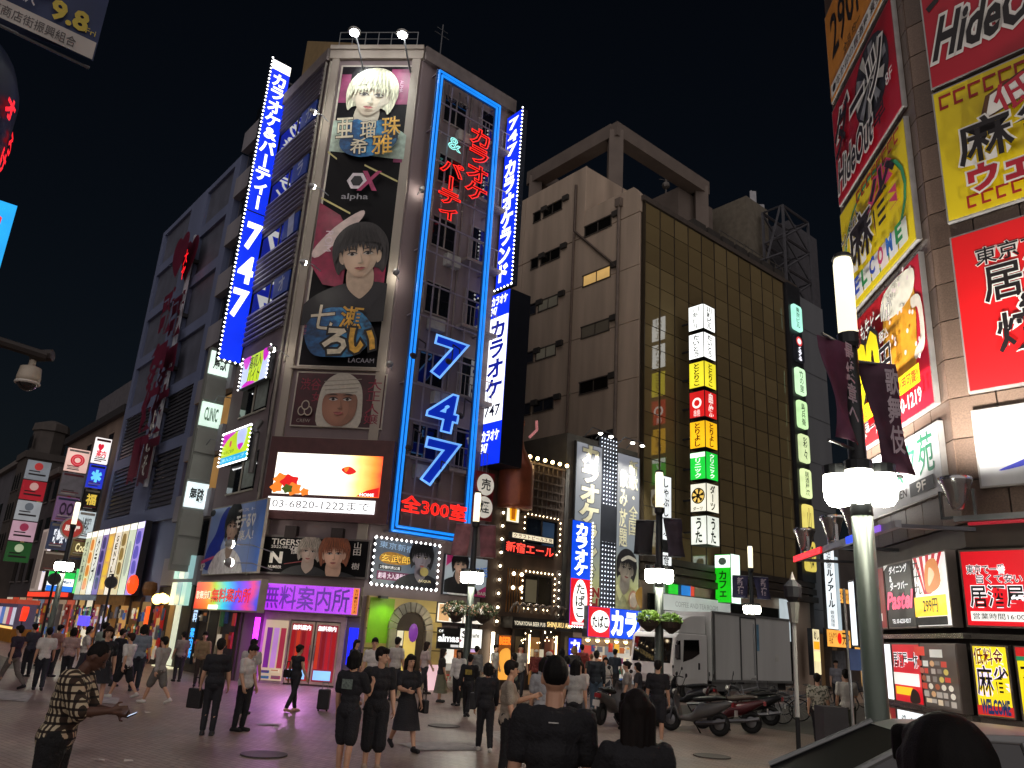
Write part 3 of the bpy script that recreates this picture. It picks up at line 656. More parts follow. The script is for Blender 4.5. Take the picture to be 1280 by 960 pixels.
# ---- tall blue bulb-edged blade on the left flank
BLU1 = E('#0a2ee0', 1.6); WL = E('#ffffff', 3.5)
FB = Face((FL.pt(-4.6).x, FL.pt(-4.6).y), 50)
S = Sign(FB, None, None, 'tall blue blade sign edged with white bulbs on the tower left flank', d=-.2, depth=.4, uv=(-1.0, 27.7, -.05, 12.4), cab=M('#1b2230', .5), face=BLU1, border=.02, name='blade_sign', cat='sign')
S.R(.02,.965,.98,.998,E('#fff8ea',4),'top_lamp_box'); S.T('カラオケ&パーティー', .14, .475, .86, .955, WL, vert=True, bold=.035)
S.R(0,.462,1,.466,M('#0b1020',.5),'seam'); S.T('747', .1, .12, .9, .44, WL, vert=True, bold=.035, shear=.03); S.rim(WB, .2, .055, 'lb')
br = MB()
for k in range(9): br.box(S.w, -.1, .6+k*1.75, S.w+.3, 0, .7+k*1.75)
br.box(S.w+.02, .02, 0, S.w+.1, .1, S.h); br.build('bracket', M('#55565a', .5, .5), S.root)
# ---- blade on the right flank
FB2 = FN.side(4.9)
S = Sign(FB2, None, None, 'slim blue blade sign with bulb edge high on the tower right flank', d=-.15, depth=.3, uv=(.15, 25.0, 1.25, 16.2), cab=M('#1b2230', .5), face=BLU1, border=.02, name='blade_sign', cat='sign')
S.T('747', .12, .74, .8, .98, WL, vert=True, bold=.03); S.T('カラオケランド', .1, .03, .78, .72, WL, vert=True, bold=.05); S.rim(WB, .2, .05, 'rb')
# ---- blue and white box blade below it
S = Sign(FN.side(5.0), None, None, 'thick blue and white box sign standing out over the street from the tower', d=-.9, depth=1.15, uv=(-.15, 16.0, 1.2, 8.45), cab=M('#15171f', .4), face=BLU1, border=.02, name='box_sign', cat='sign')
S.R(.02,.235,.98,.85,E('#f4f6ff',3.0),'white_panel'); BT = E('#1222a8', .7)
S.T('カラオケ', .14, .37, .86, .83, BT, vert=True, bold=.04); S.T('747', .14, .27, .86, .33, M('#222a50',.5), bold=.02); S.T('カラオケ\n747', .12, .87, .88, .98, WL, bold=.03); S.T('カラオケ\n747', .1, .07, .9, .19, WL, bold=.03)

# ---- the neon frame sign on the right flank
u0, z1 = FN.at(550,88,.6); u1, z0 = FN.at(585,677,.6)
u0 = (u0 + FN.at(490,663,.6)[0])/2; u1 = (u1 + FN.at(625,130,.6)[0])/2
nr = FN.thing('neon_frame_sign', 'huge neon sign in a cyan tube frame with red and blue characters on tower', 'sign', u0, z0, .6)
Wn, Hn = u1-u0, z1-z0
for off, nm in ((0, 'neon_tube_frame'), (.16, 'neon_tube_frame')):
    MB().path([(off,0,off),(Wn-off,0,off),(Wn-off,0,Hn-off),(off,0,Hn-off),(off,0,off)], .05, 8).build(nm, E('#1478d8', 2.0), nr)
MB().box(-.08,.06,-.08,.24,.12,Hn+.08).box(Wn-.24,.06,-.08,Wn+.08,.12,Hn+.08).box(.24,.06,-.08,Wn-.24,.12,.24).box(.24,.06,Hn-.24,Wn-.24,.12,Hn+.08).build('frame_channel', M('#2b4f78', .5), nr)
gr = MB()
for k in range(1, 14): gr.box(.24, .1, Hn*k/14-.03, Wn-.24, .14, Hn*k/14+.03)
for k in range(1, 4): gr.box(Wn*k/4-.03, .14, .2, Wn*k/4+.03, .18, Hn-.2)
for k in range(0, 15, 2):
    for x in (.05, Wn-.05): gr.box(x-.03, .12, Hn*k/14-.03, x+.03, .6, Hn*k/14+.03)
gr.build('support_grid', M('#8d8490', .5, .4), nr)
def nlet(st, a, b, mat_t, mat_f=None, vert=False, tube=.02, bold=0, shear=0., y=-.05, nm='neon_lettering'):
    (x0, zt), (x1, zb) = FN.at(*a, .6), FN.at(*b, .6); x0 -= u0; x1 -= u0; zt -= z0; zb -= z0
    if mat_f: lettering(st, x0, zb, x1, zt, y+.03, vert, bold, shear=shear, th=.06).build('letter_plate', mat_f, nr)
    lettering(st, x0, zb, x1, zt, y, vert, bold, tube, shear=shear).build(nm, mat_t, nr)
RN = E('#f0241c', 2.0)
nlet('カラオケ', (588,155), (606,258), RN, M('#4a1010',.5), True, .022, .02); nlet('パーティ', (552,195), (572,283), RN, M('#4a1010',.5), True, .022, .02); nlet('&', (561,170), (574,192), E('#8fe8e0', 2.2), None, False, .025)
BN = E('#0a2aae', .75)
for (a, b, st) in (((545,421),(574,477),'7'), ((539,488),(568,541),'4'), ((533,549),(563,608),'7')):
    nlet(st, a, b, E('#6aa8f0', 1.3), BN, False, .018, .035, .14)
nlet('全300室', (502,618), (581,652), RN, M('#3a0c0c',.5), False, .03)
DN = M('#2b2228', .4)
for (x, y) in ((516,445),(560,452),(510,560),(575,520),(545,600)):     # unlit tube notes
    u, z = FN.at(x, y, .6); u -= u0; z -= z0
    MB().ball((u,-.04,z),.13,6,(1.3,.4,1)).path([(u+.15,-.04,z),(u+.15,-.04,z+.75),(u+.5,-.04,z+.65),(u+.5,-.04,z+.45)],.03).build('unlit_neon_note', DN, nr)
lettering('しい', .5, Hn-1.3, 1.6, Hn-.5, -.04, False, 0, .03).build('unlit_neon_lettering', DN, nr)

# ---- bulb-framed poster, pink poster, low signs of the right flank
S = Sign(FN, (470,672), (544,737), 'blue show poster framed by white bulbs above the green doorway', d=.05, depth=.15, face=ramp_mat([(0,'#2a4a70'),(.4,'#5f86ac'),(.7,'#3a5c86'),(1,'#28344e')],.25,0,1.4,4), border=.02, name='poster', cat='poster')
S.P([(.08,.55),(.15,.7),(.35,.72),(.6,.6),(.5,.48),(.2,.46)], M('#c78a20', .5, 0, .3, 6), 'printed_title_shape'); S.T('玄武郎', .1, .5, .56, .67, E('#ffce50',.8), bold=.03, edge=M('#3a2808',.5), ew=.05)
S.T('東京新宿', .06, .78, .6, .93, E('#a8c8e8',.5), bold=.02, rot=-.05); S.R(.08,.33,.42,.43,M('#101018',.5)); S.T('2号機代表公演', .1,.345,.4,.415,E('#ffffff',.8),bold=.01)
S.R(.06,.1,.6,.29,M('#7a2a5a',.5)); S.T('劇場 大入満員御礼', .08,.13,.58,.26,E('#f4d8f0',.8),bold=.02)
portrait(S, .72, .68, .95, '#8f8a9a', '#12121c', '#121422', 0, 0); S.O(.74,.36,.07,.1,M('#b0a060',.5)); S.T('ACQUA', .66,.12,.86,.18,E('#e8d8a8',.6),bold=.02)
S.rim(WB, .2, .055)
S = Sign(FN, (557,692), (607,748), 'pale poster of girl in black outfit with pink corners beside the lamp', d=.05, depth=.1, face=E('#b8c4cc',.35), name='poster', cat='poster', border=.03)
S.P([(.03,.98),(.3,.98),(.03,.7)], M('#c02a78',.5), 'printed_corner', False); S.P([(.98,.02),(.98,.3),(.6,.02)], M('#c02a78',.5), 'printed_corner', False)
S.P([(.1,.03),(.18,.35),(.35,.55),(.5,.4),(.55,.03)], M('#e0e0e4',.6), 'printed_clothing'); S.P([(.2,.35),(.25,.62),(.45,.6),(.42,.35)], M('#16161a',.6), 'printed_clothing'); portrait(S, .33, .76, .72, '#d8b8a8', '#141218', '#16161a')
S.T('家活', .55,.5,.93,.75,E('#2a68c0',.6),bold=.03,rot=.1); S.T('BAR',.72,.06,.92,.14,WH,bold=.02)
S = Sign(FN, (547,752), (604,782), 'backlit board with two square brushwork panels under the pale poster', d=.05, depth=.15, face=E('#f0e6d6',1.2))
S.P([(.3,.1),(.38,.8),(.5,.9),(.45,.5),(.52,.15)], M('#181818',.5), 'printed_brush'); S.R(.54,.05,.56,.95,M('#2a2a2a',.5)); S.P([(.7,.2),(.75,.7),(.85,.75),(.9,.3)], M('#303030',.5), 'printed_brush'); S.R(.04,.1,.25,.9,E('#c8a070',1.0))
S = Sign(FN, (547,784), (574,812), 'black shop board with white lowercase lettering', d=.05, depth=.12, face=M('#141416',.4)); S.T('almas', .06,.35,.94,.68,E('#ffffff',1.4),bold=.03); S.T('OF',.06,.78,.25,.9,E('#ffffff',1.2),bold=.01); S.R(.6,.1,.95,.22,E('#d8d8d8',.8))
S = Sign(FN, (575,784), (602,812), 'white backlit shop board beside the black shop board', d=.05, depth=.12, face=E('#f4f2ea',1.8)); S.T('S', .1,.5,.35,.85,M('#606060',.5)); S.T('cafe', .45,.55,.85,.75,M('#909090',.5)); S.R(.48,0,.52,1,M('#3a3a3a',.5))
for k, (px, st) in enumerate((((606,606),'売'),((604,634),'煙草'))):
    u, z = FN.at(*px, .9)
    t = FN.thing('round_sign', ['upper','lower'][k] + ' round white sign with black character on a red bracket by tower corner', 'sign', u, z, .9, 'round white signs')
    MB().box(-.46,.0,-.5,.46,.1,.5).build('backing', M('#7a1a22',.5), t)
    MB().lathe([(.4,.02),(.42,.05),(.4,.08)], 24, (0,.0,0), 'y').build('disc', E('#cfc8bc',.7), t); lettering(st[0], -.22,-.22,.22,.22,-.09,bold=.02).build('lettering', M('#161616',.5), t)
    MB().box(-.05,.1,-.05,.05,.9,.05).build('bracket', STEEL, t)
# ---- ground floor of the corner: entrance
ent = FC.thing('shop_entrance', 'brightly lit shop entrance with red curtained glass doors under purple board', 'entrance', .75, 0, .02)
CRM = E('#d9bf98', .55)
MB().box(.0,-.1,2.1,2.9,0,2.55).box(0,-.1,0,.95,0,2.1).box(2.72,-.1,0,2.9,0,2.1).build('frame', M('#b8a0a8',.6), ent)
MB().box(.1,-.13,.1,.9,-.101,2.05).build('side_panel', E('#e2cba8',.5), ent)
for k, x in enumerate((.97, 1.86)):
    dr = MB().box(x,-.06,.06,x+.84,-.02,2.06).build('door', M('#c8b8a4',.4), ent)
    MB().box(x+.06,-.075,.15,x+.78,-.061,1.98).build('glass', E(['#c83a3a','#b83048'][k], .35), dr)
    for j in range(4): MB().box(x+.08+j*.18,-.09,.55,x+.2+j*.18,-.076,1.75).build('curtain_strip', E(['#b01018','#d83a20','#900818','#c01828'][(j+k)%4], .6), dr)
    lettering('無料案内', x+.1,1.78,x+.72,1.94,-.095,bold=.03).build('lettering', E('#ffffff',1.8), dr); MB().box(x+.1,-.095,.2,x+.7,-.08,.5).build('poster', E('#88c0f0',1.2), dr)
    MB().tube((x+(.78 if k==0 else .06),-.12,.8),(x+(.78 if k==0 else .06),-.12,1.3),.02).build('handle', STEEL, dr)
for j, c in enumerate(('#7a2a8a','#c890d8','#b03048')): MB().box(.2+j*.24,-.15,.5,.38+j*.24,-.131,1.8).build('poster', E(c,.6), ent)
MB().tube((-.12,-.35,.15),(-.12,-.35,2.1),.09,n=10).build('neon_tube', E('#c428f0',5), ent)
MB().box(3.05,-.15,.75,3.35,-.02,1.95).build('blue_panel', E('#1420e8',2.2), ent)
lg = lamp_spot(FC.pt(2.3,2.3,1.0), FC.pt(2.3,0,2.6), 260, rad(140), (.95,.35,1), .3); lg.name = 'entrance_purple_fill'  # added spot with no fixture, stands in for the purple board's spill
# green arched doorway on the right flank
ga = FN.thing('arched_doorway', 'lime green lit wall with arched stone doorway and purple flower sign', 'entrance', .15, 0, .02)
BW = 3.2
MB().box(0,-.14,0,BW,0,3.05).build('wall', M('#b59f62',.6,0,.2,1), ga)
for z in (.65,1.3,1.95,2.6): MB().box(0,-.16,z,BW,-.141,z+.04).build('groove', M('#5a5030',.7), ga)
MB().box(0.05,-.165,1.5,1.05,-.142,3.0).build('green_panel', M('#7fae20',.5,0,.2,1.5), ga)
ar = MB()
for i in range(11):
    a0, a1 = PI*i/11+.02, PI*(i+1)/11-.02; c = BW*.56
    ar.add([(c+r*math.cos(a), y, 2.0+r*math.sin(a)) for y in (-.26,-.15) for (r,a) in ((.62,a0),(.95,a0),(.95,a1),(.62,a1))], [(0,3,2,1),(4,5,6,7),(0,1,5,4),(2,3,7,6),(1,2,6,5),(3,0,4,7)])
for i in range(1): ar.build('arch', M('#8a8478',.7,0,.3,3), ga)
c = BW*.56; MB().slab([(c-.6,0),(c+.6,0),(c+.6,2.0)]+[(c+.6*math.cos(PI*i/10),2.0+.6*math.sin(PI*i/10)) for i in range(1,10)]+[(c-.6,2.0)],-.2,-.15).build('door', M('#3a2f24',.6), ga)
MB().box(c-.25,-.23,.3,c+.25,-.2,1.95).build('lit_door_panel', E('#e8c868',.7), ga); MB().box(c-.55,-.23,1.45,c-.3,-.2,1.95).build('notice', E('#e8dcc0',.7), ga)
MB().ball((c,-.4,1.9),.2,6,(1,.4,1.6)).build('flower_sign', E('#7a3a98',.7), ga)
for x in (c-.78, c+.78): MB().box(x-.14,-.3,0,x+.14,-.15,2.0).build('pillar', M('#9a9080',.7,0,.2,3), ga)
MB().box(BW-.8,-.17,.55,BW-.45,-.145,1.15).build('notice', E('#f0eee8',.8), ga); MB().box(BW-.62,-.35,.0,BW-.1,-.3,.85).build('notice_stand', E('#f4c8d0',.8), ga)
MB().box(.25,-.5,2.98,.55,-.3,3.06).build('spotlight', M('#303030',.5), ga); lamp_spot(FN.pt(.7,3.0,.75), FN.pt(.7,1.2,.1), 45, rad(110), (.55,1,.1)).name = 'doorway_green_lamp'
lamp_spot(FN.pt(2.9,3.0,.9), FN.pt(2.6,1.0,.1), 30, rad(110), (1,.85,.5)).name = 'doorway_warm_lamp'
# shop front right of it
sf = FN.thing('small_shop', 'lit glass shop front with notices under the black shop board', 'shop', 3.55, 0, .02)
MB().box(0,-.06,0,1.7,0,2.0).build('glass', E('#7a6a54',.35), sf)
for x in (0,.85,1.66): MB().box(x-.03,-.1,0,x+.03,-.061,2.0).build('mullion', DK, sf)
MB().box(1.2,-.09,.3,1.6,-.062,1.6).build('poster', E('#c8a8d8',.9), sf); MB().box(.1,-.09,.9,.5,-.062,1.6).build('poster', E('#f0ece0',.9), sf)
MB().ball((.2,-.7,.3),.35,6,(1,.8,.9)).ball((.7,-.6,.25),.3,6).build('rubbish_bag', M('#b8b8b0',.4,0,.2,6), sf)
clutter(sf, .05, 1.65, .2, 1.9, -.062, 14, 3)
# left flank ground floor: dark doorway with white posters
lf = FL.thing('small_shop', 'dark shop front with lit doorway and blue lettering at tower left flank', 'shop', -4.8, 0, .02)
MB().box(0,-.08,0,4.7,0,3.1).build('wall', M('#4a4238',.7,0,.25,2), lf); MB().box(1.9,-.14,0,3.1,-.081,2.5).build('door_frame', M('#b8ac90',.6), lf)
MB().box(2.05,-.16,.05,2.95,-.141,2.25).build('door', M('#2a2420',.5), lf); MB().box(2.1,-.3,2.3,2.9,-.142,2.45).build('lamp_box', E('#f4ffd8',4), lf)
MB().box(3.5,-.15,.3,4.5,-.082,2.3).build('poster', M('#33303a',.5), lf)
MB().box(.5,-.2,.3,.95,-.082,2.6).build('sign_strip', M('#15202c',.5), lf); lettering('案内所', .52,.5,.93,1.6,-.21,True,.03).build('lettering', E('#38a8ff',2.4), lf); lettering('無料', .52,1.8,.93,2.5,-.21,True,.03).build('lettering', E('#bfe0ff',1.5), lf)
clutter(lf, .98, 1.85, .3, 2.3, -.082, 6, 5, .5); clutter(lf, 3.2, 4.6, .3, 2.4, -.151, 9, 6, .5); clutter(ent, .12, .92, .15, .5, -.151, 3, 8)
# roof floods and side floods
for k, px in enumerate(((443,40),(503,43))):
    u, z = FC.at(*px, 1.2); t = FC.thing('floodlight', ['left','right'][k]+' bright floodlight on a tall arm above the tower parapet', 'floodlight', u, z, 1.2, 'floodlights on the corner tower')
    MB().lathe([(.1,.22),(.26,.08),(.28,0)], 12, (0,0,.0)).build('housing', M('#a8a8a4',.4,.5), t, True); MB().ball((0,0,-.04),.2,6,(1,1,.5)).build('lamp_glass', E('#ffffff',70), t, True)
    MB().path([(0,.05,.2),(.12,.6,-.5),(.25,1.15,-1.1),(.3,1.2,-2.0)], .04).build('arm', STEEL, t)
    lamp_spot(FC.pt(u, z-.15, 1.2), FC.pt(2.1, 21.5, 0), 520, rad(85), (.93,1,.95), .12)
PT = FC.pt(2.0, 21.5, 0)
for k, (F, px, d, tgt, pw) in enumerate(((FL,(392,140),.7,FL.pt(-1.5,24,0),60),(FL,(391,233),.7,FC.pt(1,20,0),60),(FL,(380,328),.7,FC.pt(1,16,0),60),(FL,(340,437),.7,FL.pt(-2,11.6,0),40),
        (FN,(528,237),.35,FC.pt(3.9,19.3,0),55),(FC,(495,340),.55,FC.pt(3.2,16.5,0),70),(FC,(487,455),.4,FC.pt(3.7,12.5,0),30))):
    flood(F, px, d, ['floodlight high on the ribbed flank of the tower','second floodlight down the ribbed tower flank','third floodlight down the ribbed tower flank','floodlight above the lime and magenta board',
        'floodlight beside the cyan neon frame','floodlight on a bracket by the lower portrait','floodlight at the bottom right of the long banner'][k], tgt, pw, glow=[60,50,50,50,40,60,12][k], size=.13)
# ================================================================ ale pub between the tower and the karaoke house
pub = thing('ale_pub', 'narrow dark timber pub front with bulb framed windows and giant copper bottle', 'building', FN.pt(5.25))
WOOD = M('#4a3a30', .6, 0, .3, 2, 0, True)
def addp(root, F, name, mb, mat, u=0, z=0, d=0, **k): return part(F, root, name, mb, mat, u, z, d, **k)
o = MB().prism(footprint(FN.pt(5.25), FN.pt(9.55), FN.pt(9.55,0,-8), FN.pt(5.25,0,-8)), 0, 9.2).build('wall', WOOD, pub); o.location = -pub.location
# the lattice at the top, lit by a row of warm lamps
la = MB()
for k in range(9): la.box(k*.28, -.06, 0, k*.28+.06, 0, 2.3)
for k in range(7): la.box(0, -.1, k*.36, 2.4, -.061, k*.36+.07)
addp(pub, FN, 'lattice', la, M('#5b4e45',.6), 7.0, 6.9, .05)
lm = MB()
for k in range(6): lm.ball((k*.44,-.1,0),.08)
tag(addp(pub, FN, 'lamp_row', lm, E('#ffd890',14), 7.05, 9.25, .3), kind='stuff')
WARM = E('#ffe2b0', 9, False)
def bulb_window(u0, z0, w_, h_, glass, fr=True):
    wd = addp(pub, FN, 'window', MB().box(0,-.03,0,w_,0,h_), glass, u0, z0, .01)
    MB().box(-.08,-.09,-.08,w_+.08,-.031,0).box(-.08,-.09,h_,w_+.08,-.031,h_+.08).box(-.08,-.09,0,0,-.031,h_).box(w_,-.09,0,w_+.08,-.031,h_).box(w_/2-.03,-.08,0,w_/2+.03,-.031,h_).build('frame', M('#2a211c',.6), wd)
    b = MB()
    n = int(w_/.2)
    for i in range(n+1):
        for z in (-.16, h_+.16): b.octa((w_*i/n,-.12,z),.045)
    n = int(h_/.2)
    for i in range(n+1):
        for x in (-.16, w_+.16): b.octa((x,-.12,h_*i/n),.045)
    tag(b.build('bulb_row', WARM, wd), kind='stuff'); return wd
wd = bulb_window(7.35, 5.55, 1.75, 1.2, glass_mat('#1c2430'))
MB().box(.85,-.06,.05,1.6,-.031,1.15).build('curtain', E('#324a68',.35), wd)
wd = bulb_window(7.4, 3.25, 1.5, 1.15, glass_mat('#3a342a'))
MB().box(.1,-.05,.1,.7,-.031,1.0).build('lit_room', E('#7a7058',.3), wd)
# the ring column at the left edge
for k in range(9):
    r_ = addp(pub, FN, 'ring_lamp', MB().torus((0,-.1,0),.17,.035,'y',16,5), M('#6b5a4a',.4,.5), 6.0, 6.75-k*.53, .02)
    MB().ball((0,-.12,0),.05).build('bulb', E('#fff0d0',10), r_)
for k in range(7):
    r_ = addp(pub, FN, 'ring_lamp', MB().torus((0,-.1,0),.14,.03,'y',14,5), M('#8a8078',.4,.5), 9.3, 4.6-k*.33, .02)
    MB().ball((0,-.12,0),.035).build('bulb', E('#fff4e0',5), r_)
tag(addp(pub, FN, 'bulb_row', MB().ball((0,-.1,0),.07).ball((.42,-.1,0),.07).ball((0,-.1,-.55),.07).ball((.42,-.1,-.55),.07), E('#ffe6bc',12), 6.75, 4.4, .03), kind='stuff')
for k in range(6): addp(pub, FN, 'pipe', MB().path([(0,0,2.9),(0,0,4.6),(0,0,3.2)],.03), M('#a87a48',.35,.7), 6.5+k*.14, .0, .06)
# arched loops over the awning
for k in range(9):
    q = [(k*.36 + .19*math.cos(PI*i/8), -.35-.12*math.sin(PI*i/8), .25*math.sin(PI*i/8)*1.3) for i in range(9)]
    addp(pub, FN, 'awning_loop', MB().path(q,.055,6), M('#8a8078',.35,.5), 6.6, 2.92, .1)
aw = addp(pub, FN, 'awning', MB().box(0,-.7,0,3.35,0,.42), M('#201a17',.5), 6.3, 2.3, .02)
lettering('YONAYONA BEER PUB', .1,.12,1.75,.27,-.71,bold=.02).build('lettering', E('#f0e4c8',.8), aw); lettering('SHINJUKU ALE', 1.85,.08,3.2,.32,-.71,bold=.03).build('lettering', E('#ffd98a',1.3), aw)
addp(pub, FN, 'doorway', MB().box(0,-.02,0,2.5,0,2.25), M('#1c1613',.6), 6.9, 0, .01)
for x, c, s_ in ((7.1,'#5a4a30',.25),(7.9,'#a07038',.4),(8.7,'#6a3a2a',.3)): addp(pub, FN, 'interior_panel', MB().box(0,-.05,.2,.5,-.021,2.0), E(c,s_), x, 0, .01)
for u in (6.85, 7.55, 8.45, 9.4): addp(pub, FN, 'door_post', MB().box(0,-.12,0,.12,0,2.3), M('#3c2a20',.5), u, 0, .01)
for u in (7.75, 9.25): addp(pub, FN, 'lamp_tube', MB().tube((0,-.1,1.0),(0,-.1,2.1),.035), E('#ffdba0',6), u, 0, .06)
fb = MB()
for k in range(16): fb.octa((random.uniform(0,2.3), -.3-random.random()*.2, random.uniform(1.75,2.25)), .03)
tag(addp(pub, FN, 'fairy_bulbs', fb, E('#ffe8c0',9,False), 7.0, 0, .05), kind='stuff')
addp(pub, FN, 'sign_tube', MB().tube((0,-.1,.2),(0,-.1,2.1),.06), E('#fff0d0',8), 5.85, 0, .05)
for k in range(9): addp(pub, FN, 'notice', MB().box(0,-.14,0,.22,-.12,.3), E(['#d8c090','#a83a28','#e8dcc0'][k%3],.5), 6.95+k*.28, .9+.35*(k%2), .01)
# giant copper bottle
bt = FN.thing('copper_bottle', 'giant copper coloured bottle model standing on the pub roof edge', 'bottle model', 6.35, 6.95, -.15)
MB().lathe([(.72,0),(.74,.12),(.74,1.6),(.7,1.8),(.3,2.5),(.2,2.9),(.2,3.5),(.24,3.52),(.24,3.72),(.05,3.75)], 24, (0,-.55,0)).build('bottle', M('#8a4a34',.3,.35,.25,2), bt, True)
MB().tube((.55,-.62,3.1),(.95,-.62,3.5),.06).tube((.95,-.62,3.5),(.9,-.62,3.9),.06).build('handle', E('#d88888',.5), bt)
MB().box(-.8,-.1,-.15,.8,.2,0).build('shelf', M('#3a2a22',.6), bt)
S = Sign(FN, (634,621), (649,655), 'lit sign of a beer glass on the pub front', d=.1, depth=.2, face=E('#e8e4d0',1.4), cab=M('#5a4a2a',.5))
S.P([(.2,.72),(.8,.72),(.72,.08),(.28,.08)], E('#e8a818',1.6), 'printed_glass', False); S.P([(.15,.9),(.85,.9),(.82,.7),(.18,.7)], E('#fffdf4',1.8), 'printed_foam')
S.P([(.34,.58),(.66,.58),(.62,.14),(.38,.14)], E('#a85a10',1.1), 'printed_beer', False)
S = Sign(FN, (640,664), (692,681), 'cream lit strip sign with dark characters above the red neon', d=.1, depth=.2, face=E('#e8d8b8',1.1)); S.T('クラフトビール工房', .04,.2,.96,.8,M('#3a2a18',.5),bold=.04)
S = Sign(FN, (631,674), (693,699), 'red neon character sign on the pub front', d=.1, depth=.18, face=M('#3a0a0c',.5)); S.T('新宿エール', .03,.1,.97,.9,E('#ff2018',2.6),bold=.03); S.T('新宿エール', .03,.1,.97,.9,E('#ff5a48',3.2),tube=.012,bold=0)
S = Sign(FN, (606,787), (624,822), 'orange lit pub panel reading beer beside the doorway', uv=(6.1,2.05,6.8,.35), d=.05, depth=.12, face=E('#8a4a18',.8)); S.T('BEER', .1,.78,.9,.93,E('#ff7a20',2.2),bold=.05); S.P([(.1,.05),(.15,.6),(.9,.65),(.85,.05)], E('#e8a040',1.2), 'printed_glass')

# ================================================================ karaoke house with two tall banners
kh = thing('karaoke_house', 'dark three storey karaoke house with bulb columns and tall banners', 'building', FN.pt(9.6))
o = MB().prism(footprint(FN.pt(9.6), FN.pt(14.45), FN.pt(14.45,0,-9), FN.pt(9.6,0,-9)), 0, 10.9).build('wall', M('#55524f',.7,0,.2,1.5), kh); o.location = -kh.location
bc = MB()
for j in range(6):
    for i in range(44): bc.octa((j*.2,-.03,i*.19), .04)
tag(addp(kh, FN, 'bulb_column', bc, E('#e8f0ff',3.5,False), 11.75, 2.9, .1), kind='stuff')
addp(kh, FN, 'bulb_column_back', MB().box(-.1,-.05,-.1,1.15,0,8.4), M('#2a2d38',.5), 11.75, 2.9, .0)
addp(kh, FN, 'dark_panel', MB().box(0,-.14,0,1.1,-.06,1.7), M('#22252e',.5), 11.72, 6.3, .05)
addp(kh, FN, 'gutter', MB().box(0,-.35,0,4.9,0,.25), M('#3a3a3c',.5), 9.6, 2.55, .02)
BANN = ramp_mat([(0,'#c8c850'),(.2,'#d6d890'),(.4,'#9aa8b0'),(1,'#b0b4c4')], .45, 2)  # print emits a little itself, brightening the floodlit banners
S = Sign(FN, None, None, 'tall banner with grey outlined characters and red opening hours, left of pair', uv=(10.0, 10.6, 11.75, 2.95), d=.05, depth=.14, face=BANN, name='tall_banner', cat='banner', border=.05)
OUT = M('#e6e2c0',.5); GRY = M('#6d7078',.5)
S.T('カラオケランド', .22, .18, .86, .99, OUT, vert=True, bold=.05, edge=GRY, ew=.05); S.T('OPEN', .1,.115,.96,.165,M('#b02a1c',.5),bold=.05,edge=OUT,ew=.05); S.T('24H', .25,.04,.9,.105,M('#b02a1c',.5),bold=.05,edge=OUT,ew=.05)
S = Sign(FN, None, None, 'tall banner with a woman in white headband, right of pair', uv=(12.75, 10.6, 14.4, 2.95), d=.05, depth=.14, face=BANN, name='tall_banner', cat='banner', border=.05)
S.T('新歌・全国', .52,.5,.9,.97,OUT,vert=True,bold=.05,edge=GRY,ew=.05); S.T('飲み放題', .12,.42,.45,.9,OUT,vert=True,bold=.05,edge=GRY,ew=.05)
portrait(S, .42, .3, 1.25, '#c8c0b0', '#2c2a2e', '#c8cc98', 0, -.12); S.P([(.12,.35),(.4,.375),(.7,.36),(.7,.342),(.4,.355),(.14,.335)], M('#dcd8c8',.5), 'printed_headband'); S.O(.62,.12,.2,.055,M('#d0a080',.5),'printed_drum'); S.O(.62,.12,.16,.042,M('#e6d6c0',.5),'printed_drum_skin')
S.P([(.7,.16),(.98,.2),(.98,.08),(.8,.1)], M('#b88a28',.5), 'printed_drum_side')
for k, u in enumerate((10.7, 11.4, 12.9, 13.6)):
    z = 10.95; t = FN.thing('floodlight', ['first','second','third','last'][k]+' of four small lamps from the left over the two tall banners', 'floodlight', u, z, 1.0, 'lamps over the tall banners')
    MB().lathe([(.06,.12),(.14,0)], 10).build('housing', DK, t); MB().ball((0,0,-.02),.1,6,(1,1,.6)).build('lamp_glass', E('#fffbe8',25), t); MB().path([(0,0,.12),(0,.5,.35),(0,1.0,.0)],.025).build('arm', STEEL, t)
    lamp_spot(FN.pt(u,z-.1,1.0), FN.pt(u,6.0,0), 800, rad(80), (1,.97,.88), .08)
BLU2 = E('#0a46d8', 1.5); RED2 = E('#d81420', 1.4)
kb = FN.side(9.75)
S = Sign(FN, None, None, 'blue and red vertical sign with white oval beside the pub', uv=(9.35,6.9,10.55,2.55), d=.5, depth=.25, face=BLU2, name='vertical_sign', border=.02)
S.R(.02,.0,.98,.44,RED2,'red_panel'); S.T('カラオケ', .2,.47,.8,.98,WL,vert=True,bold=.05); S.O(.5,.235,.36,.2,E('#f8f6f0',2.4),'white_oval'); S.T('たばこ', .28,.07,.72,.4,M('#18181c',.5),vert=True,bold=.02); S.R(.12,.01,.88,.035,E('#f4dada',1.2)); S.rim(WB,.15,.045,'rb')
S = Sign(FN, (724,758), (808,791), 'blue karaoke fascia with red tobacco oval over the lit shop', uv=(10.2,3.4,15.2,2.15), d=.7, depth=.3, face=BLU2, name='fascia_sign', border=.02)
S.R(.005,.02,.27,.98,RED2,'red_panel'); S.O(.15,.52,.115,.36,E('#f8f6f0',2.6),'white_oval'); S.T('たばこ', .055,.32,.245,.7,M('#18181c',.5),bold=.03); S.T('カラオケ', .3,.14,.96,.88,WL,bold=.06)
S = Sign(FN, None, None, 'small blue lit sign with white characters at the foot of the vertical sign', uv=(9.5,2.1,10.3,.3), d=.4, depth=.2, face=E('#1428d0',1.7)); S.T('カラ', .15,.45,.85,.95,WL,vert=True,bold=.04); S.R(.6,.05,.9,.4,E('#e8f0ff',2),'white_strip')
ks = FN.thing('small_shop', 'bright karaoke shop front with vending machines below the blue fascia', 'shop', 10.35, 0, .02)
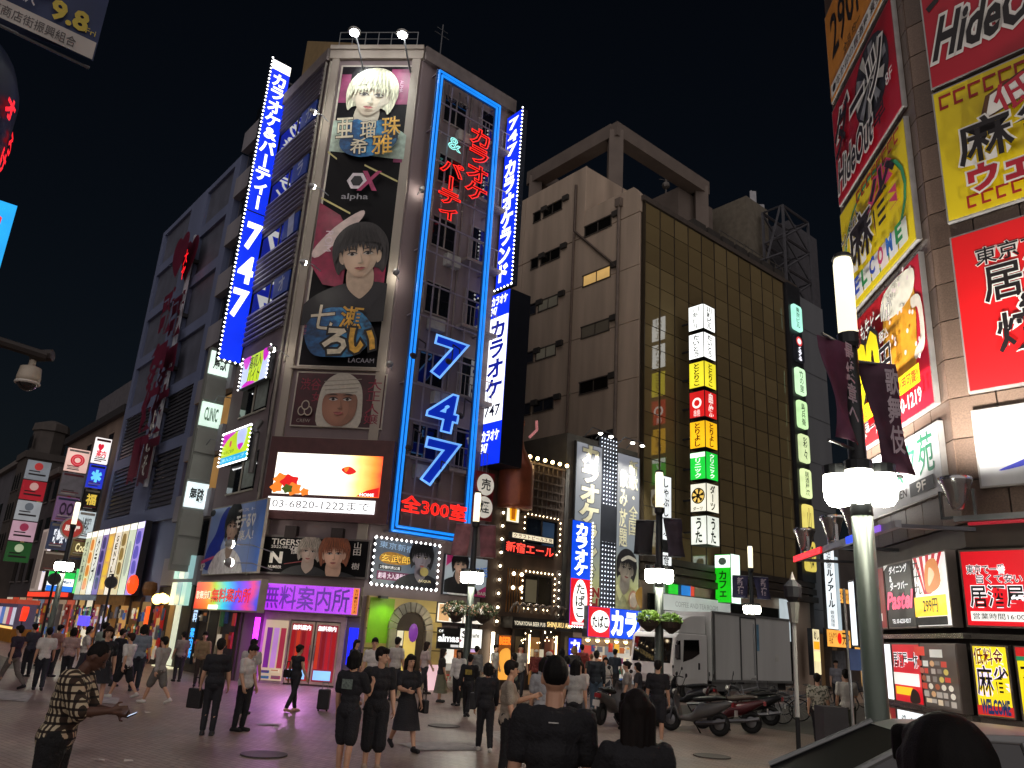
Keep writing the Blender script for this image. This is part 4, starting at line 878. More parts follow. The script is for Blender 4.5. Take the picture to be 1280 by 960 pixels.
MB().box(0,-.05,0,4.1,0,2.3).build('back_wall', E('#8a7466',.35), ks)
for k in range(7): MB().lathe([(.04,.12),(.17,0)], 10, (.4+k*.6,-.5,2.05)).build('lamp_shade', M('#c8b090',.5), ks); 
lb = MB()
for k in range(7): lb.ball((.4+k*.6,-.5,2.04),.09)
tag(lb.build('lamp_row', E('#ffd27a',16), ks), kind='stuff')
for k, (x, c, s_) in enumerate(((.3,'#b03a30',.8),(1.05,'#c8b8a0',.6),(1.8,'#808890',.5),(2.7,'#d0c8b8',.7))): MB().box(x,-.3,.1,x+.62,-.051,1.8).build('vending_machine', E(c,s_), ks)
clutter(ks, .1, 4.0, .2, 1.95, -.31, 40, 11, .9, ('poster','price_card','display_goods'))
sb = FN.thing('light_board', 'pale blue lit board standing in front of the karaoke shop', 'sign', 13.2, 0, 1.6)
MB().box(0,-.1,.3,.75,0,1.8).build('panel', E('#3aa8e0',1.6), sb); MB().box(-.03,-.02,0,.05,.02,1.85).box(.7,-.02,0,.78,.02,1.85).build('frame', DK, sb); lettering('営業中', .1,.9,.65,1.3,-.105,bold=.02).build('lettering', E('#d8f4ff',1.8), sb)

S = Sign(FN, None, None, 'slim white vertical sign with black kana between tall banners and glass front', uv=(14.75,9.75,15.6,5.2), d=.9, depth=.25, face=E('#e8ecec',1.3), name='vertical_sign')
S.T('しゃぶしゃぶ', .25,.36,.75,.97,M('#20242a',.5),vert=True,bold=.02); S.R(.04,.2,.96,.33,M('#1c1e22',.5),'dark_panel'); S.T('食',.25,.05,.75,.18,M('#20242a',.5),bold=.02)
# ================================================================ brown office block with the glass front
BR = M('#b8a592', .75, 0, .24, .9, .08, True)
bb = thing('office_block', 'brown concrete block with gold glass curtain wall along the street', 'building', FN.pt(14.55))
def bw(mb, name, mat): o = mb.build(name, mat, bb); o.location = -bb.location; return o
FS_ = FN.side(14.55); FS_ = Face((FS_.P.x, FS_.P.y), 140)
bw(MB().prism(footprint(FN.pt(14.55,0,-.15), FN.pt(30.2,0,-.15), FN.pt(30.2,0,-13), FN.pt(14.55,0,-13)), 0, 25.1), 'wall', BR)
bw(MB().prism(footprint(FN.pt(14.5,0,-4.2), FN.pt(19,0,-4.2), FN.pt(19,0,-12.9), FN.pt(14.5,0,-12.9)), 25.1, 29.0), 'stair_wing', BR)
# concrete panels on the side wall, one per storey and bay, with recessed joints
zs = [0, 5.4, 8.55, 11.7, 14.85, 18.0, 21.15, 24.3]
us = [-12.9, -9.6, -5.1, -.02]
for i in range(len(zs)-1):
    for j in range(3):
        g_ = .02; addp(bb, FS_, 'wall_panel', MB().box(us[j]+g_,-.08,zs[i]+g_,us[j+1]-g_,0,zs[i+1]-g_), BR)
addp(bb, FS_, 'wall_panel', MB().slab([(-4.18,24.34),(-.02,24.34),(-.02,25.4),(-.5,26.0),(-4.18,26.0)],-.08,.3), BR)
addp(bb, FS_, 'wall_panel', MB().box(-9.58,-.08,24.34,-4.22,0,29.05), BR); addp(bb, FS_, 'wall_panel', MB().box(-12.9,-.08,24.34,-9.62,0,29.05), BR)
FRM = M('#5d564f', .5, .4)
def strip_window(u0, u1, zc, lit=None, h_=.62):
    wd = addp(bb, FS_, 'window', MB().box(u0,-.09,zc-h_/2,u1,-.081,zc+h_/2), lit or glass_mat('#15130f'), 0, 0, 0)
    k = max(1, round((u1-u0)/1.0)); m_ = MB()
    m_.box(u0-.05,-.13,zc-h_/2-.06,u1+.05,-.091,zc-h_/2).box(u0-.05,-.16,zc+h_/2,u1+.05,-.091,zc+h_/2+.06)
    for i in range(k+1): x = u0+(u1-u0)*i/k; m_.box(x-.025,-.12,zc-h_/2,x+.025,-.091,zc+h_/2)
    m_.build('frame', FRM, wd)
    addp(bb, FS_, 'window_vent', MB().box(u1+.12,-.25,zc+.1,u1+.6,-.081,zc+.42), M('#3a3632',.6))
for k, zc in enumerate((24.55, 21.4, 18.25, 15.0, 11.9)): strip_window(-4.15, -2.1, zc, E('#c8a060',.9) if k == 1 else (E('#4a4238',.35) if k in (2,) else None))
for k, zc in enumerate((27.25, 24.0, 20.9, 17.8, 14.6, 11.6)):
    strip_window(-7.85, -6.2, zc, E('#5c564a',.4) if k in (2,3) else None); strip_window(-8.75, -8.1, zc)
addp(bb, FS_, 'drain_pipe', MB().tube((-1.45,-.2,6),(-1.45,-.2,25.2),.09).box(-1.65,-.35,25.1,-1.25,-.08,25.6), M('#75685e',.6))
addp(bb, FS_, 'drain_pipe', MB().path([(-4.95,-.18,28.0),(-4.95,-.18,24.9),(-1.6,-.18,21.5)],.08), M('#57493f',.6))
addp(bb, FS_, 'drain_pipe', MB().tube((-4.98,-.16,6),(-4.98,-.16,24.7),.07), M('#6d5d52',.6))
# roof frame of concrete beams and the lift house
CON = M('#6f645c', .8, 0, .12, 1)
rf = MB(); 
def beam(a, b, s_=.45):
    a, b = Vector(a), Vector(b); d = (b-a).normalized(); r = Vector((0,0,1)) if abs(d.z) < .9 else Vector((1,0,0)); x = d.cross(r).normalized()*s_; y = d.cross(x).normalized()*s_
    rf.add([a+x+y,a+x-y,a-x-y,a-x+y,b+x+y,b+x-y,b-x-y,b-x+y], [(0,1,2,3),(7,6,5,4),(0,4,5,1),(1,5,6,2),(2,6,7,3),(3,7,4,0)])
for (u, d) in ((17.6,-4.8),(26.6,-4.8),(17.6,-12.4),(26.6,-12.4)): beam(FN.pt(u,25,d), FN.pt(u,33.2,d))
for a, b in (((17.2,-4.8),(27,-4.8)),((17.6,-4.8),(17.6,-12.8)),((26.6,-4.8),(26.6,-12.8)),((17.2,-12.4),(27,-12.4))): beam(FN.pt(a[0],33.2,a[1]), FN.pt(b[0],33.2,b[1]), .5)
beam(FN.pt(17.6,28.2,-4.8), FN.pt(26.6,28.2,-4.8), .35)
bw(rf, 'roof_frame', CON)
bw(MB().prism(footprint(FN.pt(24.6,0,-5.2), FN.pt(28.6,0,-5.2), FN.pt(28.6,0,-10), FN.pt(24.6,0,-10)), 25.1, 32.6), 'lift_house', CON)
aer = MB()
p = FN.pt(25.5,33,-7)
aer.tube(p, p+Vector((0,0,2.8)), .05); aer.ball(p+Vector((0,0,.9)),.3,6)
for k in range(4): aer.tube(p+Vector((-.5,0,1.4+k*.35)), p+Vector((.5,.2,1.4+k*.35)), .02)
bw(aer, 'roof_aerial', M('#6a6560',.5,.4))
for k in range(7): addp(bb, FN, 'roof_unit', MB().box(0,-.7,0,1.2,0,.9).lathe([(.35,.71),(.35,.7)],12,(.6,0,.45),'y'), M('#44403c',.6,.3), 19.5+k*1.45, 25.15, -.9)
addp(bb, FN, 'roof_parapet', MB().box(0,-.3,0,15.65,0,.3), M('#4c433c',.7), 14.55, 25.0, -.12)
pl = MB()
for k in range(9): pl.tube((k*.9,0,0),(k*.9,0,1.3),.03,n=4)
for z in (.65,1.3): pl.tube((0,0,z),(7.2,0,z),.03,n=4)
addp(bb, FN, 'roof_walkway', pl, M('#6a6762',.5,.4), 22.5, 25.3, -.5)
# curtain wall: every pane its own piece, set at slightly different angles
GP = [M(c, .05, .0, .1, .6, 0, False, 1.0) for c in ('#80704e','#786949','#877754')]
for m_ in GP: m_.node_tree.nodes['Principled BSDF'].inputs['Coat Weight'].default_value = .6
c0, c1, NC = 14.75, 28.55, 11; r0, r1, NR_ = 6.0, 24.95, 16
pw, ph = (c1-c0)/NC, (r1-r0)/NR_
pane = [MB().box(.02,-.03,.02,pw-.02,0,ph-.02).mesh(g_) for g_ in GP]
addp(bb, FN, 'mullion_grid', MB().box(c0-.1,0,r0-.1,c1+.1,.05,r1+.1), M('#3c3326',.5,.3), 0, 0, .0)
rnd = random.Random(3)
for i in range(NC):
    for j in range(NR_):
        inst('glass_pane', pane[rnd.randrange(3)], FN.pt(c0+i*pw, r0+j*ph, .06) - bb.location, bb, (rnd.uniform(-.006,.006), rnd.uniform(-.003,.003), FN.rz + rnd.uniform(-.006,.006)))
for i in range(NC+1): addp(bb, FN, 'mullion', MB().box(-.025,-.13,r0,.025,-.0,r1), M('#42382a',.5,.3), c0+i*pw, 0, .0)
for z in (6.0, 5.6, 5.15): addp(bb, FN, 'canopy_band', MB().box(0,-.25-.2*(6-z),0,15.6,0,.32), M('#3c342d',.5,.3), 14.55, z-.3, .05)
# dark column carrying the sign stack at the far end
addp(bb, FN, 'sign_column', MB().box(0,-.3,6,1.5,0,25.0), M('#26262a',.5), 28.7, 0, .05)
# shop windows at street level
addp(bb, FN, 'shop_window', MB().box(0,-.05,.3,13,0,4.3), glass_mat('#20211f'), 15.2, 0, .02)
for k, (u, c, w_) in enumerate(((15.6,'#7f8a80',.8),(16.7,'#28c830',.7),(17.7,'#2a78c8',.7),(18.4,'#c84030',.3),(26.5,'#b8c4c8',1.0))): addp(bb, FN, 'lit_poster', MB().box(0,-.1,4.35,w_,-.06,5.1) if k < 4 else MB().box(0,-.1,2.6,w_,-.06,5.0), E(c,.9), u, 0, .02)
S = Sign(FN, None, None, 'long white fascia board with thin lettering behind the truck', uv=(15.6,4.35,21.3,3.55), d=.3, depth=.15, face=E('#b9c0bc',.55), name='fascia_board'); S.T('COFFEE AND TEA ROOM', .2,.3,.8,.6,M('#8a9090',.5),bold=0)
# green blade
S = Sign(FN.side(20.6), None, None, 'green and white lit box sign over the truck roof', uv=(.3,6.6,1.25,4.2), d=-.4, depth=.8, face=E('#18b818',1.2), name='box_sign', border=.02)
S.R(.02,.72,.98,.98,E('#eafff0',2.2),'white_panel'); S.T('カフェ', .25,.08,.75,.66,M('#086008',.5),vert=True,bold=.03); S.O(.5,.85,.25,.08,M('#90a8a0',.5))
for k in range(1): MB().box(S.w,-.78,.0,S.w+.012,-.02,S.h).build('side_panel', E('#e8fff0',1.8), S.root)
# ---- first sign stack: eight lit boxes one above the other
st8 = [('川新ビル','#f6f8f4','#20242a',3.0),('たいとう','#f6f8f4','#20242a',3.0),('ととりこ','#e4d430','#5a4a10',1.7),('串焼','#c81c1c','#f4d8d0',1.3),('とりよし','#f0b41c','#a02010',1.7),('クリニック','#1cc43c','#f0fff0',1.6),('ダーツ','#e8e4d0','#30281c',1.5),('うた','#dfe4d8','#303a38',1.5)]
lbs = ['topmost white','second from top, white','yellow with small dark characters','red with white rings','orange yellow','green with white cap','cream with dart board wheel','bottom pale']
fb_ = FN.side(17.5, .75)
ztop = 19.35
for k, (tx, c, tc_, s_) in enumerate(st8):
    h_ = 1.42; z1_ = ztop - k*1.6
    S = Sign(fb_, None, None, lbs[k] + ' lit box of the sign stack on the glass front', uv=(.1, z1_, 1.05, z1_-h_), d=-.98, depth=1.0, cab=M('#2b2b2c',.5), face=E(c,s_), name='stacked_box_sign', border=.03, group='sign stack on the glass front')
    rt = MB().box(S.w,-.96,.03,S.w+.012,-.02,S.h-.03).build('side_face', E(c,s_*.85), S.root)
    tm = M(tc_,.5) if k not in (3,5) else E(tc_,1.4)
    if k == 6:
        for r_, cc in ((.42,'#2a2318'),(.36,'#e8c060'),(.12,'#2a2318')): S.O(.5,.56,r_,r_*S.w/S.h,M(cc,.5) if cc!='#e8c060' else E(cc,1.2),'dart_ring')
        for a in range(6): S.P([(.5,.56),(.5+.36*math.cos(a*PI/3),.56+.36*S.w/S.h*math.sin(a*PI/3)),(.5+.36*math.cos(a*PI/3+.5),.56+.36*S.w/S.h*math.sin(a*PI/3+.5))],M('#2a2318',.5),'dart_sector',False)
        S.T(tx,.2,.05,.8,.18,tm,bold=.02)
    elif k == 3:
        S.O(.5,.55,.3,.2,E('#f8e8e0',1.6),'ring'); S.O(.5,.55,.18,.12,E('#c81c1c',1.3),'ring'); S.T(tx,.3,.04,.7,.3,tm,vert=False,bold=.03)
    else: S.T(tx, .3,.06,.72,.94,tm,vert=True,bold=.03)
    if k == 5: S.R(.03,.8,.97,.97,E('#f0fff0',1.8),'white_panel')
    # lettering on the street-side face as well
    lb = lettering(tx, .28,.08,.68,S.h-.08,-.012,vert=True,bold=.03)
    lb2 = MB(); lb2.v = [(S.w + .02, -x, z) for (x, y, z) in lb.v]; lb2.v = [(S.w+.02, -.98+x, z) for (x,y,z) in lb.v]; lb2.f = lb.f
    lb2.build('lettering', tm, S.root)
    MB().box(-.85,-.6,S.h*.5-.04,0,-.5,S.h*.5+.04).build('bracket', DK, S.root)
# ---- second sign stack: rounded lit plates on the dark column
st2 = [('東京ビル','#a8f0d8'),('●くるくる','#3a3a44'),('竹の里','#c8f0c0'),('島兵衛','#c0e8a8'),('彩々','#c8d8a0'),('居酒屋濱','#d8e8a8'),('山','#d8c868'),('和','#c8b450')]
zz = 23.6
for k, (tx, c) in enumerate(st2):
    h_ = 1.75; z1_ = 23.55 - k*2.17
    S = Sign(FN, None, None, ['topmost mint','second, unlit with white swirl','third, pale mint','fourth, pale green','fifth, olive cream','sixth, cream','seventh, yellow','lowest, mustard'][k]+' plate of sign stack on the dark end column', uv=(28.95, z1_, 30.05, z1_-h_), d=.36, depth=.15, cab=None, face=None, name='stacked_plate_sign', group='sign stack on the dark column')
    q = []
    for cx_, cz_, a0 in ((S.w-.2,S.h-.2,0),(.2,S.h-.2,PI/2),(.2,.2,PI),(S.w-.2,.2,1.5*PI)):
        q += [(cx_+.2*math.cos(a0+PI/2*i/4), cz_+.2*math.sin(a0+PI/2*i/4)) for i in range(5)]
    MB().slab(q,-.15,0).build('plate', E(c, 1.5 if k != 1 else .1), S.root)
    if k == 1:
        S.O(.5,.8,.32,.18,E('#e04848',1.0),'swirl'); S.O(.5,.8,.2,.11,E('#ffffff',1.6),'swirl'); S.T('くるくる',.3,.05,.7,.6,E('#f4f4ff',1.6),vert=True,bold=.05)
    else: S.T(tx,.3,.08,.72,.92,M('#2a3a34',.5),vert=True,bold=.03)
# ---- white vertical cafe sign
S = Sign(FN, (1000,684), (1018,786), 'tall white vertical sign with black katakana at the end of glass front', uv=(29.25,8.0,30.5,3.4), d=1.2, depth=.2, face=E('#e8f0f4',1.5), name='vertical_sign')
S.T('喫茶室', .2,.74,.7,.97,M('#16181c',.5),vert=True,bold=.02); S.T('ルノアール', .2,.26,.75,.73,M('#16181c',.5),vert=True,bold=.04); S.T('銀座珈琲', .3,.03,.65,.23,M('#16181c',.5),vert=True,bold=.02)
MB().box(S.w+.05,-.2,0,S.w+.4,0,S.h*.9).build('side_strip', E('#b8c8d0',.9), S.root)
# ================================================================ grey block and shops beyond
gb = thing('grey_block', 'plain dark grey block beyond the glass front', 'building', FN.pt(30.6))
def gbw(mb, name, mat): o = mb.build(name, mat, gb); o.location = -gb.location; return o
gbw(MB().prism(footprint(FN.pt(30.4), FN.pt(33.8), FN.pt(33.8,0,-14), FN.pt(30.4,0,-14)), 3.2, 24.8), 'wall', M('#6f7276',.75,0,.12,.6,0,True))
for k in range(7): gbw(MB().add([FN.pt(30.42,4.5+k*3,.015),FN.pt(33.78,4.5+k*3,.015),FN.pt(33.78,4.54+k*3,.015),FN.pt(30.42,4.54+k*3,.015)],[(0,1,2,3)]), 'joint', M('#404246',.8))
gbw(MB().prism(footprint(FN.pt(29.6,0,-3), FN.pt(32.4,0,-3), FN.pt(32.4,0,-8), FN.pt(29.6,0,-8)), 24.8, 33.2), 'lift_house', M('#6e675a',.8))
gbw(MB().prism(footprint(FN.pt(34.4,0,-2.5), FN.pt(38.5,0,-2.5), FN.pt(38.5,0,-8), FN.pt(34.4,0,-8)), 20, 33.0), 'roof_block', M('#4c4b50',.8))
# billboard frame of steel lattice on the roof
tr = MB()
def tb(a, b, r_=.11): tr.tube(FN.pt(*a), FN.pt(*b), r_, n=5)
for d in (-1.0, -2.6):
    for u in (31.0, 34.4): tb((u,24.8,d),(u,32.2,d))
    for z in (24.9,27.3,29.7,32.2): tb((31,z,d),(34.4,z,d))
    for i, z in enumerate((24.9,27.3,29.7)): tb((31,z,d),(34.4,z+2.4,d),.08); tb((34.4,z,d),(31,z+2.4,d),.08)
for u in (31,34.4):
    for z in (27.3,29.7,32.2): tb((u,z,-1),(u,z,-2.6),.08)
tb((25.5,25.3,-1.2),(31,28.5,-1.2),.1); tb((25.5,25.3,-1.2),(31,25.3,-1.2),.08); tb((28.2,25.3,-1.2),(31,32.2,-1.2),.08)
gbw(tr, 'billboard_frame', M('#55555a',.5,.4))
gbw(MB().tube(FN.pt(33.5,33,-5),FN.pt(33.5,36.2,-5),.06).box(*(FN.pt(33.3,34.5,-5)[:]),*(FN.pt(33.7,36.1,-4.7)[:])).box(*(FN.pt(34.4,33.8,-5)[:]),*(FN.pt(34.8,35.4,-4.7)[:])), 'phone_mast', M('#a0a0a4',.6))
sh = thing('shop_row', 'low row of lit shops at the far end of the right street', 'building', FN.pt(31))
def shw(mb, name, mat): o = mb.build(name, mat, sh); o.location = -sh.location; return o
shw(MB().prism(footprint(FN.pt(33.82,0,-.2), FN.pt(60,0,-.2), FN.pt(60,0,-10), FN.pt(33.82,0,-10)), 0, 8.5), 'wall', M('#56504c',.7,0,.3,.8))
shw(MB().prism(footprint(FN.pt(30.4,0,-.5), FN.pt(33.8,0,-.5), FN.pt(33.8,0,-10), FN.pt(30.4,0,-10)), 0, 3.2), 'shop_interior', E('#8a6a48',.18))
for u in (30.6,32.0,33.6): shw(MB().prism(footprint(FN.pt(u,0,0), FN.pt(u+.25,0,0), FN.pt(u+.25,0,-.4), FN.pt(u,0,-.4)), 0, 3.2), 'pillar', M('#6a625a',.7))
shw(MB().prism(footprint(FN.pt(32.2,0,.2), FN.pt(33.4,0,.2), FN.pt(33.4,0,-.3), FN.pt(32.2,0,-.3)), .0, 2.3), 'notice_wall', M('#65686c',.6,0,.3,4))
for k in range(6): shw(MB().prism(footprint(FN.pt(36+k*3.2,0,-.1), FN.pt(38.2+k*3.2,0,-.1), FN.pt(38.2+k*3.2,0,-.3), FN.pt(36+k*3.2,0,-.3)), .3+(k%2)*4, 2.6+(k%2)*4), 'shop_window', E(['#c89a60','#7a5a4a','#d8b080','#6a88a0','#c87848','#a8a090'][k], .7))
S = Sign(FN, (1030,736), (1051,746), 'orange lit sign with dark kana, upper of two at the street end', uv=(31.6,5.9,33.6,5.0), d=.5, depth=.2, face=E('#f0a848',1.3)); S.T('いざ坂', .1,.15,.6,.85,M('#2a1a08',.5),bold=.03); S.T('営業',.68,.25,.92,.75,M('#5a3a10',.5))
S = Sign(FN, None, None, 'orange lit sign with red disc and bold kana, lower at the street end', uv=(30.2,3.5,33.0,2.45), d=.6, depth=.2, face=E('#f0a848',1.4)); S.O(.52,.5,.09,.3,E('#e01810',1.6)); S.T('天や', .63,.15,.95,.85,M('#1a1008',.5),bold=.05); S.T('とんかつ\nそば', .08,.2,.4,.8,M('#8a5010',.5))
S = Sign(FN, None, None, 'orange lit sign partly behind a dark shop plate', uv=(33.4,3.5,35.8,2.4), d=.6, depth=.2, face=E('#f0a848',1.2)); S.T('04', .08,.15,.3,.6,M('#1a1008',.5),bold=.04); S.R(.4,.5,.9,.56,M('#8a5010',.5))
S = Sign(FN, None, None, 'dark plate with pale ring emblem near the orange signs', uv=(33.3,4.7,34.7,3.4), d=1.0, depth=.15, face=M('#1c1d20',.4)); S.O(.5,.5,.28,.34,M('#6a7070',.5)); S.O(.5,.5,.2,.25,M('#1c1d20',.5)); S.T('I',.46,.36,.54,.64,M('#8a9090',.5),bold=.03)
S = Sign(FN, None, None, 'red lit vertical sign at the far shops', uv=(36.2,6.6,37.0,4.6), d=.5, depth=.3, face=E('#c83838',1.0)); S.R(.3,.1,.7,.9,E('#f0b0a0',1.0))
S = Sign(FN, None, None, 'orange red neon lobster coloured sign by the far shop lane', uv=(36.2,4.4,38.2,3.2), d=.8, depth=.2, face=M('#241a18',.5)); S.P([(.1,.4),(.3,.8),(.6,.7),(.9,.85),(.85,.4),(.5,.2)], E('#ff4a18',1.8), 'neon_shape')
S = Sign(FN, None, None, 'red lit banner with white marks at the far shop lane', uv=(35.6,2.7,36.8,1.2), d=.8, depth=.15, face=E('#d82828',1.2)); S.T('酒', .2,.45,.8,.9,E('#ffffff',1.5),bold=.03)
S = Sign(FN, None, None, 'narrow stack of yellow and white menu lamps behind the truck', uv=(28.6,3.4,29.4,.9), d=.5, depth=.3, face=E('#e8d8a8',1.2)); S.R(.1,.55,.9,.72,E('#f0a020',1.6)); S.R(.1,.3,.9,.5,E('#f8e8a0',1.8)); S.T('めし',.2,.76,.8,.95,M('#302010',.5),bold=.03)
# ================================================================ building on the right with the signs of every storey
rb = thing('sign_clad_building', 'granite tiled corner building hung with large printed signs at right', 'building', (7.6, 13.0, 0))
fpr = footprint(FRC.pt(0,0,-.07), FRC.pt(-4.45,0,-.07), FRC.pt(-4.45,0,-.07)+FN.u*9, FRF.pt(9,0,-9), FRF.pt(9,0,-.07))
o = MB().prism(fpr, 0, 26).build('wall', M('#3a332e',.8), rb); o.location = -rb.location
GRAN = [M(c, .35, 0, .22, 40, 0) for c in ('#6a584c','#5f4e43','#735f52')]
tw_, th_ = .74, .72
tile = [MB().box(.012,-.07,.012,tw_-.012,0,th_-.012).mesh(g_) for g_ in GRAN]
for F, a, b in ((FRC, -4.44, 6), (FRF, 0.0, 6)):
    for i in range(b):
        for j in range(21):
            inst('granite_tile', tile[rnd.randrange(3)], F.pt(a + i*tw_, 4.2 + j*th_, -.07) - rb.location, rb, (0,0,F.rz))
for F, a, b in ((FRC,-4.44,0),(FRF,0,5)):
    addp(rb, F, 'lower_cladding', MB().box(a,-.04,3.82,b,0,4.18), M('#4c4038',.5), 0, 0, -.05)
WHm = M('#e9e6df',.45,0,.05); REDm = M('#b3142a',.4,0,.1,.8); YELm = M('#e8cf18',.4,0,.08,.8); INKm = M('#1a1416',.45); RED3 = M('#d8181c',.4,0,.06,.8)
ALU = M('#a9a6a2',.4,.5)
def key_row(S, z0, z1, x0=.03, x1=.97, n=12, mat=None):
    """printed key-fret border"""
    mat = mat or M('#a01c1c',.5); w_ = (x1-x0)/n
    for k in range(n):
        x = x0 + k*w_; t_ = (z1-z0)*.2
        S.R(x, z1-t_, x+w_*.85, z1, mat, 'printed_border'); S.R(x, z0, x+w_*.16, z1-t_, mat, 'printed_border', S.lay); S.R(x+w_*.16, z0, x+w_*.6, z0+t_, mat, 'printed_border', S.lay)
def rc_sign(z1, z0, label, face): return Sign(FRC, None, None, label, uv=(-4.2, z1, -.28, z0), d=.01, depth=.1, cab=ALU, face=face, border=.03)
def rf_sign(z1, z0, label, face): return Sign(FRF, None, None, label, uv=(.36, z1, 4.2, z0), d=.01, depth=.1, cab=ALU, face=face, border=.03)
S = rc_sign(18.4, 15.65, 'orange price sign with black numerals highest on the granite corner', M('#d98e3a',.4,0,.08))
S.T('290円', .1,.35,.8,.9,INKm,bold=.05); S.R(.03,.03,.97,.17,WHm,'printed_strip'); S.T('●なか卯の居酒屋 宴会', .06,.05,.9,.14,INKm,bold=.02); S.T('全品 均一',.3,.2,.6,.3,INKm)
S = rc_sign(15.4, 12.62, 'dark red darts bar sign with dart board on the granite corner', REDm)
dk_ = M('#33343a',.5); S.O(.66,.62,.26,.36,dk_,'dart_board')
for a in range(10): S.P([(.66,.62),(.66+.23*math.cos(a*PI/5),.62+.32*math.sin(a*PI/5)),(.66+.23*math.cos(a*PI/5+.31),.62+.32*math.sin(a*PI/5+.31))],M('#b7b5ae' if a%2 else '#8a8c90',.5),'dart_sector',False)
S.T('ダーツ', .06,.42,.85,.85,INKm,bold=.02,edge=WHm,ew=.06,shear=.2); S.T('HideOut', .08,.08,.66,.36,INKm,bold=.02,edge=WHm,ew=.06,shear=.2); S.T('卓', .68,.1,.84,.34,INKm,bold=.03); S.T('8F', .88,.3,.97,.4,WHm,bold=.01)
S = rc_sign(12.38, 9.62, 'yellow mahjong sign with WELCOME letters on the granite corner', YELm)
S.O(.5,.5,.46,.44,M('#3a9a6a',.5),'printed_ring'); S.O(.5,.5,.43,.41,YELm,'printed_ring_inner'); key_row(S,.86,.96,.3,.97,8)
S.T('フリー&セット', .04,.62,.34,.76,INKm,bold=.02,edge=WHm,ew=.06,rot=.3); S.T('麻', .16,.3,.52,.72,INKm,bold=.04,edge=WHm,ew=.08); S.T('雀', .5,.34,.88,.84,INKm,bold=.04,edge=M('#c83a6a',.5),ew=.08)
for k, ch in enumerate('WELCOME'):
    x = .06+k*.125; c_ = ['#c02a2a','#2a4ab0','#2a8a4a','#2a4ab0','#c02a6a','#2a6ac0','#2a8a4a'][k]
    S.R(x,.06,x+.11,.25,WHm,'letter_card',4); S.T(ch, x+.02,.09,x+.09,.22,M(c_,.5),bold=.04)
BEER = ramp_mat([(0,'#c81c20'),(.5,'#d02028'),(1,'#b81830')],0,0,.3,2)
S = rc_sign(9.36, 6.36, 'red beer sign with frothy mug and 190 yen price on granite corner', BEER)
S.P([(.5,.3),(.55,.86),(.9,.9),(.86,.3),(.7,.24)], M('#d99a2a',.4,0,.3,2),'printed_mug'); S.P([(.5,.8),(.55,.95),(.75,.98),(.93,.93),(.9,.78),(.7,.74)], M('#f0ead8',.5),'printed_foam'); S.P([(.88,.75),(.98,.7),(.98,.4),(.87,.34),(.87,.4),(.94,.46),(.94,.65),(.88,.68)], M('#d8cfc0',.4),'printed_handle')
for k in range(26): S.O(random.uniform(.6,.98), random.uniform(.2,.98), .012, .016, M('#f0dada',.5), 'printed_droplet')
S.T('いつでも生ビールが', .05,.74,.72,.88,WHm,bold=.02,edge=INKm,ew=.05,rot=.0); S.T('190', .05,.3,.5,.72,YELm,bold=.06,edge=INKm,ew=.06); S.T('円', .52,.32,.66,.56,INKm,bold=.04,edge=WHm,ew=.06); S.T('税込',.54,.6,.66,.68,WHm,bold=.02)
S.R(.02,.15,.97,.27,YELm,'printed_strip'); S.T('当日入会300円でご利用可能!', .2,.17,.95,.25,M('#b01c20',.5),bold=.02); S.T('03-3200-1219', .5,.03,.97,.12,WHm,bold=.02); S.T('居酒屋一休', .1,.02,.46,.14,INKm,bold=.04,edge=WHm,ew=.06); S.T('2F',.02,.03,.08,.12,WHm,bold=.02)
S = rc_sign(6.05, 4.78, 'white restaurant sign with green brush characters at granite corner', M('#c8cacb',.4,0,.05))
S.T('叙々苑', .42,.35,.94,.93,M('#1c6a4c',.5),bold=.03); S.T('焼肉', .28,.4,.38,.62,M('#a02020',.5),bold=.02); S.T('JOJOEN', .38,.1,.62,.26,INKm); S.R(.66,.1,.92,.3,M('#23262a',.5)); S.T('9F', .74,.13,.84,.27,WHm)
S = rf_sign(15.5, 12.52, 'dark red darts bar sign with white outlined lettering on front face', REDm)
S.T('ダーツ', .04,.6,.5,.95,INKm,bold=.03,edge=WHm,ew=.06,shear=.2); S.T('HideOut', .06,.2,.62,.5,INKm,bold=.03,edge=WHm,ew=.06,shear=.25); S.T('8F', .5,.1,.56,.18,WHm)
S = rf_sign(12.42, 9.62, 'yellow mahjong sign with white ribbon on front face', YELm)
key_row(S,.84,.95,.03,.97,14); key_row(S,.04,.13,.1,.97,14)
S.P([(.2,.6),(.24,.78),(.85,1.08),(.97,.86)], M('#5a3a20',.5),'printed_ribbon_back',False); S.P([(.23,.62),(.26,.77),(.85,1.05),(.95,.88)], WHm,'printed_ribbon',False); S.T('低料金', .27,.66,.78,.88,M('#b02438',.5),bold=.05,rot=.2)
S.T('麻雀', .1,.33,.56,.64,INKm,bold=.04,edge=WHm,ew=.08); S.T('ウェルカム', .13,.13,.85,.3,M('#b02030',.5),bold=.05,edge=WHm,ew=.06)
S = rf_sign(9.32, 6.37, 'bright red izakaya sign with black outlined characters on front face', RED3)
S.T('東京で一番', .1,.76,.55,.87,INKm,bold=.03,edge=WHm,ew=.08); S.T('居酒屋', .12,.52,.6,.74,INKm,bold=.05,edge=WHm,ew=.07); S.T('&', .25,.43,.33,.52,INKm,bold=.05,edge=WHm,ew=.07); S.T('焼鳥', .15,.2,.5,.43,INKm,bold=.05,edge=WHm,ew=.07)
S = rf_sign(6.06, 4.74, 'white sign with blue brush slash on front face', M('#c6c8ca',.4,0,.05))
BLm = M('#2430b0',.5); S.P([(.08,.2),(.25,.4),(.35,.75),(.6,.9),(.5,.55),(.35,.35),(.2,.24)], BLm,'brush_stroke'); S.P([(.4,.4),(.7,.75),(.95,.5),(.7,.5)], BLm,'brush_stroke')
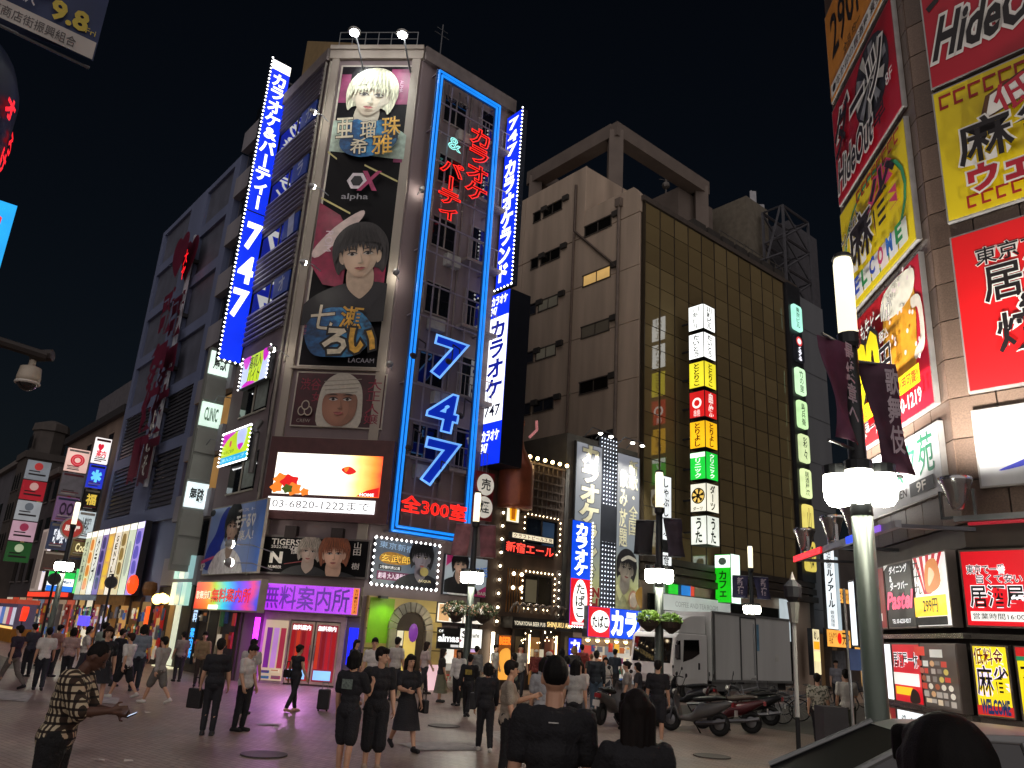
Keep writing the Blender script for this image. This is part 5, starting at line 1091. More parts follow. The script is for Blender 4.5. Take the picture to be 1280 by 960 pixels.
# ---- lit boards over the ground floor
def lit_rc(a, b, z1, z0, label, face, **k): return Sign(FRC, None, None, label, uv=(a,z1,b,z0), d=.12, depth=.16, face=face, cab=M('#7a7069',.35,.5), border=.03, **k)
def lit_rf(a, b, z1, z0, label, face, **k): return Sign(FRF, None, None, label, uv=(a,z1,b,z0), d=.12, depth=.16, face=face, cab=M('#7a7069',.35,.5), border=.03, **k)
def menu_red(S):
    S.P([(.2,.35),(.2,.75),(.35,.9),(.65,.9),(.8,.75),(.8,.35),(.5,.28)], E('#d8b890',.7),'crest'); S.P([(.26,.4),(.26,.72),(.38,.85),(.62,.85),(.74,.72),(.74,.4)], E('#a83030',.7),'crest_inner'); S.T('火鍋店', .34,.5,.66,.76,E('#e8d0a8',.8),bold=.01); S.R(.12,.13,.88,.25,E('#e8e0d4',.9),'printed_strip')
S = lit_rc(-4.2,-2.85,3.74,2.55,'dark red lit board with cream crest left of black dining board',E('#8a1f20',.7)); menu_red(S)
S = lit_rc(-2.8,-1.5,3.76,2.55,'black lit board with pink script between red and white boards',M('#16181a',.35)); S.T('ダイニング\n&\nダーツバー', .2,.58,.85,.95,E('#ffffff',1.3),bold=.02); S.T('Pastel', .08,.3,.95,.55,E('#f05a80',1.4),bold=.04,shear=.3); S.T('TEL 03-6233-9217', .2,.08,.85,.14,E('#ffffff',1.0)); S.P([(.03,.9),(.2,.98),(.03,.98)],E('#f0ece4',.8),'printed_corner',False)
S = lit_rc(-1.45,-.12,3.78,2.55,'white lit board of tempura with 299 yen price on yellow',E('#f4f0ea',1.2))
for k in range(5): S.P([(.05+k*.2,.98),(.15+k*.2,.98),(.35+k*.05,.45),(.3+k*.05,.45)],E('#c82030',.9),'printed_ray',False)
S.P([(.4,.5),(.45,.85),(.75,.9),(.85,.6),(.65,.48)],E('#d8823a',1.0),'printed_prawn'); S.P([(.5,.55),(.55,.8),(.7,.7)],E('#f0c8a0',1.1),'printed_prawn'); S.T('九十九', .06,.45,.28,.95,INKm,vert=True,bold=.03)
S.R(.03,.15,.97,.42,E('#f0d010',1.4),'printed_strip'); S.T('299円', .3,.2,.72,.38,INKm,bold=.03); S.R(.03,.03,.97,.14,M('#20242c',.5),'printed_strip')
S = lit_rf(-.02,3.2,3.74,2.55,'large red lit izakaya board with opening hours strip',E('#d01420',1.3))
S.T('東京で一番', .03,.68,.2,.8,INKm,bold=.04,edge=E('#ffffff',1.2),ew=.09); S.T('旨くて安い', .07,.56,.27,.67,INKm,bold=.04,edge=E('#ffffff',1.2),ew=.09); S.T('居酒屋', .035,.26,.27,.53,INKm,bold=.05,edge=E('#ffffff',1.3),ew=.08); S.R(.03,.08,.97,.2,E('#f4f0ea',1.2),'printed_strip'); S.T('営業時間16:00〜24:00', .04,.1,.38,.18,INKm,bold=.02)
z1, z0 = 2.3, 1.25
S = lit_rc(-4.0,-2.8,z1,z0,'blank white lit board with small notice in its middle',E('#f4fbff',1.9)); S.R(.4,.4,.62,.62,M('#8a6a70',.5),'notice')
S = lit_rc(-2.75,-1.5,z1,z0,'red and white lit izakaya board with yellow bar',E('#c81824',1.1)); S.T('居酒屋一休', .06,.6,.95,.84,INKm,bold=.05,edge=E('#ffffff',1.3),ew=.08); S.R(.05,.3,.95,.5,E('#f4eee6',1.2)); S.R(.1,.14,.7,.27,E('#f0c020',1.2)); S.P([(.6,.05),(.7,.25),(.9,.2),(.92,.05)],M('#3a1810',.5),'printed_mug')
S = lit_rc(-1.45,-.1,z1,z0,'brown menu board with small food pictures',E('#5a5048',.5))
rm = random.Random(5)
for k in range(30):
    x_, z_ = .06+.18*(k%5)+rm.uniform(-.01,.02), .06+.115*(k//5)
    if rm.random() < .4: S.O(x_+.08, z_+.05, .065, .045, E(rm.choice(['#c86a58','#d8a878','#e8dcc8','#a8583a','#d8c060']),.7),'printed_dish')
    else: S.R(x_, z_+rm.uniform(0,.03), x_+rm.uniform(.1,.16), z_+.09, E(rm.choice(['#e8e4da','#b8aca0','#d84a38','#8a8078','#e0c8a8']),.7),'printed_price')
S.R(.05,.8,.35,.94,E('#d83a28',.9)); S.R(.5,.78,.85,.9,E('#d8d4c8',.8))
S = lit_rf(.0,.52,z1,z0,'yellow lit mahjong board with green corner and red stripe',E('#ecd020',1.4)); S.R(.03,.03,.97,.16,E('#c02828',1.0)); S.T('低料金', .08,.72,.85,.95,M('#a01c20',.5),bold=.04,edge=E('#fffad0',1.4),ew=.06); S.T('麻雀', .1,.3,.95,.7,INKm,bold=.03,edge=E('#e8d8f0',1.3),ew=.08); S.T('WELCOME', .15,.06,.9,.24,M('#2a58a8',.5),bold=.05)
S = lit_rf(.6,1.9,z1,z0,'yellow lit board with orange disc and 6F lettering',E('#e8d418',1.4)); S.R(.02,.86,.98,.98,E('#c82020',1.1)); S.R(.02,.8,.98,.86,E('#2a8a5a',.9)); S.T('フリー&セット', .06,.58,.7,.76,INKm,bold=.04,rot=.08); S.O(.5,.45,.14,.2,E('#e8902a',1.2)); S.T('6F', .08,.24,.3,.42,INKm,bold=.04); S.T('ウェルカム', .1,.06,.7,.18,E('#c02828',1.1),bold=.04)
z1, z0 = 1.15, .5
S = lit_rc(-4.0,-2.8,z1,z0,'small dark red lit board with crest at the foot of the corner',E('#8a1f20',.8)); menu_red(S)
S = lit_rc(-2.75,-1.5,z1,z0,'white lit board with grey katakana at the foot of the corner',E('#eef4f6',1.5)); S.T('ジーンズ', .2,.6,.8,.85,M('#30343a',.5),bold=.04); S.T('メンズ', .15,.3,.6,.5,M('#606a70',.5),bold=.02)
S = lit_rc(-1.45,-.1,z1,z0,'white lit tempura board with red rays at foot of the corner',E('#f0e8e0',1.2)); S.P([(.4,.2),(.45,.85),(.85,.9),(.9,.4)],E('#d8704a',1.0),'printed_prawn'); S.T('九', .06,.4,.26,.9,INKm,bold=.03); S.P([(.2,.98),(.3,.98),(.42,.4)],E('#c82030',.9),'printed_ray',False)
S = lit_rf(.0,.52,z1,z0,'pale mint lit board with green brush characters at foot of front',E('#d8efe8',1.4)); S.T('叙々苑', .08,.15,.6,.5,M('#2a8a68',.5),bold=.03); S.T('上高級', .2,.65,.6,.82,M('#3a9a78',.5)); S.R(.68,.2,.94,.6,M('#b0bcb8',.5))
S = lit_rf(.6,1.9,z1,z0,'red lit board with yellow characters at foot of front',E('#d01c20',1.3)); S.T('料理', .35,.5,.8,.9,E('#f4e060',1.4),bold=.05); S.T('一杯の店', .1,.1,.8,.4,INKm,bold=.04,edge=E('#ffffff',1.3),ew=.08)
S = Sign(FRC, None, None, 'narrow white lit panel at the far end of the granite corner', uv=(-4.9,3.6,-4.5,2.2), d=.1, depth=.2, face=E('#f0f8ff',2.2))
# ledges between the board rows
for z in (2.42, 1.2): 
    for F, a, b in ((FRC,-4.3,0),(FRF,0,4)): addp(rb, F, 'ledge', MB().box(a,-.2,z-.04,b,0,z+.04), M('#a09a92',.2,.8), 0, 0, .0)
for k, u in enumerate((-3.4,-2.0,-.7)): lamp_spot(FRC.pt(u,2.5,.5), FRC.pt(u,1.6,0), 0.01)
# canopy with coloured light ribbon and up-lights
cp = FRC.thing('light_canopy', 'thin canopy rail with red and blue light ribbon round the granite corner', 'canopy', 0, 4.05, 0)
MB().box(-5.6,-1.25,-.02,.4,-1.15,.1).build('rail', M('#8a8b8e',.3,.7), cp); [MB().box(a_,-1.15,-.02,b_,-.0,.04).build('bracket', M('#57585c',.35,.7), cp) for a_, b_ in ((.3,.4),(-5.4,-5.3),(-2.8,-2.7))]
MB().box(-5.58,-1.28,-.03,-3.5,-1.251,.1).build('red_ribbon', E('#e01020',2.4), cp); MB().box(-1.9,-1.28,-.03,-1.3,-1.251,.1).build('blue_ribbon', E('#1840e0',2.2), cp); MB().box(-1.28,-1.28,-.03,-.95,-1.251,.1).build('red_ribbon', E('#e01828',2.2), cp); MB().box(-.6,-1.28,.0,-.2,-1.251,.1).build('violet_ribbon', E('#8a58d8',1.4), cp)
cp2 = FRF.thing('canopy_rail', 'dark canopy rail with red underline along the front face', 'canopy', .2, 4.05, 0)
MB().box(.1,-1.2,.0,5,-1.1,.09).build('rail', M('#8a8b8e',.3,.8), cp2); MB().box(.3,-1.21,-.06,5,-1.15,-.02).build('red_underline', E('#a01828',.8), cp2); MB().box(2,-1.0,-.03,2.1,0,.03).build('bracket', DK, cp2)
CHR = M('#b0b0b0',.2,.9)
for k, (F, u) in enumerate(((FRC,-5.2),(FRC,-3.2),(FRC,-1.9),(FRF,.35),(FRF,3.4))):
    t = F.thing('uplight', ['chrome up-light at the far end of the light canopy','chrome up-light second along the light canopy','chrome up-light above the blue ribbon','large chrome up-light at the building corner under the white signs','chrome up-light far right on the front canopy'][k], 'floodlight', u, 4.15, 1.1, 'chrome up-lights on the canopy')
    s_ = .22
    MB().lathe([(.08,0),(.13,.1),(.2,.36),(.24,.44),(.24,.5)], 14, (0,0,.1)).build('housing', CHR, t, True); MB().lathe([(.2,0),(.2,.02)], 14, (0,0,.58)).build('lamp_glass', E('#fff2dc',6), t)
    MB().box(-.26,-.03,.0,-.22,.03,.4).box(.22,-.03,.0,.26,.03,.4).box(-.26,-.03,-.04,.26,.03,.0).build('yoke', CHR, t)
    lamp_spot(F.pt(u,4.85,1.35), F.pt(max(min(u,3.5),-2.6) if F is FRC else u+.6,12.0,0), 1100, rad(150), (1,.95,.88), .15)
# ================================================================ left-hand street
nb = thing('narrow_block', 'narrow block with stacked balconies left of the tower', 'building', FL.pt(-4.95))
def nbp(name, mb, mat, u=0, z=0, d=0): return part(FL, nb, name, mb, mat, u, z, d)
o = MB().prism(footprint(FL.pt(-4.95,0,-.3), FL.pt(-9.3,0,-.3), FL.pt(-9.3,0,-10), FL.pt(-4.95,0,-10)), 0, 25.6).build('wall', M('#57565c',.75,0,.2,1,0,True), nb); o.location = -nb.location
BALC = M('#8c8a90',.7,0,.12,1,0,True)
for k in range(9):
    z = 3.2 + k*2.75
    nbp('balcony_wall', MB().box(-9.25,-.12,z,-5.0,.25,z+1.15), BALC)
    wn = nbp('window', MB().box(-9.0,-.02,z+1.1,-5.6,0,z+2.65), [glass_mat('#14161a'), E('#b88a50',.55)][1 if k in (1,2) else 0], 0, 0, -.25)
    MB().box(-7.35,-.06,z+1.1,-7.25,-.021,z+2.65).box(-8.2,-.06,z+1.1,-8.14,-.021,z+2.65).box(-6.4,-.06,z+1.1,-6.34,-.021,z+2.65).build('frame', M('#77767c',.5,.5), wn)
    if k in (1,2): MB().box(-8.9,-.08,z+1.3,-8.3,-.022,z+2.4).build('poster', E(['#d06030','#d8b080'][k-1],.7), wn)
FT_ = Face((FL.pt(-5.45).x, FL.pt(-5.45).y), 50)
stt = FT_.thing('sign_tower', 'pale column of square sign boxes, some lit, left of the tower', 'sign', -1.0, 3.9, -.1)
MB().box(0,.0,-.2,.95,.3,9.3).build('column', M('#7f827c',.6,0,.12,1), stt)
for k in range(8):
    z = k*1.15; lit_ = {7:'#dff4e8',5:'#cfe8d8',2:'#dfeef0'}.get(k)
    MB().box(.04,-.08,z+.05,.92,0,z+1.08).build('sign_box', E(lit_,1.5) if lit_ else M('#8a8d86',.6,0,.12,1), stt)
    if lit_: lettering(['※','','','','','CLINIC','','鳥獣'][k] or '舞踏', .2,z+.3,.76,z+.85,-.085,bold=.03).build('lettering', M('#25302c',.5) if k != 5 else M('#7fa890',.5), stt)
for k, z in enumerate((8.7, 6.9, 5.0)): MB().path([(.5,-.1,z),(.5,-.5,z+.2),(1.5,-.6,z+.2)],.02).build('lamp_arm', STEEL, stt)
sh2 = FL.thing('small_shop', 'lit shop front with display lamps left of the rainbow board', 'shop', -9.2, 0, .0)
MB().box(0,-.1,0,4.2,.2,3.15).build('wall', M('#3a332c',.7,0,.3,2), sh2)
for k in range(2):
    for j in range(3): MB().box(2.1+j*.62,-.3,2.95-k*1.05+.5,2.6+j*.62,-.1,3.85-k*1.05+.5).build('display_box', E(['#a8d8c8','#e8f0d8','#88b0b0'][(j+k)%3],.9), sh2)
MB().box(2.6,-.16,.1,3.1,-.101,2.9).build('lit_pillar', E('#d8dcc0',.9), sh2); MB().box(1.9,-.16,0,2.4,-.101,2.7).build('timber_panel', E('#a07a48',.4), sh2); MB().box(.2,-.16,.3,1.3,-.101,2.2).build('red_poster', E('#a01c18',.6), sh2); MB().box(.55,-.18,.5,.95,-.161,1.9).build('printed_bottle', E('#c8a060',.6), sh2)
MB().box(2.0,-.5,.02,4.0,-.11,.06).build('lit_step', E('#e8e0b8',.9), sh2); MB().ball((1.5,-.6,2.6),.22,6).ball((2.1,-.6,2.65),.2,6).ball((2.5,-.6,2.6),.18,6).build('lantern_row', E('#ffd070',6), sh2)
MB().lathe([(.22,0),(.32,.25),(.26,.55),(.1,.6)],12,(-.4,-.4,2.75)).build('barrel_sign', M('#7a5430',.6,0,.3,4), sh2); MB().ball((-1.6,-.8,3.2),.36,6,(.7,.7,1.2)).build('red_lantern', E('#ff4818',2.2), sh2)
MB().box(-1.0,-.2,.8,-.6,-.1,2.3).build('neon_strip', E('#ff5a20',1.8), sh2)
# ---- grey building with the big unlit characters
gy = thing('grey_building', 'grey blue building with recessed dark panels and red unlit characters', 'building', FL.pt(-9.4))
def gyp(name, mb, mat, u=0, z=0, d=0): return part(FL, gy, name, mb, mat, u, z, d)
GW = M('#687290',.7,0,.1,.6,0,True)
o = MB().prism(footprint(FL.pt(-9.4,0,-.24), FL.pt(-21.8,0,-.24), FL.pt(-21.8,0,-16), FL.pt(-9.4,0,-16)), 0, 25.2).build('wall', GW, gy); o.location = -gy.location
DKP = M('#5c606e',.6,0,.2,1); LOUV = M('#4a4c52',.5,.3)
zr = [25.2, 22.35, 19.3, 16.2, 13.1, 10.0, 6.6]
cols = [(-14.05,-10.2),(-21.3,-16.6)]
for u0_, u1_ in ((-21.8,-21.3),(-16.6,-14.05),(-10.2,-9.4)): gyp('pier', MB().box(u0_,-.06,6.2,u1_,.17,25.2), GW, 0, 0, -.06)
for i in range(6):
    zt, zb = zr[i]-.35, zr[i+1]+.25
    for (a, b) in cols:
        gyp('spandrel', MB().box(a,-.06,zb-.6 if i < 5 else 6.2,b,.17,zb), GW, 0, 0, -.06)
        pn = gyp('recessed_panel', MB().box(a+.05,-.03,zb,b-.05,0,zt), DKP, 0, 0, -.2)
        if i >= 4:
            for j in range(12): MB().box(a+.1,-.12,zb+.1+j*(zt-zb)/12,b-.1,-.031,zb+.2+j*(zt-zb)/12).build('louvre', LOUV, pn)
gyp('spandrel', MB().box(-21.3,-.055,24.85,-9.6,.17,25.19), GW, 0, 0, -.058)
gyp('roof_rail', MB().path([(-21.5,0,25.9),(-9.6,0,25.9)],.04).path([(-21.5,0,25.2),(-21.5,0,25.9)],.04).path([(-15,0,25.2),(-15,0,25.9)],.04), DK, 0, 0, -1)
vs = FL.thing('vertical_character_sign', 'tall unlit red sign of a heart over four large characters', 'sign', -13.9, 8.0, .1)
RL = M('#6a2038',.45,0,.15,1)
for k, (ch, (x, y)) in enumerate(zip('♥歌舞伎町', ((232,315),(210,390),(200,454),(184,510),(169,578)))):
    z = FL.at(x,y,.8)[1]; s_ = 1.15
    lettering(ch, -1.1,z-8-s_,1.1,z-8+s_,-.75,bold=.05,th=.5).build('character', RL, vs)
    MB().box(-.1,-.25,z-8-.1,.1,.55,z-8+.1).build('bracket', DK, vs)
MB().box(-.12,-.2,.0,.12,-.05,14).build('mast', M('#c9cdd6',.5), vs)
lettering('大ヤ', 1.15,10.6,1.7,12.4,-.8,True,.02).build('lit_neon', E('#ff1c24',2.2), vs)
lettering('よこそ', 1.2,.2,1.9,3.6,-.8,True,.0,.02).build('white_neon', M('#b8b8b4',.4), vs)
# lit poster wall on its lower floor
pc = ['#b8bfa0','#e0cfa0','#dfe0d4','#7a6aa0','#c8a058','#e8dcc8','#cdbf9a','#c8d0b8','#9a8ad0']
u = -22.6; uw = 10.6/9
for k in range(9):
    S = Sign(FL, None, None, ['far left, olive','second, cream and orange','third, white with black script','fourth, violet','fifth, gold on brown','sixth, white and red','seventh, sand','eighth, pale grey','nearest, lilac'][k]+' tall lit poster on the grey building', uv=(u+k*uw, 6.2, u+(k+1)*uw-.05, 2.75), d=.1, depth=.3, face=E(pc[k],1.1), name='lit_poster', cat='poster', group='row of tall lit posters', border=.03)
    S.R(.06,.9,.94,.985,E('#f6f4ec',1.8),'header')
    if k in (0,2,5): S.T(['ホスト募集','クラブ','GENTLE'][[0,2,5].index(k)], .3,.2,.75,.86,M('#2a2a26',.5),vert=True,bold=.03)
    if k in (1,3,4,6,8):
        for j in range(4): S.P([(.2+random.random()*.2,.1+j*.2),(.3,.25+j*.2),(.75,.24+j*.2),(.8,.1+j*.2)], E(['#e08838','#38306a','#f0c040','#8a7038','#5a50b0'][[1,3,4,6,8].index(k)],.9),'printed_figure')
    if k == 7: S.O(.5,.5,.3,.25,E('#a8b0a0',.9))
gl = FL.thing('small_shop', 'row of lit shops below the tall posters', 'shop', -22.6, 0, .0)
for k in range(8): MB().box(k*1.6+.1,-.06,.2,k*1.6+1.5,.0,2.5).build('shop_window', E(['#c8a060','#e8dcc0','#b07040','#d0c8e8','#90642e','#e0a860','#74512c','#a88a58'][k],[.7,.9,.5,.8,.35,.5,.3,.4][k]), gl)
for k in range(9): MB().box(k*1.6,-.15,0,k*1.6+.1,0,2.7).build('pillar', M('#4a4038',.7), gl)
MB().box(0,-.4,2.5,4.5,0,2.75).build('awning', M('#b8d0e0',.5), gl); MB().box(4.5,-.35,2.3,9.5,0,2.75).build('awning', M('#8a6434',.6,0,.3,3), gl); MB().box(1.8,-.35,1.2,3.6,-.2,1.7).build('violet_sign', E('#5a50f0',1.8), gl)
clutter(gl, .2, 12.6, .3, 2.3, -.062, 90, 21, .7); clutter(sh2, .1, 1.9, .2, 2.5, -.162, 10, 22, .5)
# ---- beige building with the sign columns beyond
bg_ = thing('beige_building', 'beige building with small windows behind the projecting sign columns', 'building', FL.pt(-22.4))
def bgp(name, mb, mat, u=0, z=0, d=0): return part(FL, bg_, name, mb, mat, u, z, d)
o = MB().prism(footprint(FL.pt(-22.0,0,-.3), FL.pt(-37,0,-.3), FL.pt(-37,0,-14), FL.pt(-22.0,0,-14)), 0, 13.6).build('wall', M('#7c6c60',.75,0,.2,.8,0,True), bg_); o.location = -bg_.location
o = MB().prism(footprint(FL.pt(-27,0,-1.5), FL.pt(-36,0,-1.5), FL.pt(-36,0,-10), FL.pt(-27,0,-10)), 13.6, 17.0).build('roof_house', M('#5f5d62',.8), bg_); o.location = -bg_.location
bgp('roof_tank', MB().lathe([(1.1,0),(1.1,1.6),(.3,2.0)],12), M('#6a6668',.6), -29.5, 17.0, -4)
for i in range(5):
    for j in range(3):
        wn = bgp('window', MB().box(-.5,-.02,-.9,.5,0,.9), glass_mat('#201d1c'), -25-i*2.6, 11.6-j*3.1, -.29); MB().box(-.6,-.08,-1.0,.6,-.021,-.9).box(-.6,-.06,.9,.6,-.021,.98).build('sill', M('#8a7a6c',.7), wn)
bgp('parapet', MB().box(-37,-.3,13.4,-22.2,0,13.9), M('#2e2c2e',.7), 0, 0, -.28)
lettering('め三', -25.5,14.2,-23.2,15.6,-.1,bold=.02).build('unlit_lettering', M('#6a6a70',.5), None).matrix_world = Matrix.Translation(FL.pt(0)) @ Matrix.Rotation(FL.rz,4,'Z')
for o_ in list(bpy.data.objects):
    if o_.name.startswith('unlit_lettering'): o_.parent = bg_; o_.location = FL.pt(0,0,-1) - bg_.location; o_.rotation_euler = (0,0,FL.rz)
bgp('shop_band', MB().box(-37,-.4,2.6,-22.8,0,3.1), M('#5a3a34',.6), 0, 0, -.25)
for k in range(7): bgp('shop_window', MB().box(-24.6-k*2,-.05,.2,-23-k*2,0,2.5), E(['#c8b8a0','#d06048','#a89078','#e0d4c0','#b05040','#788090','#c0a890'][k],.6), 0, 0, -.28)
bgp('red_neon_band', MB().box(-36,-.5,2.65,-25,-.42,2.95), E('#e8402a',1.6), 0, 0, -.25)
bgp('shutter', MB().box(-30.5,-.1,3.2,-25.8,0,6.2), M('#857a6e',.6,0,.2,2), 0, 0, -.28)
SG = [('pink square with red ring','#e8b8b0'),('grey, unlit','#8a8890'),('violet with dark swirls','#9a7aa0'),('navy with white characters','#28304a')]
FBs = Face((FL.pt(-22.9).x, FL.pt(-22.9).y), 50)
st_x = []
def column(name, label, x0, x1, zt, hs_, cols_, texts):
    t = FBs.thing('sign_column', label, 'sign', x0, zt-sum(hs_)-.1*len(hs_), -.15); z = sum(hs_)+.1*len(hs_); w_ = x1-x0
    for h_, c, tx in zip(hs_, cols_, texts):
        z -= h_+.1
        bx_ = MB().box(0,-.12,z,w_,.12,z+h_).build('sign_box', c, t)
        for j in range(3): MB().box(w_*(.08+.1*random.random()),-.128,z+h_*(.06+.07*j),w_*(.6+.3*random.random()),-.121,z+h_*(.1+.07*j)).build('print_line', M(['#4a4448','#c8c0b8','#8a3a40'][(j+len(st_x))%3],.5), bx_)
        MB().box(w_*.05,-.127,z+h_*.86,w_*.95,-.121,z+h_*.95).build('print_band', M(['#b8b0a8','#6a2a34','#2a3a5a','#8a8478'][len(st_x)%4],.5), bx_); st_x.append(1)
        if tx:
            st_, mt_ = tx; lettering(st_, w_*.2,z+h_*.25,w_*.8,z+h_*.75,-.13,bold=.03).build('lettering', mt_, bx_)
    MB().box(w_+.0,-.04,0,w_+.12,.04,sum(hs_)).build('mast', STEEL, t); return t
column('a','outer projecting column of sign boxes, pink ring sign on top',-2.25,-1.1,10.95,(1.3,1.3,1.35,1.5,1.1),
       (E('#e0b8ac',1.0),M('#8a8890',.6),E('#7a5a80',.45),E('#2a3450',.5),M('#5a4a44',.6)),(('◎',E('#c02a3a',1.0)),None,('OO',M('#3a2040',.5)),('歌舞伎へ',E('#e8ecf4',1.0)),None))
column('b','inner projecting column of sign boxes, white and red box on top',-.95,-.1,11.85,(1.5,1.35,1.2,1.5,.9,.8),
       (E('#f0e8e6',1.6),E('#2838c8',1.0),M('#1c1a14',.5),E('#c8d4d8',.8),E('#6a5a30',.5),M('#45363a',.6)),(('♥\n案内',E('#d02038',1.2)),('✱',E('#6ad0ff',1.4)),('福',E('#d8b84a',1.0)),('小料理',M('#505860',.5)),('Coo',E('#e8d8a0',1.0)),None))
t = FBs.thing('round_sign', 'round red sign in white ring on the sign column', 'sign', -1.2, 6.35, .1); MB().lathe([(.62,-.06),(.62,.06)],20,(0,0,0),'y').build('ring', M('#b8b4ae',.5), t); MB().lathe([(.52,.07),(.52,.09)],20,(0,0,0),'y').build('disc', E('#a03028',.7), t); lettering('居酒屋',-.38,-.15,.38,.15,-.1,bold=.03).build('lettering', E('#e8e0d4',.9), t)
S = Sign(FBs, None, None, 'green white and blue lit convenience store sign', uv=(-1.9,3.95,-.5,2.85), d=.0, depth=.25, face=E('#f4faf8',1.8)); S.R(.03,.66,.97,.97,E('#10b848',1.6),'green_band'); S.R(.03,.03,.97,.3,E('#1868c8',1.5),'blue_band'); S.T('FamilyMart', .1,.38,.9,.58,M('#1868b0',.5),bold=.02)
MB().box(S.w+.02,-.2,0,S.w+.5,-.05,S.h*1.2).build('side_panel', E('#58d878',1.2), S.root)
for k in range(7): 
    q_ = part(FL, bg_, 'shop_goods_panel', MB().box(0,-.12,0,1.3,-.06,1.9), E(['#5a4a3a','#7a3a30','#4a4440','#8a8478','#6a3028','#3c444c','#665a4c'][k],.5), -24.45-k*2, .35, -.22); clutter(q_, .05,1.25,.1,1.8,-.13,7,30+k,.8)
# ---- far blocks
for k, (u0_, u1_, h_, c, lb, d_) in enumerate(((-37.2,-50,11.5,'#4a4648','dark far block with column of pastel signs at left edge',-.5),(-50.5,-72,14.5,'#57565c','dim far block beyond the pastel sign column',-.5))):
    f_ = thing('far_building', lb, 'building', FL.pt(u0_), 0, 'far buildings of the left street')
    o = MB().prism(footprint(FL.pt(u0_,0,d_), FL.pt(u1_,0,d_), FL.pt(u1_,0,d_-12), FL.pt(u0_,0,d_-12)), 0, h_).build('wall', M(c,.8,0,.2,.7), f_); o.location = -f_.location
    for i in range(4 if k < 2 else 3):
        for j in range(3):
            u_ = u0_-1.5-i*((u0_-u1_-2)/(4 if k < 2 else 3)); z_ = 4.6+j*2.9 + (4 if k == 2 else 0)
            if z_ > h_-1: continue
            pts = [(-.6,-.8),(.6,-.8),(.6,.5)] + [(.6*math.cos(a*PI/6),.5+.5*math.sin(a*PI/6)) for a in range(1,6)] + [(-.6,.5)] if k == 2 else [(-.7,-.8),(.7,-.8),(.7,.8),(-.7,.8)]
            w_ = part(FL, f_, 'window', MB().slab(pts,-.04,0), glass_mat('#1e1c1c') if (i+j+k)%4 else E('#a8885a',.35), u_, z_, d_+.01); MB().box(-.8,-.12,-.9,.8,-.041,-.8).build('sill', M('#6a6462',.7), w_)
    part(FL, f_, 'cornice', MB().box(u1_,-.4,h_-.1,u0_,0,h_+.35), M('#6a6460',.7), 0, 0, d_+.02)
    if k == 2: o = MB().lathe([(2.3,h_),(2.3,h_+2.6),(2.6,h_+2.7),(1.9,h_+3.2),(.2,h_+4.2)],8,tuple(FL.pt(-43.5,0,-14))).build('turret', M('#5f5852',.8), f_); o.location = -f_.location
    if k < 2:
        for i in range(5): part(FL, f_, 'shop_window', MB().box(0,-.05,.2,2,0,2.6), E(['#d86048','#b89878','#c84830','#d8c8b0','#8a90a8'][i],.7), u0_-2.4-i*2.5, 0, d_+.02)
tp = EYE + pray(45,620)*(78/math.hypot(pray(45,620).x,pray(45,620).y)); tp.z = 0
ft = thing('stone_tower', 'distant pale stone tower with arched windows above the left street', 'building', tp, 0, 'far buildings of the left street'); ft.rotation_euler = (0,0,FL.rz); STN = M('#4c4642',.8,0,.15,1); ft.scale = (.55,.55,.8)
MB().box(-3.2,-3,0,3.2,3,17.2).build('wall', STN, ft); MB().box(-3.5,-3.3,17.2,3.5,3.3,17.9).build('cornice', STN, ft); MB().lathe([(2.4,17.9),(2.4,20.4),(2.7,20.5),(2.5,21.3),(.6,21.8)],8).build('turret', STN, ft)
for i in range(3):
    for j in range(3):
        w_ = MB().slab([(-.5,-.8),(.5,-.8),(.5,.5)]+[(.5*math.cos(q*PI/6),.5+.5*math.sin(q*PI/6)) for q in range(1,6)]+[(-.5,.5)],-.06,0).build('window', glass_mat('#1e1c1c'), ft); w_.location = (-2+i*2,-3.01,8.5+j*3.1)
        MB().box(-.7,-.15,-.95,.7,-.02,-.8).build('sill', STN, w_)
for i in range(3):
    w_ = MB().slab([(-.35,-.7),(.35,-.7),(.35,.4),(0,.75),(-.35,.4)],-.06,0).build('window', glass_mat('#1e1c1c'), ft); w_.location = (-1.1+i*1.1,-2.42,19.2)
FBf = Face((FL.pt(-37.5).x, FL.pt(-37.5).y), 50)
t = FBf.thing('sign_column', 'far projecting column of red, grey, pink and green boxes', 'sign', -1.9, 4.9, -.1)
for k, (c, s_) in enumerate((('#28582c',.5),('#c8a0b0',.6),('#b0b4b8',.5),('#a01c28',.7),('#9aa0a8',.4))): b2 = MB().box(0,-.1,k*1.45,1.5,.1,k*1.45+1.35).build('sign_box', E(c,s_), t); MB().box(.2,-.11,k*1.45+.3,1.3,-.101,k*1.45+.42).box(.2,-.11,k*1.45+.55,.9,-.101,k*1.45+.63).build('print_line', M('#3a3436',.5), b2); MB().lathe([(.28,.102),(.28,.11)],16,(.75,0,k*1.45+.95),'y').build('print_emblem', E(['#c8d8b0','#a83a58','#6a7078','#e0b0a8','#c03a3a'][k],.5), b2)
S = Sign(FL, None, None, 'tall leaning lit poster panels at the far left shops', uv=(-32.6,6.9,-29.0,2.9), d=.6, depth=.2, face=E('#a8988e',.6), name='lit_poster', cat='poster'); S.R(.05,.05,.4,.95,E('#8a7a72',.5)); S.R(.72,.03,.97,.97,E('#e8dce0',1.2)); S.R(.78,.3,.92,.6,E('#5080c0',1.0)); S.R(.8,.7,.95,.9,E('#c85048',1.0))
yk = FL.thing('yellow_kiosk', 'low yellow street stall with glowing claw machines at far left', 'stall', -31.5, 0, 1.4)
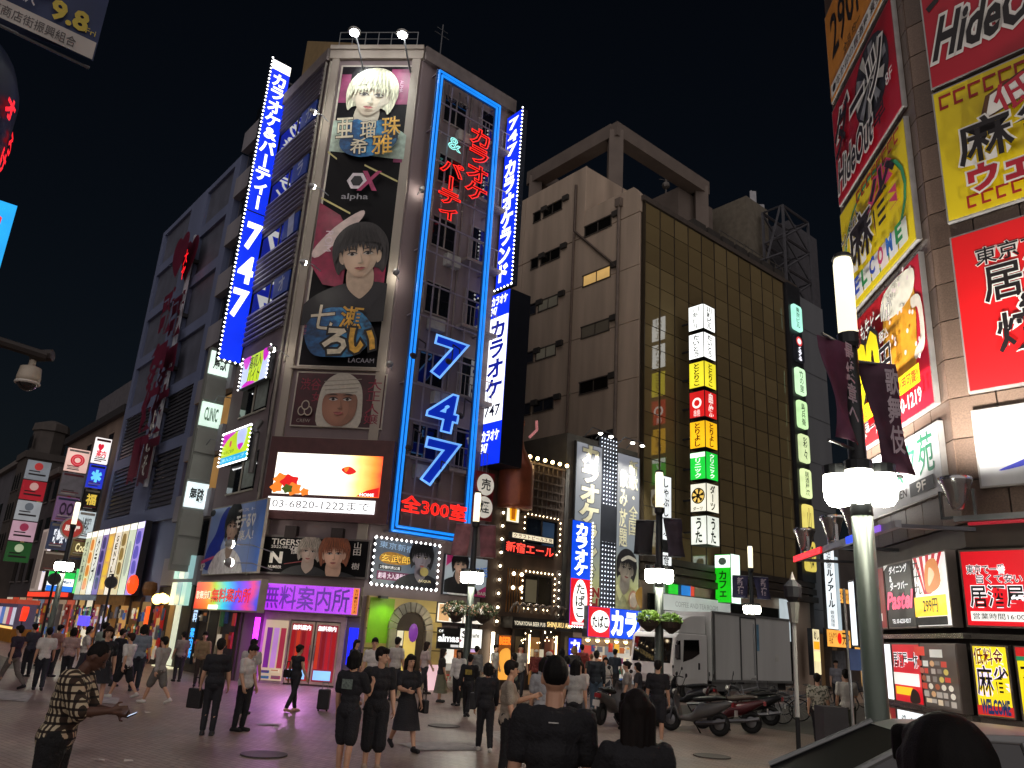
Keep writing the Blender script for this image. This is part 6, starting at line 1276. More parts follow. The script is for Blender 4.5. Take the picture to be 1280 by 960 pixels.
MB().box(0,-1,0,5.5,0,.75).build('base', M('#a8701c',.6), yk); MB().box(0,-1,.75,5.5,0,2.1).build('glass_case', E('#585068',.4), yk); MB().box(0,-1.05,.72,5.5,-1.0,.84).build('light_strip', E('#f0c070',2.0), yk); MB().box(0,-1.1,2.1,5.5,.1,2.35).build('roof', E('#b84830',.6), yk)
for k in range(5): MB().box(.2+k*1.1,-1.04,.95,1.0+k*1.1,-1.0,1.9).build('display', E(['#d8c8e0','#6080c8','#e0d0c0','#c05070','#d8d8e8'][k],.7), yk)
hb = FL.thing('heart_balloon_sign', 'glowing red heart shaped sign by the left shops', 'sign', -26.0, 1.6, 2.0); q = smooth_pts([(0,-.42),(.4,-.05),(.42,.25),(.2,.38),(0,.25),(-.2,.38),(-.42,.25),(-.4,-.05)]); MB().slab(q,-.15,.15).build('heart', E('#ff3a20',1.6), hb); MB().tube((0,0,-1.6),(0,0,-.4),.03).build('pole', DK, hb)
# ---- round building at the left edge on the near side of the left street
dirc = Vector((-.588,.809,0)); pc_ = dirc*24
ce = pc_ + Vector((-.809,-.588,0))*4.0
cy = thing('round_building', 'dark blue round corner building with red neon at left edge', 'building', (ce.x, ce.y, 0))
MB().lathe([(3.3,0),(3.3,13.0)],40).build('wall', M('#3a4660',.5,0,.2,1), cy); MB().lathe([(3.4,12.9),(3.6,13.0),(3.6,15.4),(3.4,16.0),(2.6,16.6),(.5,16.8)],40).build('sign_drum', M('#26324a',.45,0,.2,1), cy, True); MB().lathe([(3.4,12.2),(3.5,12.3),(3.5,12.8),(3.4,12.9)],40).build('ledge', M('#8a8a84',.5), cy, True)
a0 = math.atan2(-ce.y, -ce.x)
for k, (ch, da, z) in enumerate((('オ',1.05,14.6),('ろ',1.28,14.0),('け',1.2,13.3))):
    mb = lettering(ch,-.28,z-.28,.28,z+.28,-3.68,bold=.04); o = mb.build('neon_character', E('#ff2028',2.2), cy); o.rotation_euler = (0,0,a0+PI/2+da)
FK = Face((dirc.x*23.6, dirc.y*23.6), 50)
o = MB().box(-1.6,-.1,9.2,.18,.2,12.3).build('lit_panel', E('#18a0e8',1.5), cy); o.location = FK.pt(0) - cy.location; o.rotation_euler = (0,0,FK.rz)
o2 = lettering('カラオケ',-.75,7.9,-.05,12.1,-.13,True,.03).build('lettering', E('#e02838',1.4), cy); o2.location = o.location; o2.rotation_euler = o.rotation_euler
cyl = MB()
for k in range(5): cyl.tube((1.0+.3*k,-2,16.2),(1.0+.3*k,-2,18+.6*(k%2)),.04)
cyl.box(1.2,-2.2,17.6,2.0,-1.9,18.4); cyl.build('roof_frame', M('#3a3d42',.6), cy)
# ================================================================ street lamps
POST = M('#4a524c',.4,.3,.1,2); DPOST = M('#26282a',.45,.3)
def make_lamp():
    t = thing('street_lamp', 'x', 'street lamp')
    MB().lathe([(.17,0),(.17,.5),(.125,.6),(.115,3.55)],14).build('post', POST, t, True)
    MB().lathe([(.12,3.5),(.1,4.2),(.09,5.5)],12).build('upper_post', DPOST, t, True)
    MB().lathe([(.11,5.5),(.13,5.55),(.13,5.68)],12).build('collar', DPOST, t)
    MB().lathe([(.11,5.68),(.115,6.6),(.1,6.68)],14).build('top_lantern', E('#fff3d0',2.6), t, True); MB().lathe([(.13,6.68),(.1,6.74)],14).build('cap', DPOST, t)
    for k in range(4):
        a = k*PI/2 + .5; x, y = .235*math.cos(a), .235*math.sin(a)
        ln = MB().lathe([(.02,3.6),(.1,3.62),(.145,3.69),(.155,3.8),(.145,3.96)],14,(x,y,0)).build('lantern', E('#fffbe6',LAMP), t, True)
        MB().lathe([(.15,3.97),(.155,4.07),(.14,4.08)],14,(x,y,0)).build('lantern_cap', DPOST, ln)
        MB().tube((0,0,4.0),(x,y,4.05),.03).build('lantern_arm', DPOST, ln)
    return t
LAMP = 45.0
lamp0 = make_lamp()
lamps = [((1075,612),'near green grey street lamp with lit lantern cluster before the granite corner'),((824,720),'street lamp with hanging green baskets before the truck cab'),((590,722),'street lamp with flower basket in front of the pub'),((940,762),'farthest street lamp rising over the truck box'),((80,708),'street lamp of the left street among the distant signs')]
LP = []
for k, (px, lb) in enumerate(lamps):
    o = lamp0 if k == 0 else copy_tree(lamp0)
    p = EYE + pray(*px) * ((3.8-CAMH)/pray(*px).z); p.z = 0; o.location = p; o.rotation_euler = (0,0,math.atan2(-p.y,-p.x)-.5); LP.append(p); tag(o, lb, 'street lamp', 'street lamps')
def banner(p, z0, z1, w_, heading, side, col, label, tx='', ink='#b8a8b0', sway=.12, pole=True):
    """cloth banner on a lamp post arm"""
    F = Face((p.x, p.y), heading); t = F.thing('lamp_banner', label, 'banner', 0, z0, 0, 'cloth banners on the street lamps')
    x0, x1 = (.14, .14+w_) if side > 0 else (-.14-w_, -.14); V = []; Fs = []; n = 8
    for j in range(n+1):
        for i in range(4):
            u = i/3; v = j/n; V.append((x0+(x1-x0)*u + sway*(1-v)*side*.6, -.06*math.sin(3*u+5*v) - sway*(1-v), v*(z1-z0)))
    Fs = [(j*4+i, j*4+i+1, (j+1)*4+i+1, (j+1)*4+i) for j in range(n) for i in range(3)]
    b = MB().add(V, Fs).build('cloth', M(col,.75,0,.3,4), t, True); sd = b.modifiers.new('s','SOLIDIFY'); sd.thickness = .006
    MB().tube((0,0,z1-z0),(x1 if side > 0 else x0,0,z1-z0),.018).tube((0,0,0),(x1 if side > 0 else x0,0,0),.018).build('arm', STEEL, t)
    if tx:
        mx = (x0+x1)/2 + sway*.3*side; lettering(tx, mx-w_*.2,(z1-z0)*.15,mx+w_*.2,(z1-z0)*.92,-.2,True,.02).build('lettering', M(ink,.6), t)
banner(LP[0],4.25,5.5,.5,50,-1,'#5a2a44','purple banner with pale characters left of the near lamp','最終章へ'); banner(LP[0],4.0,5.35,.42,80,1,'#4a2a3c','dark purple banner on the right of the near lamp','歌舞伎')
banner(LP[1],4.35,5.3,.5,95,-1,'#1c1a20','dark portrait banner left of the basket lamp'); banner(LP[1],4.35,5.4,.5,80,1,'#332c3a','dark violet banner right of the basket lamp')
banner(LP[2],4.5,5.6,.55,95,-1,'#8a5a60','faded red banner left of the pub lamp'); banner(LP[2],4.5,5.6,.55,80,1,'#7a4a52','faded red banner right of the pub lamp')
banner(LP[3],4.3,5.3,.7,95,-1,'#2c2a4a','blue violet banner left of the farthest lamp','新宿'); banner(LP[3],4.3,5.3,.7,80,1,'#2c2a4a','blue violet banner right of the farthest lamp','新宿')
def basket(p, z, col, label, r_=.36, flowers=None):
    t = thing('hanging_basket', label, 'planter', (p.x, p.y, z))
    MB().lathe([(.05,-.3),(.25,-.15),(.3,0)],12).build('bowl', M('#3a3028',.8), t)
    mb = MB(); rn = random.Random(int(p.x*10))
    for k in range(420):
        a, b = rn.uniform(0,2*PI), rn.uniform(-.55,1.3); rr = r_*(.75+.5*rn.random()); c = Vector((rr*math.cos(a)*math.cos(b)*1.2, rr*math.sin(a)*math.cos(b)*1.2, rr*math.sin(b)*.8+.05)); d = Vector((rn.gauss(0,1),rn.gauss(0,1),rn.gauss(0,1))).normalized()*.055; e = d.orthogonal().normalized()*.028
        mb.add([c-d, c+e, c+d, c-e], [(0,1,2,3)])
    tag(mb.build('foliage', M(col,.6,0,.4,5), t), kind='stuff')
    if flowers:
        mb = MB()
        for k in range(40): a = rn.uniform(0,2*PI); mb.octa((r_*1.15*math.cos(a), r_*1.15*math.sin(a), rn.uniform(-.1,.3)), .035)
        tag(mb.build('flowers', M(flowers,.6), t), kind='stuff')
basket(LP[1]+Vector((-.3,-.1,0)),2.62,'#7aa030','left bright green basket of leaves on the lamp before the truck',.22); basket(LP[1]+Vector((.3,-.1,0)),2.6,'#668c2c','right green basket of leaves on the lamp before the truck',.2)
basket(LP[2]+Vector((-.45,-.1,0)),2.65,'#46502c','dim flower basket left on the pub lamp',.34,'#c89078'); basket(LP[2]+Vector((.45,-.1,0)),2.62,'#46502c','dim flower basket right on the pub lamp',.34,'#d8a890')
# ---- banner at the top left corner
t = Face((-3.5,5.0),50); bn = t.thing('hanging_banner', 'navy event banner with yellow date at the top left corner', 'banner', -.85, 6.0, 0)
V = []; n = 10
for j in range(n+1):
    for i in range(7): u, v = i/6, j/n; V.append((u*1.0, .05*math.sin(5*u+2*v)*(1-v*.3), v*2.0))
b_ = MB().add(V, [(j*7+i,j*7+i+1,(j+1)*7+i+1,(j+1)*7+i) for j in range(n) for i in range(6)]).build('cloth', M('#23335c',.6,0,.15,3), bn, True)
flat([(0.01,.005),(.99,.005),(.99,.16),(.01,.16)],-.056).build('white_strip', M('#b8b4ae',.6), bn); lettering('町商店街振興組合',.3,.03,.86,.12,-.06,bold=.0).build('lettering', M('#4a4648',.6), bn)
lettering('9.8',.66,.2,.9,.36,-.06,bold=.04).build('lettering', M('#c8b43a',.5), bn); lettering('Fri',.9,.2,.97,.25,-.06,bold=.0).build('lettering', M('#c8b43a',.5), bn); lettering('CENTER',.2,.36,.66,.5,-.06,bold=.04).build('lettering', M('#b8bac0',.5), bn); lettering('世の沢',.3,.22,.55,.33,-.06,bold=.02).build('lettering', M('#b8bac0',.5), bn)
MB().tube((-.3,0,2.02),(1.05,0,2.02),.02).tube((-.3,0,-.0),(1.0,.06,0),.012).build('arm', STEEL, bn); MB().tube((-.35,.05,-6),(-.35,.05,2.6),.07,n=10).build('post', DPOST, bn)
# ---- dome camera on its arm
r_ = pray(35,475); p = EYE + r_*(7.0/math.hypot(r_.x,r_.y)); q = EYE + pray(-60,425)*(7.0/math.hypot(pray(-60,425).x,pray(-60,425).y))
cc = thing('security_camera', 'white dome security camera hanging from a dark arm at left', 'camera', p)
MB().lathe([(.02,.12),(.075,.1),(.085,.02),(.085,-.02)],16).build('housing', M('#b8ad9c',.5), cc, True); MB().ball((0,0,-.02),.075,10,(1,1,.9)).build('dome_glass', M('#1a1a1c',.08,0,.1,3,0,False,.9), cc, True); MB().torus((0,0,-.025),.08,.012,'z',18,6).build('rim', M('#d0ccc4',.4), cc); MB().tube((0,0,.1),(0,0,.2),.025).build('stem', M('#b8ad9c',.5), cc)
MB().tube((.1,0,.2),q-p+Vector((0,0,.1)),.04).tube((-.02,0,.2),(.13,.02,.22),.05).build('arm', M('#38322f',.5,.3), cc); zz_ = q-p; MB().tube((zz_.x,zz_.y,-p.z),(zz_.x,zz_.y,zz_.z+.8),.09,n=10).build('post', DPOST, cc)
# round mirrors/clock discs in the left street
for k, px in enumerate(((46,752),(120,756))):
    p = EYE + pray(*px)*((2.9-CAMH)/max(.02,pray(*px).z)); 
    p = ground_at(*[(43,833),(116,838)][k]); t = thing('round_traffic_sign', ['dark back of a round traffic sign at far left','dark round traffic sign on post left of the tall posters'][k], 'sign', (p.x,p.y,0)); t.rotation_euler = (0,0,.6)
    MB().tube((0,0,0),(0,0,3.3),.04).build('post', DPOST, t); MB().lathe([(.22,-.02),(.22,.02)],20,(0,0,3.0),'y').build('disc', M('#4a4c50',.5), t); MB().lathe([(.17,.03),(.17,.035)],20,(0,0,3.0),'y').build('disc_face', M('#2a2d30',.5), t)
# ---- leaning pole with furled flag, thin signpost
p = ground_at(1003,1060); pt_ = EYE + pray(990,715)*(p.xy.length/math.hypot(pray(990,715).x,pray(990,715).y))
t = thing('furled_flag_pole', 'leaning black and white pole with furled pale pennant in front of the truck', 'pole', p)
d_ = pt_ - p; MB().tube((0,0,0),d_*.45,.028,.026).build('black_shaft', BLK, t); MB().tube(d_*.45,d_*.86,.026,.026).build('white_shaft', M('#b8b6b0',.5), t)
MB().tube(d_*.8,d_*.88,.05,.075).build('socket', M('#8a8880',.5), t); MB().lathe([(.02,-.1),(.1,0),(.11,.12),(.04,.2)],10,tuple(d_*.9)).build('fitting', DK, t); MB().tube(d_*.9,d_,.09,.005,6).build('furled_pennant', M('#a8a09a',.7), t)
p = ground_at(1070,960); t = thing('signpost', 'thin grey signpost with small blue plate beside the near lamp', 'signpost', p); MB().tube((0,0,0),(0,0,3.3),.03).build('post', M('#8f9290',.4,.5), t); MB().box(-.0,-.05,1.75,.32,-.03,2.15).build('plate', M('#3a5a8a',.5), t)
wc = thing('stand_sign', 'dark shop stand at the foot of the near lamp', 'sign', (LP[0].x+1.6, LP[0].y+5.2, 0)); MB().box(-.2,-.2,0,.2,.2,1.2).build('body', DK, wc)

# ================================================================ truck
TW = M('#dededa',.4,0,.06,1.5,0,True); TG = M('#d2d3cf',.35,.05,.08,1.5,0,True)
tr_ = FN.thing('box_truck', 'white box truck parked with its cab to the left in right street', 'truck', 11.25, 0, 4.5)
L_ = 8.5; Wd = 2.2
MB().slab([(.25,.55),(.1,.9),(.12,1.3),(.3,2.35),(.5,2.5),(2.35,2.5),(2.35,.55)],0,Wd).build('cab', TW, tr_, bevel=.05)
MB().slab([(.55,2.51),(.75,3.0),(1.4,3.2),(2.35,3.25),(2.35,2.51)],.08,Wd-.08).build('roof_deflector', TW, tr_, bevel=.04)
MB().slab([(.15,1.35),(.31,2.3),(.34,2.3),(.18,1.35)],.15,Wd-.15).build('windscreen', glass_mat('#0c0e10'), tr_).location.x = -.035
dr = MB().slab([(.62,.75),(.62,2.4),(1.95,2.4),(1.95,.75)],-.02,-.001).build('door', TW, tr_)
MB().slab([(.72,1.42),(.78,2.25),(1.75,2.28),(1.78,1.75),(1.3,1.55)],-.035,-.021).build('door_window', glass_mat('#0b0d0f'), dr); MB().slab([(.32,1.5),(.44,2.2),(.58,2.22),(.58,1.5)],-.012,-.001).build('quarter_window', glass_mat('#0b0d0f'), tr_); MB().box(1.7,-.05,1.15,1.78,-.021,1.4).build('door_handle', BLK, dr)
MB().box(2.5,-.1,.75,L_,Wd+.1,3.42).build('cargo_box', TG, tr_)
for x in (2.5, 2.62): MB().box(x,-.16,.7,x+.06,-.101,3.45).build('corner_post', M('#8f918e',.3,.6), tr_)
MB().box(2.48,-.14,3.38,L_+.02,-.101,3.47).box(2.48,-.14,.7,L_+.02,-.101,.8).build('rail', M('#9a9c9a',.3,.6), tr_)
sd_ = MB().box(4.55,-.125,.85,5.65,-.101,3.3).build('side_door', TG, tr_); MB().box(4.5,-.15,.8,4.56,-.126,3.35).box(5.65,-.15,.8,5.71,-.126,3.35).box(4.56,-.15,3.3,5.65,-.126,3.36).build('door_seal', M('#4a4c4c',.5), sd_); MB().tube((5.5,-.17,1.0),(5.5,-.17,3.1),.02).build('lock_bar', STEEL, sd_)
MB().box(5.8,-.108,2.0,5.98,-.101,3.1).build('blue_label', M('#6a98b4',.5), tr_); MB().box(7.2,-.108,1.6,7.5,-.101,1.9).build('paper_label', M('#d0d0c8',.6), tr_)
MB().box(.3,.1,.4,L_-.2,Wd-.1,.7).build('chassis', BLK, tr_); MB().box(2.6,-.05,.35,7.4,0,.7).build('side_guard', M('#8a8c8a',.4,.5), tr_)
for x in (1.1, 6.4):
    for y in (.12, Wd-.12):
        wl = MB().torus((x,y,.42),.31,.12,'y',24,8).build('wheel', M('#1a1a1a',.8), tr_, True); MB().lathe([(.05,.08),(.12,.1),(.2,.05),(.27,.08)],16,(x,y,.42),'y').build('rim', M('#9a9a98',.4,.7), wl)
MB().tube((.2,-.1,2.1),(.0,-.3,2.2),.02).tube((.0,-.3,2.2),(.0,-.32,1.5),.02).box(-.06,-.42,1.55,.04,-.24,2.05).build('mirror', DK, tr_); MB().box(.06,.15,.75,.12,.5,.95).box(.06,Wd-.5,.75,.12,Wd-.15,.95).build('headlight', M('#c8c8c4',.15), tr_)

# ================================================================ motor scooters
def make_scooter(c1, c2, plate=True):
    t = thing('motor_scooter', 'x', 'scooter')
    B1 = M(c1,.3,0,.1,3); B2 = M(c2,.5)
    for x, r_ in ((-.62,.2),(.62,.2)):
        w_ = MB().torus((x,0,.27),.2,.07,'y',20,8).build('wheel', M('#151515',.8), t, True); MB().lathe([(.03,-.05),(.13,-.03),(.14,.03),(.03,.05)],12,(x,0,.27),'y').build('rim', M('#77787a',.35,.8), w_)
    def loft(secs, name, m):
        mb = MB(); n = 12; V = []
        for (x, z, ry, rz_) in secs: V += [(x, ry*math.cos(2*PI*i/n), z+rz_*math.sin(2*PI*i/n)) for i in range(n)]
        mb.add(V, [(k*n+i,k*n+(i+1)%n,(k+1)*n+(i+1)%n,(k+1)*n+i) for k in range(len(secs)-1) for i in range(n)] + [tuple(range(n)), tuple(range((len(secs)-1)*n,len(secs)*n))[::-1]]); return mb.build(name, m, t, True)
    loft([(-.98,.78,.03,.03),(-.85,.74,.11,.08),(-.5,.6,.17,.16),(-.1,.5,.17,.17),(.05,.36,.16,.1),(.35,.33,.16,.06)],'rear_body',B1)
    loft([(-.8,.86,.09,.03),(-.6,.86,.13,.06),(-.2,.8,.15,.07),(.02,.78,.1,.05)],'seat',B2)
    loft([(.36,.32,.17,.06),(.46,.6,.19,.12),(.5,.85,.16,.12),(.44,1.0,.1,.06)],'leg_shield',B1); loft([(.45,.5,.05,.06),(.66,.52,.09,.06),(.86,.42,.06,.03)],'front_fender',B1)
    MB().tube((.62,.08,.27),(.48,.06,.9),.03).tube((.62,-.08,.27),(.48,-.06,.9),.03).build('fork', M('#55565a',.4,.6), t); MB().path([(.32,.34,1.06),(.42,.2,1.08),(.44,0,1.04),(.42,-.2,1.08),(.32,-.34,1.06)],.018).build('handlebar', BLK, t)
    MB().ball((.54,0,.92),.09,6,(.7,1,.8)).build('headlight', M('#c8c8c0',.15), t); MB().box(-1.0,-.08,.68,-.94,.08,.78).build('tail_light', M('#8a1418',.3), t)
    for s_ in (-1,1): MB().tube((.42,.2*s_,1.08),(.38,.3*s_,1.3),.01).lathe([(.05,-.01),(.05,.01)],10,(.37,.31*s_,1.33),'x').build('mirror', BLK, t)
    if plate: MB().box(-1.04,-.09,.48,-1.02,.09,.62).build('number_plate', M('#c8c8c4',.6), t)
    MB().path([(-.1,.13,.25),(-.55,.2,.3),(-.85,.2,.36)],.05).build('exhaust', M('#6a6a6c',.35,.8), t); MB().tube((0,-.1,.2),(-.05,-.28,.02),.02).build('kickstand', BLK, t)
    return t
proto = [make_scooter('#5c5b5a','#18181a'), make_scooter('#4c141a','#5a5048'), make_scooter('#1c1c20','#141416')]
sco = [((868,917),205,0,'grey scooter nearest the man in black shorts'),((908,914),215,1,'dark red scooter with pale seat cowl and white plate'),((858,890),200,2,'black scooter half hidden behind the grey one'),((935,905),225,2,'black scooter right of the dark red one'),((762,905),120,0,'grey scooter parked behind the gray shirted man')]
for k, (px, hd, pi_, lb) in enumerate(sco):
    o = proto[pi_]; 
    if 'used' in o: o = copy_tree(o)
    else: o['used'] = 1
    p = ground_at(*px); o.location = (p.x,p.y,0); o.rotation_euler = (rad(5),0,rad(hd-60)); tag(o, lb, 'scooter', 'parked scooters')
for o in bpy.data.objects:
    if 'used' in o: del o['used']
# ================================================================ bicycles
def make_bike(c):
    t = thing('bicycle', 'x', 'bicycle'); Fm = M(c,.35,.3)
    for x in (-.52,.52):
        w_ = MB().torus((x,0,.33),.31,.018,'y',28,6).build('wheel', M('#161616',.8), t, True); sp = MB()
        for k in range(12): a = 2*PI*k/12; sp.tube((x,.02*(-1)**k,.33),(x+.3*math.cos(a),0,.33+.3*math.sin(a)),.003,n=3)
        sp.build('spokes', M('#a8a8a8',.3,.8), w_)
    MB().tube((-.52,.0,.33),(-.1,0,.3),.014).tube((-.1,0,.3),(-.2,0,.78),.016).tube((-.1,0,.3),(.38,0,.62),.018).tube((-.18,0,.6),(.36,0,.74),.016).tube((-.52,0,.33),(-.18,0,.68),.012).tube((.52,0,.33),(.36,0,.8),.015).tube((.36,0,.8),(.33,0,1.0),.014).build('frame', Fm, t)
    MB().path([(.15,.28,1.0),(.3,.2,1.03),(.33,0,1.02),(.3,-.2,1.03),(.15,-.28,1.0)],.012).build('handlebar', M('#aaaaaa',.25,.9), t); MB().ball((-.22,0,.84),.12,6,(1.1,.7,.4)).build('saddle', BLK, t, True)
    MB().torus((-.1,.06,.3),.09,.012,'y',16,5).tube((-.1,.06,.3),(-.02,.1,.16),.012).tube((-.1,-.06,.3),(-.18,-.1,.44),.012).build('crank', STEEL, t)
    bk = MB()
    for k in range(7): bk.box(.42+k*.05,-.17,.72,.425+k*.05,-.165,.98).box(.42+k*.05,.165,.72,.425+k*.05,.17,.98); bk.box(.42,-.17+k*.055,.72,.425,-.165+k*.055,.98).box(.72,-.17+k*.055,.72,.725,-.165+k*.055,.98)
    bk.box(.42,-.17,.70,.73,.17,.72).torus((.575,0,.98),.001,.001,'z',3,3); bk.build('basket', M('#4a4a4c',.5,.5), t); MB().path([(-.82,0,.52),(-.7,0,.66),(-.52,0,.7),(-.3,0,.6)],.03).build('mudguard', M('#3a3a3c',.5), t); MB().box(-.75,-.06,.72,-.35,.06,.735).build('rack', STEEL, t)
    return t
bk0 = [make_bike('#2a2c30'), make_bike('#8a8c90'), make_bike('#3a4a5a')]; usedb = set()
bks = [((955,903),20,0,'dark bicycle right of the black scooters'),((978,900),30,1,'silver bicycle between two dark bicycles'),((1000,896),25,2,'blue grey bicycle nearest the leaning pole'),((1045,890),40,0,'dark bicycle behind the patterned shirt'),((752,890),70,1,'silver bicycle behind the woman in white at the crossing'),((820,880),10,2,'blue grey bicycle beside the truck cab'),((935,885),35,1,'silver bicycle against the truck side'),((1066,884),60,2,'bicycle by the far shop lane')]
for px, hd, pi_, lb in bks:
    o = bk0[pi_]
    if pi_ in usedb: o = copy_tree(o)
    usedb.add(pi_); p = ground_at(*px); o.location = (p.x,p.y,0); o.rotation_euler = (rad(-6),0,rad(hd-50)); tag(o, lb, 'bicycle', 'parked bicycles')

# ================================================================ car at the lower right, seen from above its roof
cp_ = ground_at(1180,960); 
rp_ = ground_at(1150,912,1.48); fc = Face((rp_.x-1.95, rp_.y-.1), 97)
cr_ = fc.thing('silver_car', 'silver car roof with dark windscreen at the lower right edge', 'car', 0, 0, 0)
CARP = M('#7c7e7e',.3,.4,.05,1)
secs = [(.0,.5,.62,.82),(.25,.32,.66,.84),(.9,.28,.9,.86),(1.15,.28,.95,.86),(1.95,.28,1.0,.86),(3.6,.28,1.0,.86),(4.3,.35,.95,.84),(4.45,.5,.8,.8)]
V = []; Fs = []
for (x,z0_,z1_,hw) in secs: V += [(x,.87-hw,z0_),(x,.87-hw*1.02,(z0_+z1_)/2),(x,.87-hw*.93,z1_),(x,.87+hw*.93,z1_),(x,.87+hw*1.02,(z0_+z1_)/2),(x,.87+hw,z0_)]
n = 6
Fs = [(k*n+i,(k+1)*n+i,(k+1)*n+(i+1)%n,k*n+(i+1)%n) for k in range(len(secs)-1) for i in range(n)] + [tuple(range(n))[::-1], tuple(range((len(secs)-1)*n,len(secs)*n))]
MB().add(V,Fs).build('body', CARP, cr_, True, .02)
gs = [(1.05,.99,.76,.99),(1.95,1.44,.6,1.0),(3.3,1.45,.6,1.0),(4.15,1.0,.72,1.0)]
V = []
for (x,z,hw,_) in gs: V += [(x,.87-hw,z),(x,.87+hw,z)]
MB().add([(1.0,.1,.97),(1.0,1.64,.97),(1.9,.26,1.42),(1.9,1.48,1.42)],[(0,2,3,1)]).build('windscreen', M('#040405',.5,0,.2,1,0,False,.02), cr_)
MB().add([(1.05,.1,.98),(1.92,.25,1.42),(3.3,.25,1.43),(4.1,.12,1.0)],[(0,1,2,3)][::1]).add([(1.05,1.64,.98),(1.92,1.49,1.42),(3.3,1.49,1.43),(4.1,1.62,1.0)],[(3,2,1,0)]).add([(3.3,.26,1.42),(3.3,1.48,1.42),(4.12,1.62,1.0),(4.12,.12,1.0)],[(0,1,2,3)]).build('side_glass', glass_mat('#08090b'), cr_)
MB().slab([(1.88,1.42),(2.1,1.475),(2.7,1.5),(3.3,1.475),(3.42,1.42)],.24,1.5).build('roof', CARP, cr_, True, .02)
for y0,y1 in ((.1,.25),(1.64,1.49)): MB().tube((1.0,y0,.98),(1.92,y1,1.44),.03).tube((2.65,y1,1.44),(2.7,y0,.99),.03).build('pillar', CARP, cr_)
for x in (.85,3.6):
    for y in (.1,1.64): w_ = MB().torus((x,y,.32),.23,.1,'y',22,8).build('wheel', M('#141414',.8), cr_, True); MB().lathe([(.03,-.06),(.2,-.05),(.2,.05),(.03,.06)],14,(x,y,.32),'y').build('rim', STEEL, w_)
for y in (.02,1.72): MB().ball((1.25,y+(-.08 if y<1 else .08),1.02),.1,6,(.6,1,.7)).build('mirror', CARP, cr_, True)
for y in (.3,1.45): MB().box(-.01,y-.15,.6,.06,y+.15,.7).build('headlight', M('#d0d4d8',.1), cr_)
# ================================================================ people
def cap(mb, a, b, r0, r1=None):
    r1 = r0 if r1 is None else r1; mb.tube(a, b, r0, r1, 10); mb.ball(tuple(a), r0, 6); mb.ball(tuple(b), r1, 6)
def remeshed(mb, name, mat, parent, voxel, sm=3, loc=None):
    o = mb.build(name, mat, parent, True)
    r = o.modifiers.new('r', 'REMESH'); r.mode = 'VOXEL'; r.voxel_size = voxel; r.use_smooth_shade = True
    s = o.modifiers.new('s', 'SMOOTH'); s.factor = .5; s.iterations = sm
    return o
_tx = {}
def ruffle(o, size, strength):
    if size not in _tx: t = bpy.data.textures.new('folds', 'CLOUDS'); t.noise_scale = size; t.noise_depth = 2; _tx[size] = t
    d = o.modifiers.new('d', 'DISPLACE'); d.texture = _tx[size]; d.strength = strength; d.mid_level = .38; d.texture_coords = 'GLOBAL'
    return o
def cloth(c, pat=None):
    if pat is None: return M(c, .85, 0, .16, 7, .5)
    key = ('cloth', c, pat)
    if key in _mats: return _mats[key]
    m = bpy.data.materials.new('cloth'); m.use_nodes = True; n = m.node_tree.nodes; l = m.node_tree.links; b = n['Principled BSDF']; b.inputs['Roughness'].default_value = .85
    tc = n.new('ShaderNodeTexCoord'); _mats[key] = m
    if pat == 'plaid':
        sp = n.new('ShaderNodeSeparateXYZ'); l.new(tc.outputs['Object'], sp.inputs[0]); outs = []
        ad = n.new('ShaderNodeMath'); ad.operation = 'ADD'; l.new(sp.outputs[0], ad.inputs[0]); l.new(sp.outputs[1], ad.inputs[1])
        for src, f, tv in ((ad.outputs[0], 105.,.15), (sp.outputs[2], 95.,-.5)):
            mu = n.new('ShaderNodeMath'); mu.operation = 'MULTIPLY'; mu.inputs[1].default_value = f; l.new(src, mu.inputs[0])
            si = n.new('ShaderNodeMath'); si.operation = 'SINE'; l.new(mu.outputs[0], si.inputs[0])
            gt = n.new('ShaderNodeMath'); gt.operation = 'GREATER_THAN'; gt.inputs[1].default_value = tv; l.new(si.outputs[0], gt.inputs[0]); outs.append(gt.outputs[0])
        s2 = n.new('ShaderNodeMath'); s2.operation = 'ADD'; l.new(outs[0], s2.inputs[0]); l.new(outs[1], s2.inputs[1])
        dv = n.new('ShaderNodeMath'); dv.operation = 'MULTIPLY'; dv.inputs[1].default_value = .5; l.new(s2.outputs[0], dv.inputs[0])
        cr = n.new('ShaderNodeValToRGB'); cr.color_ramp.interpolation = 'CONSTANT'; e = cr.color_ramp.elements; e.new(.3); e.new(.8)
        for q, (p, cc) in zip(e, ((0,'#15110f'),(.3,'#3a2c22'),(.8,'#b8aa8c'),(.99,'#c8ba9c'))): q.position = p; q.color = (*lin(cc),1)
        l.new(dv.outputs[0], cr.inputs[0]); l.new(cr.outputs[0], b.inputs['Base Color'])
    else:
        v = n.new('ShaderNodeTexNoise'); v.inputs['Scale'].default_value = 22; l.new(tc.outputs['Object'], v.inputs['Vector'])
        cr = n.new('ShaderNodeValToRGB'); cr.color_ramp.interpolation = 'CONSTANT'; e = cr.color_ramp.elements; e[0].color = (*lin(c),1); e[1].position = .54; e[1].color = (*lin(pat),1)
        l.new(v.outputs['Fac'], cr.inputs[0]); l.new(cr.outputs[0], b.inputs['Base Color'])
    return m
SKINS = ['#c79a7e','#b98a6e','#d0a488','#5a3c2e']
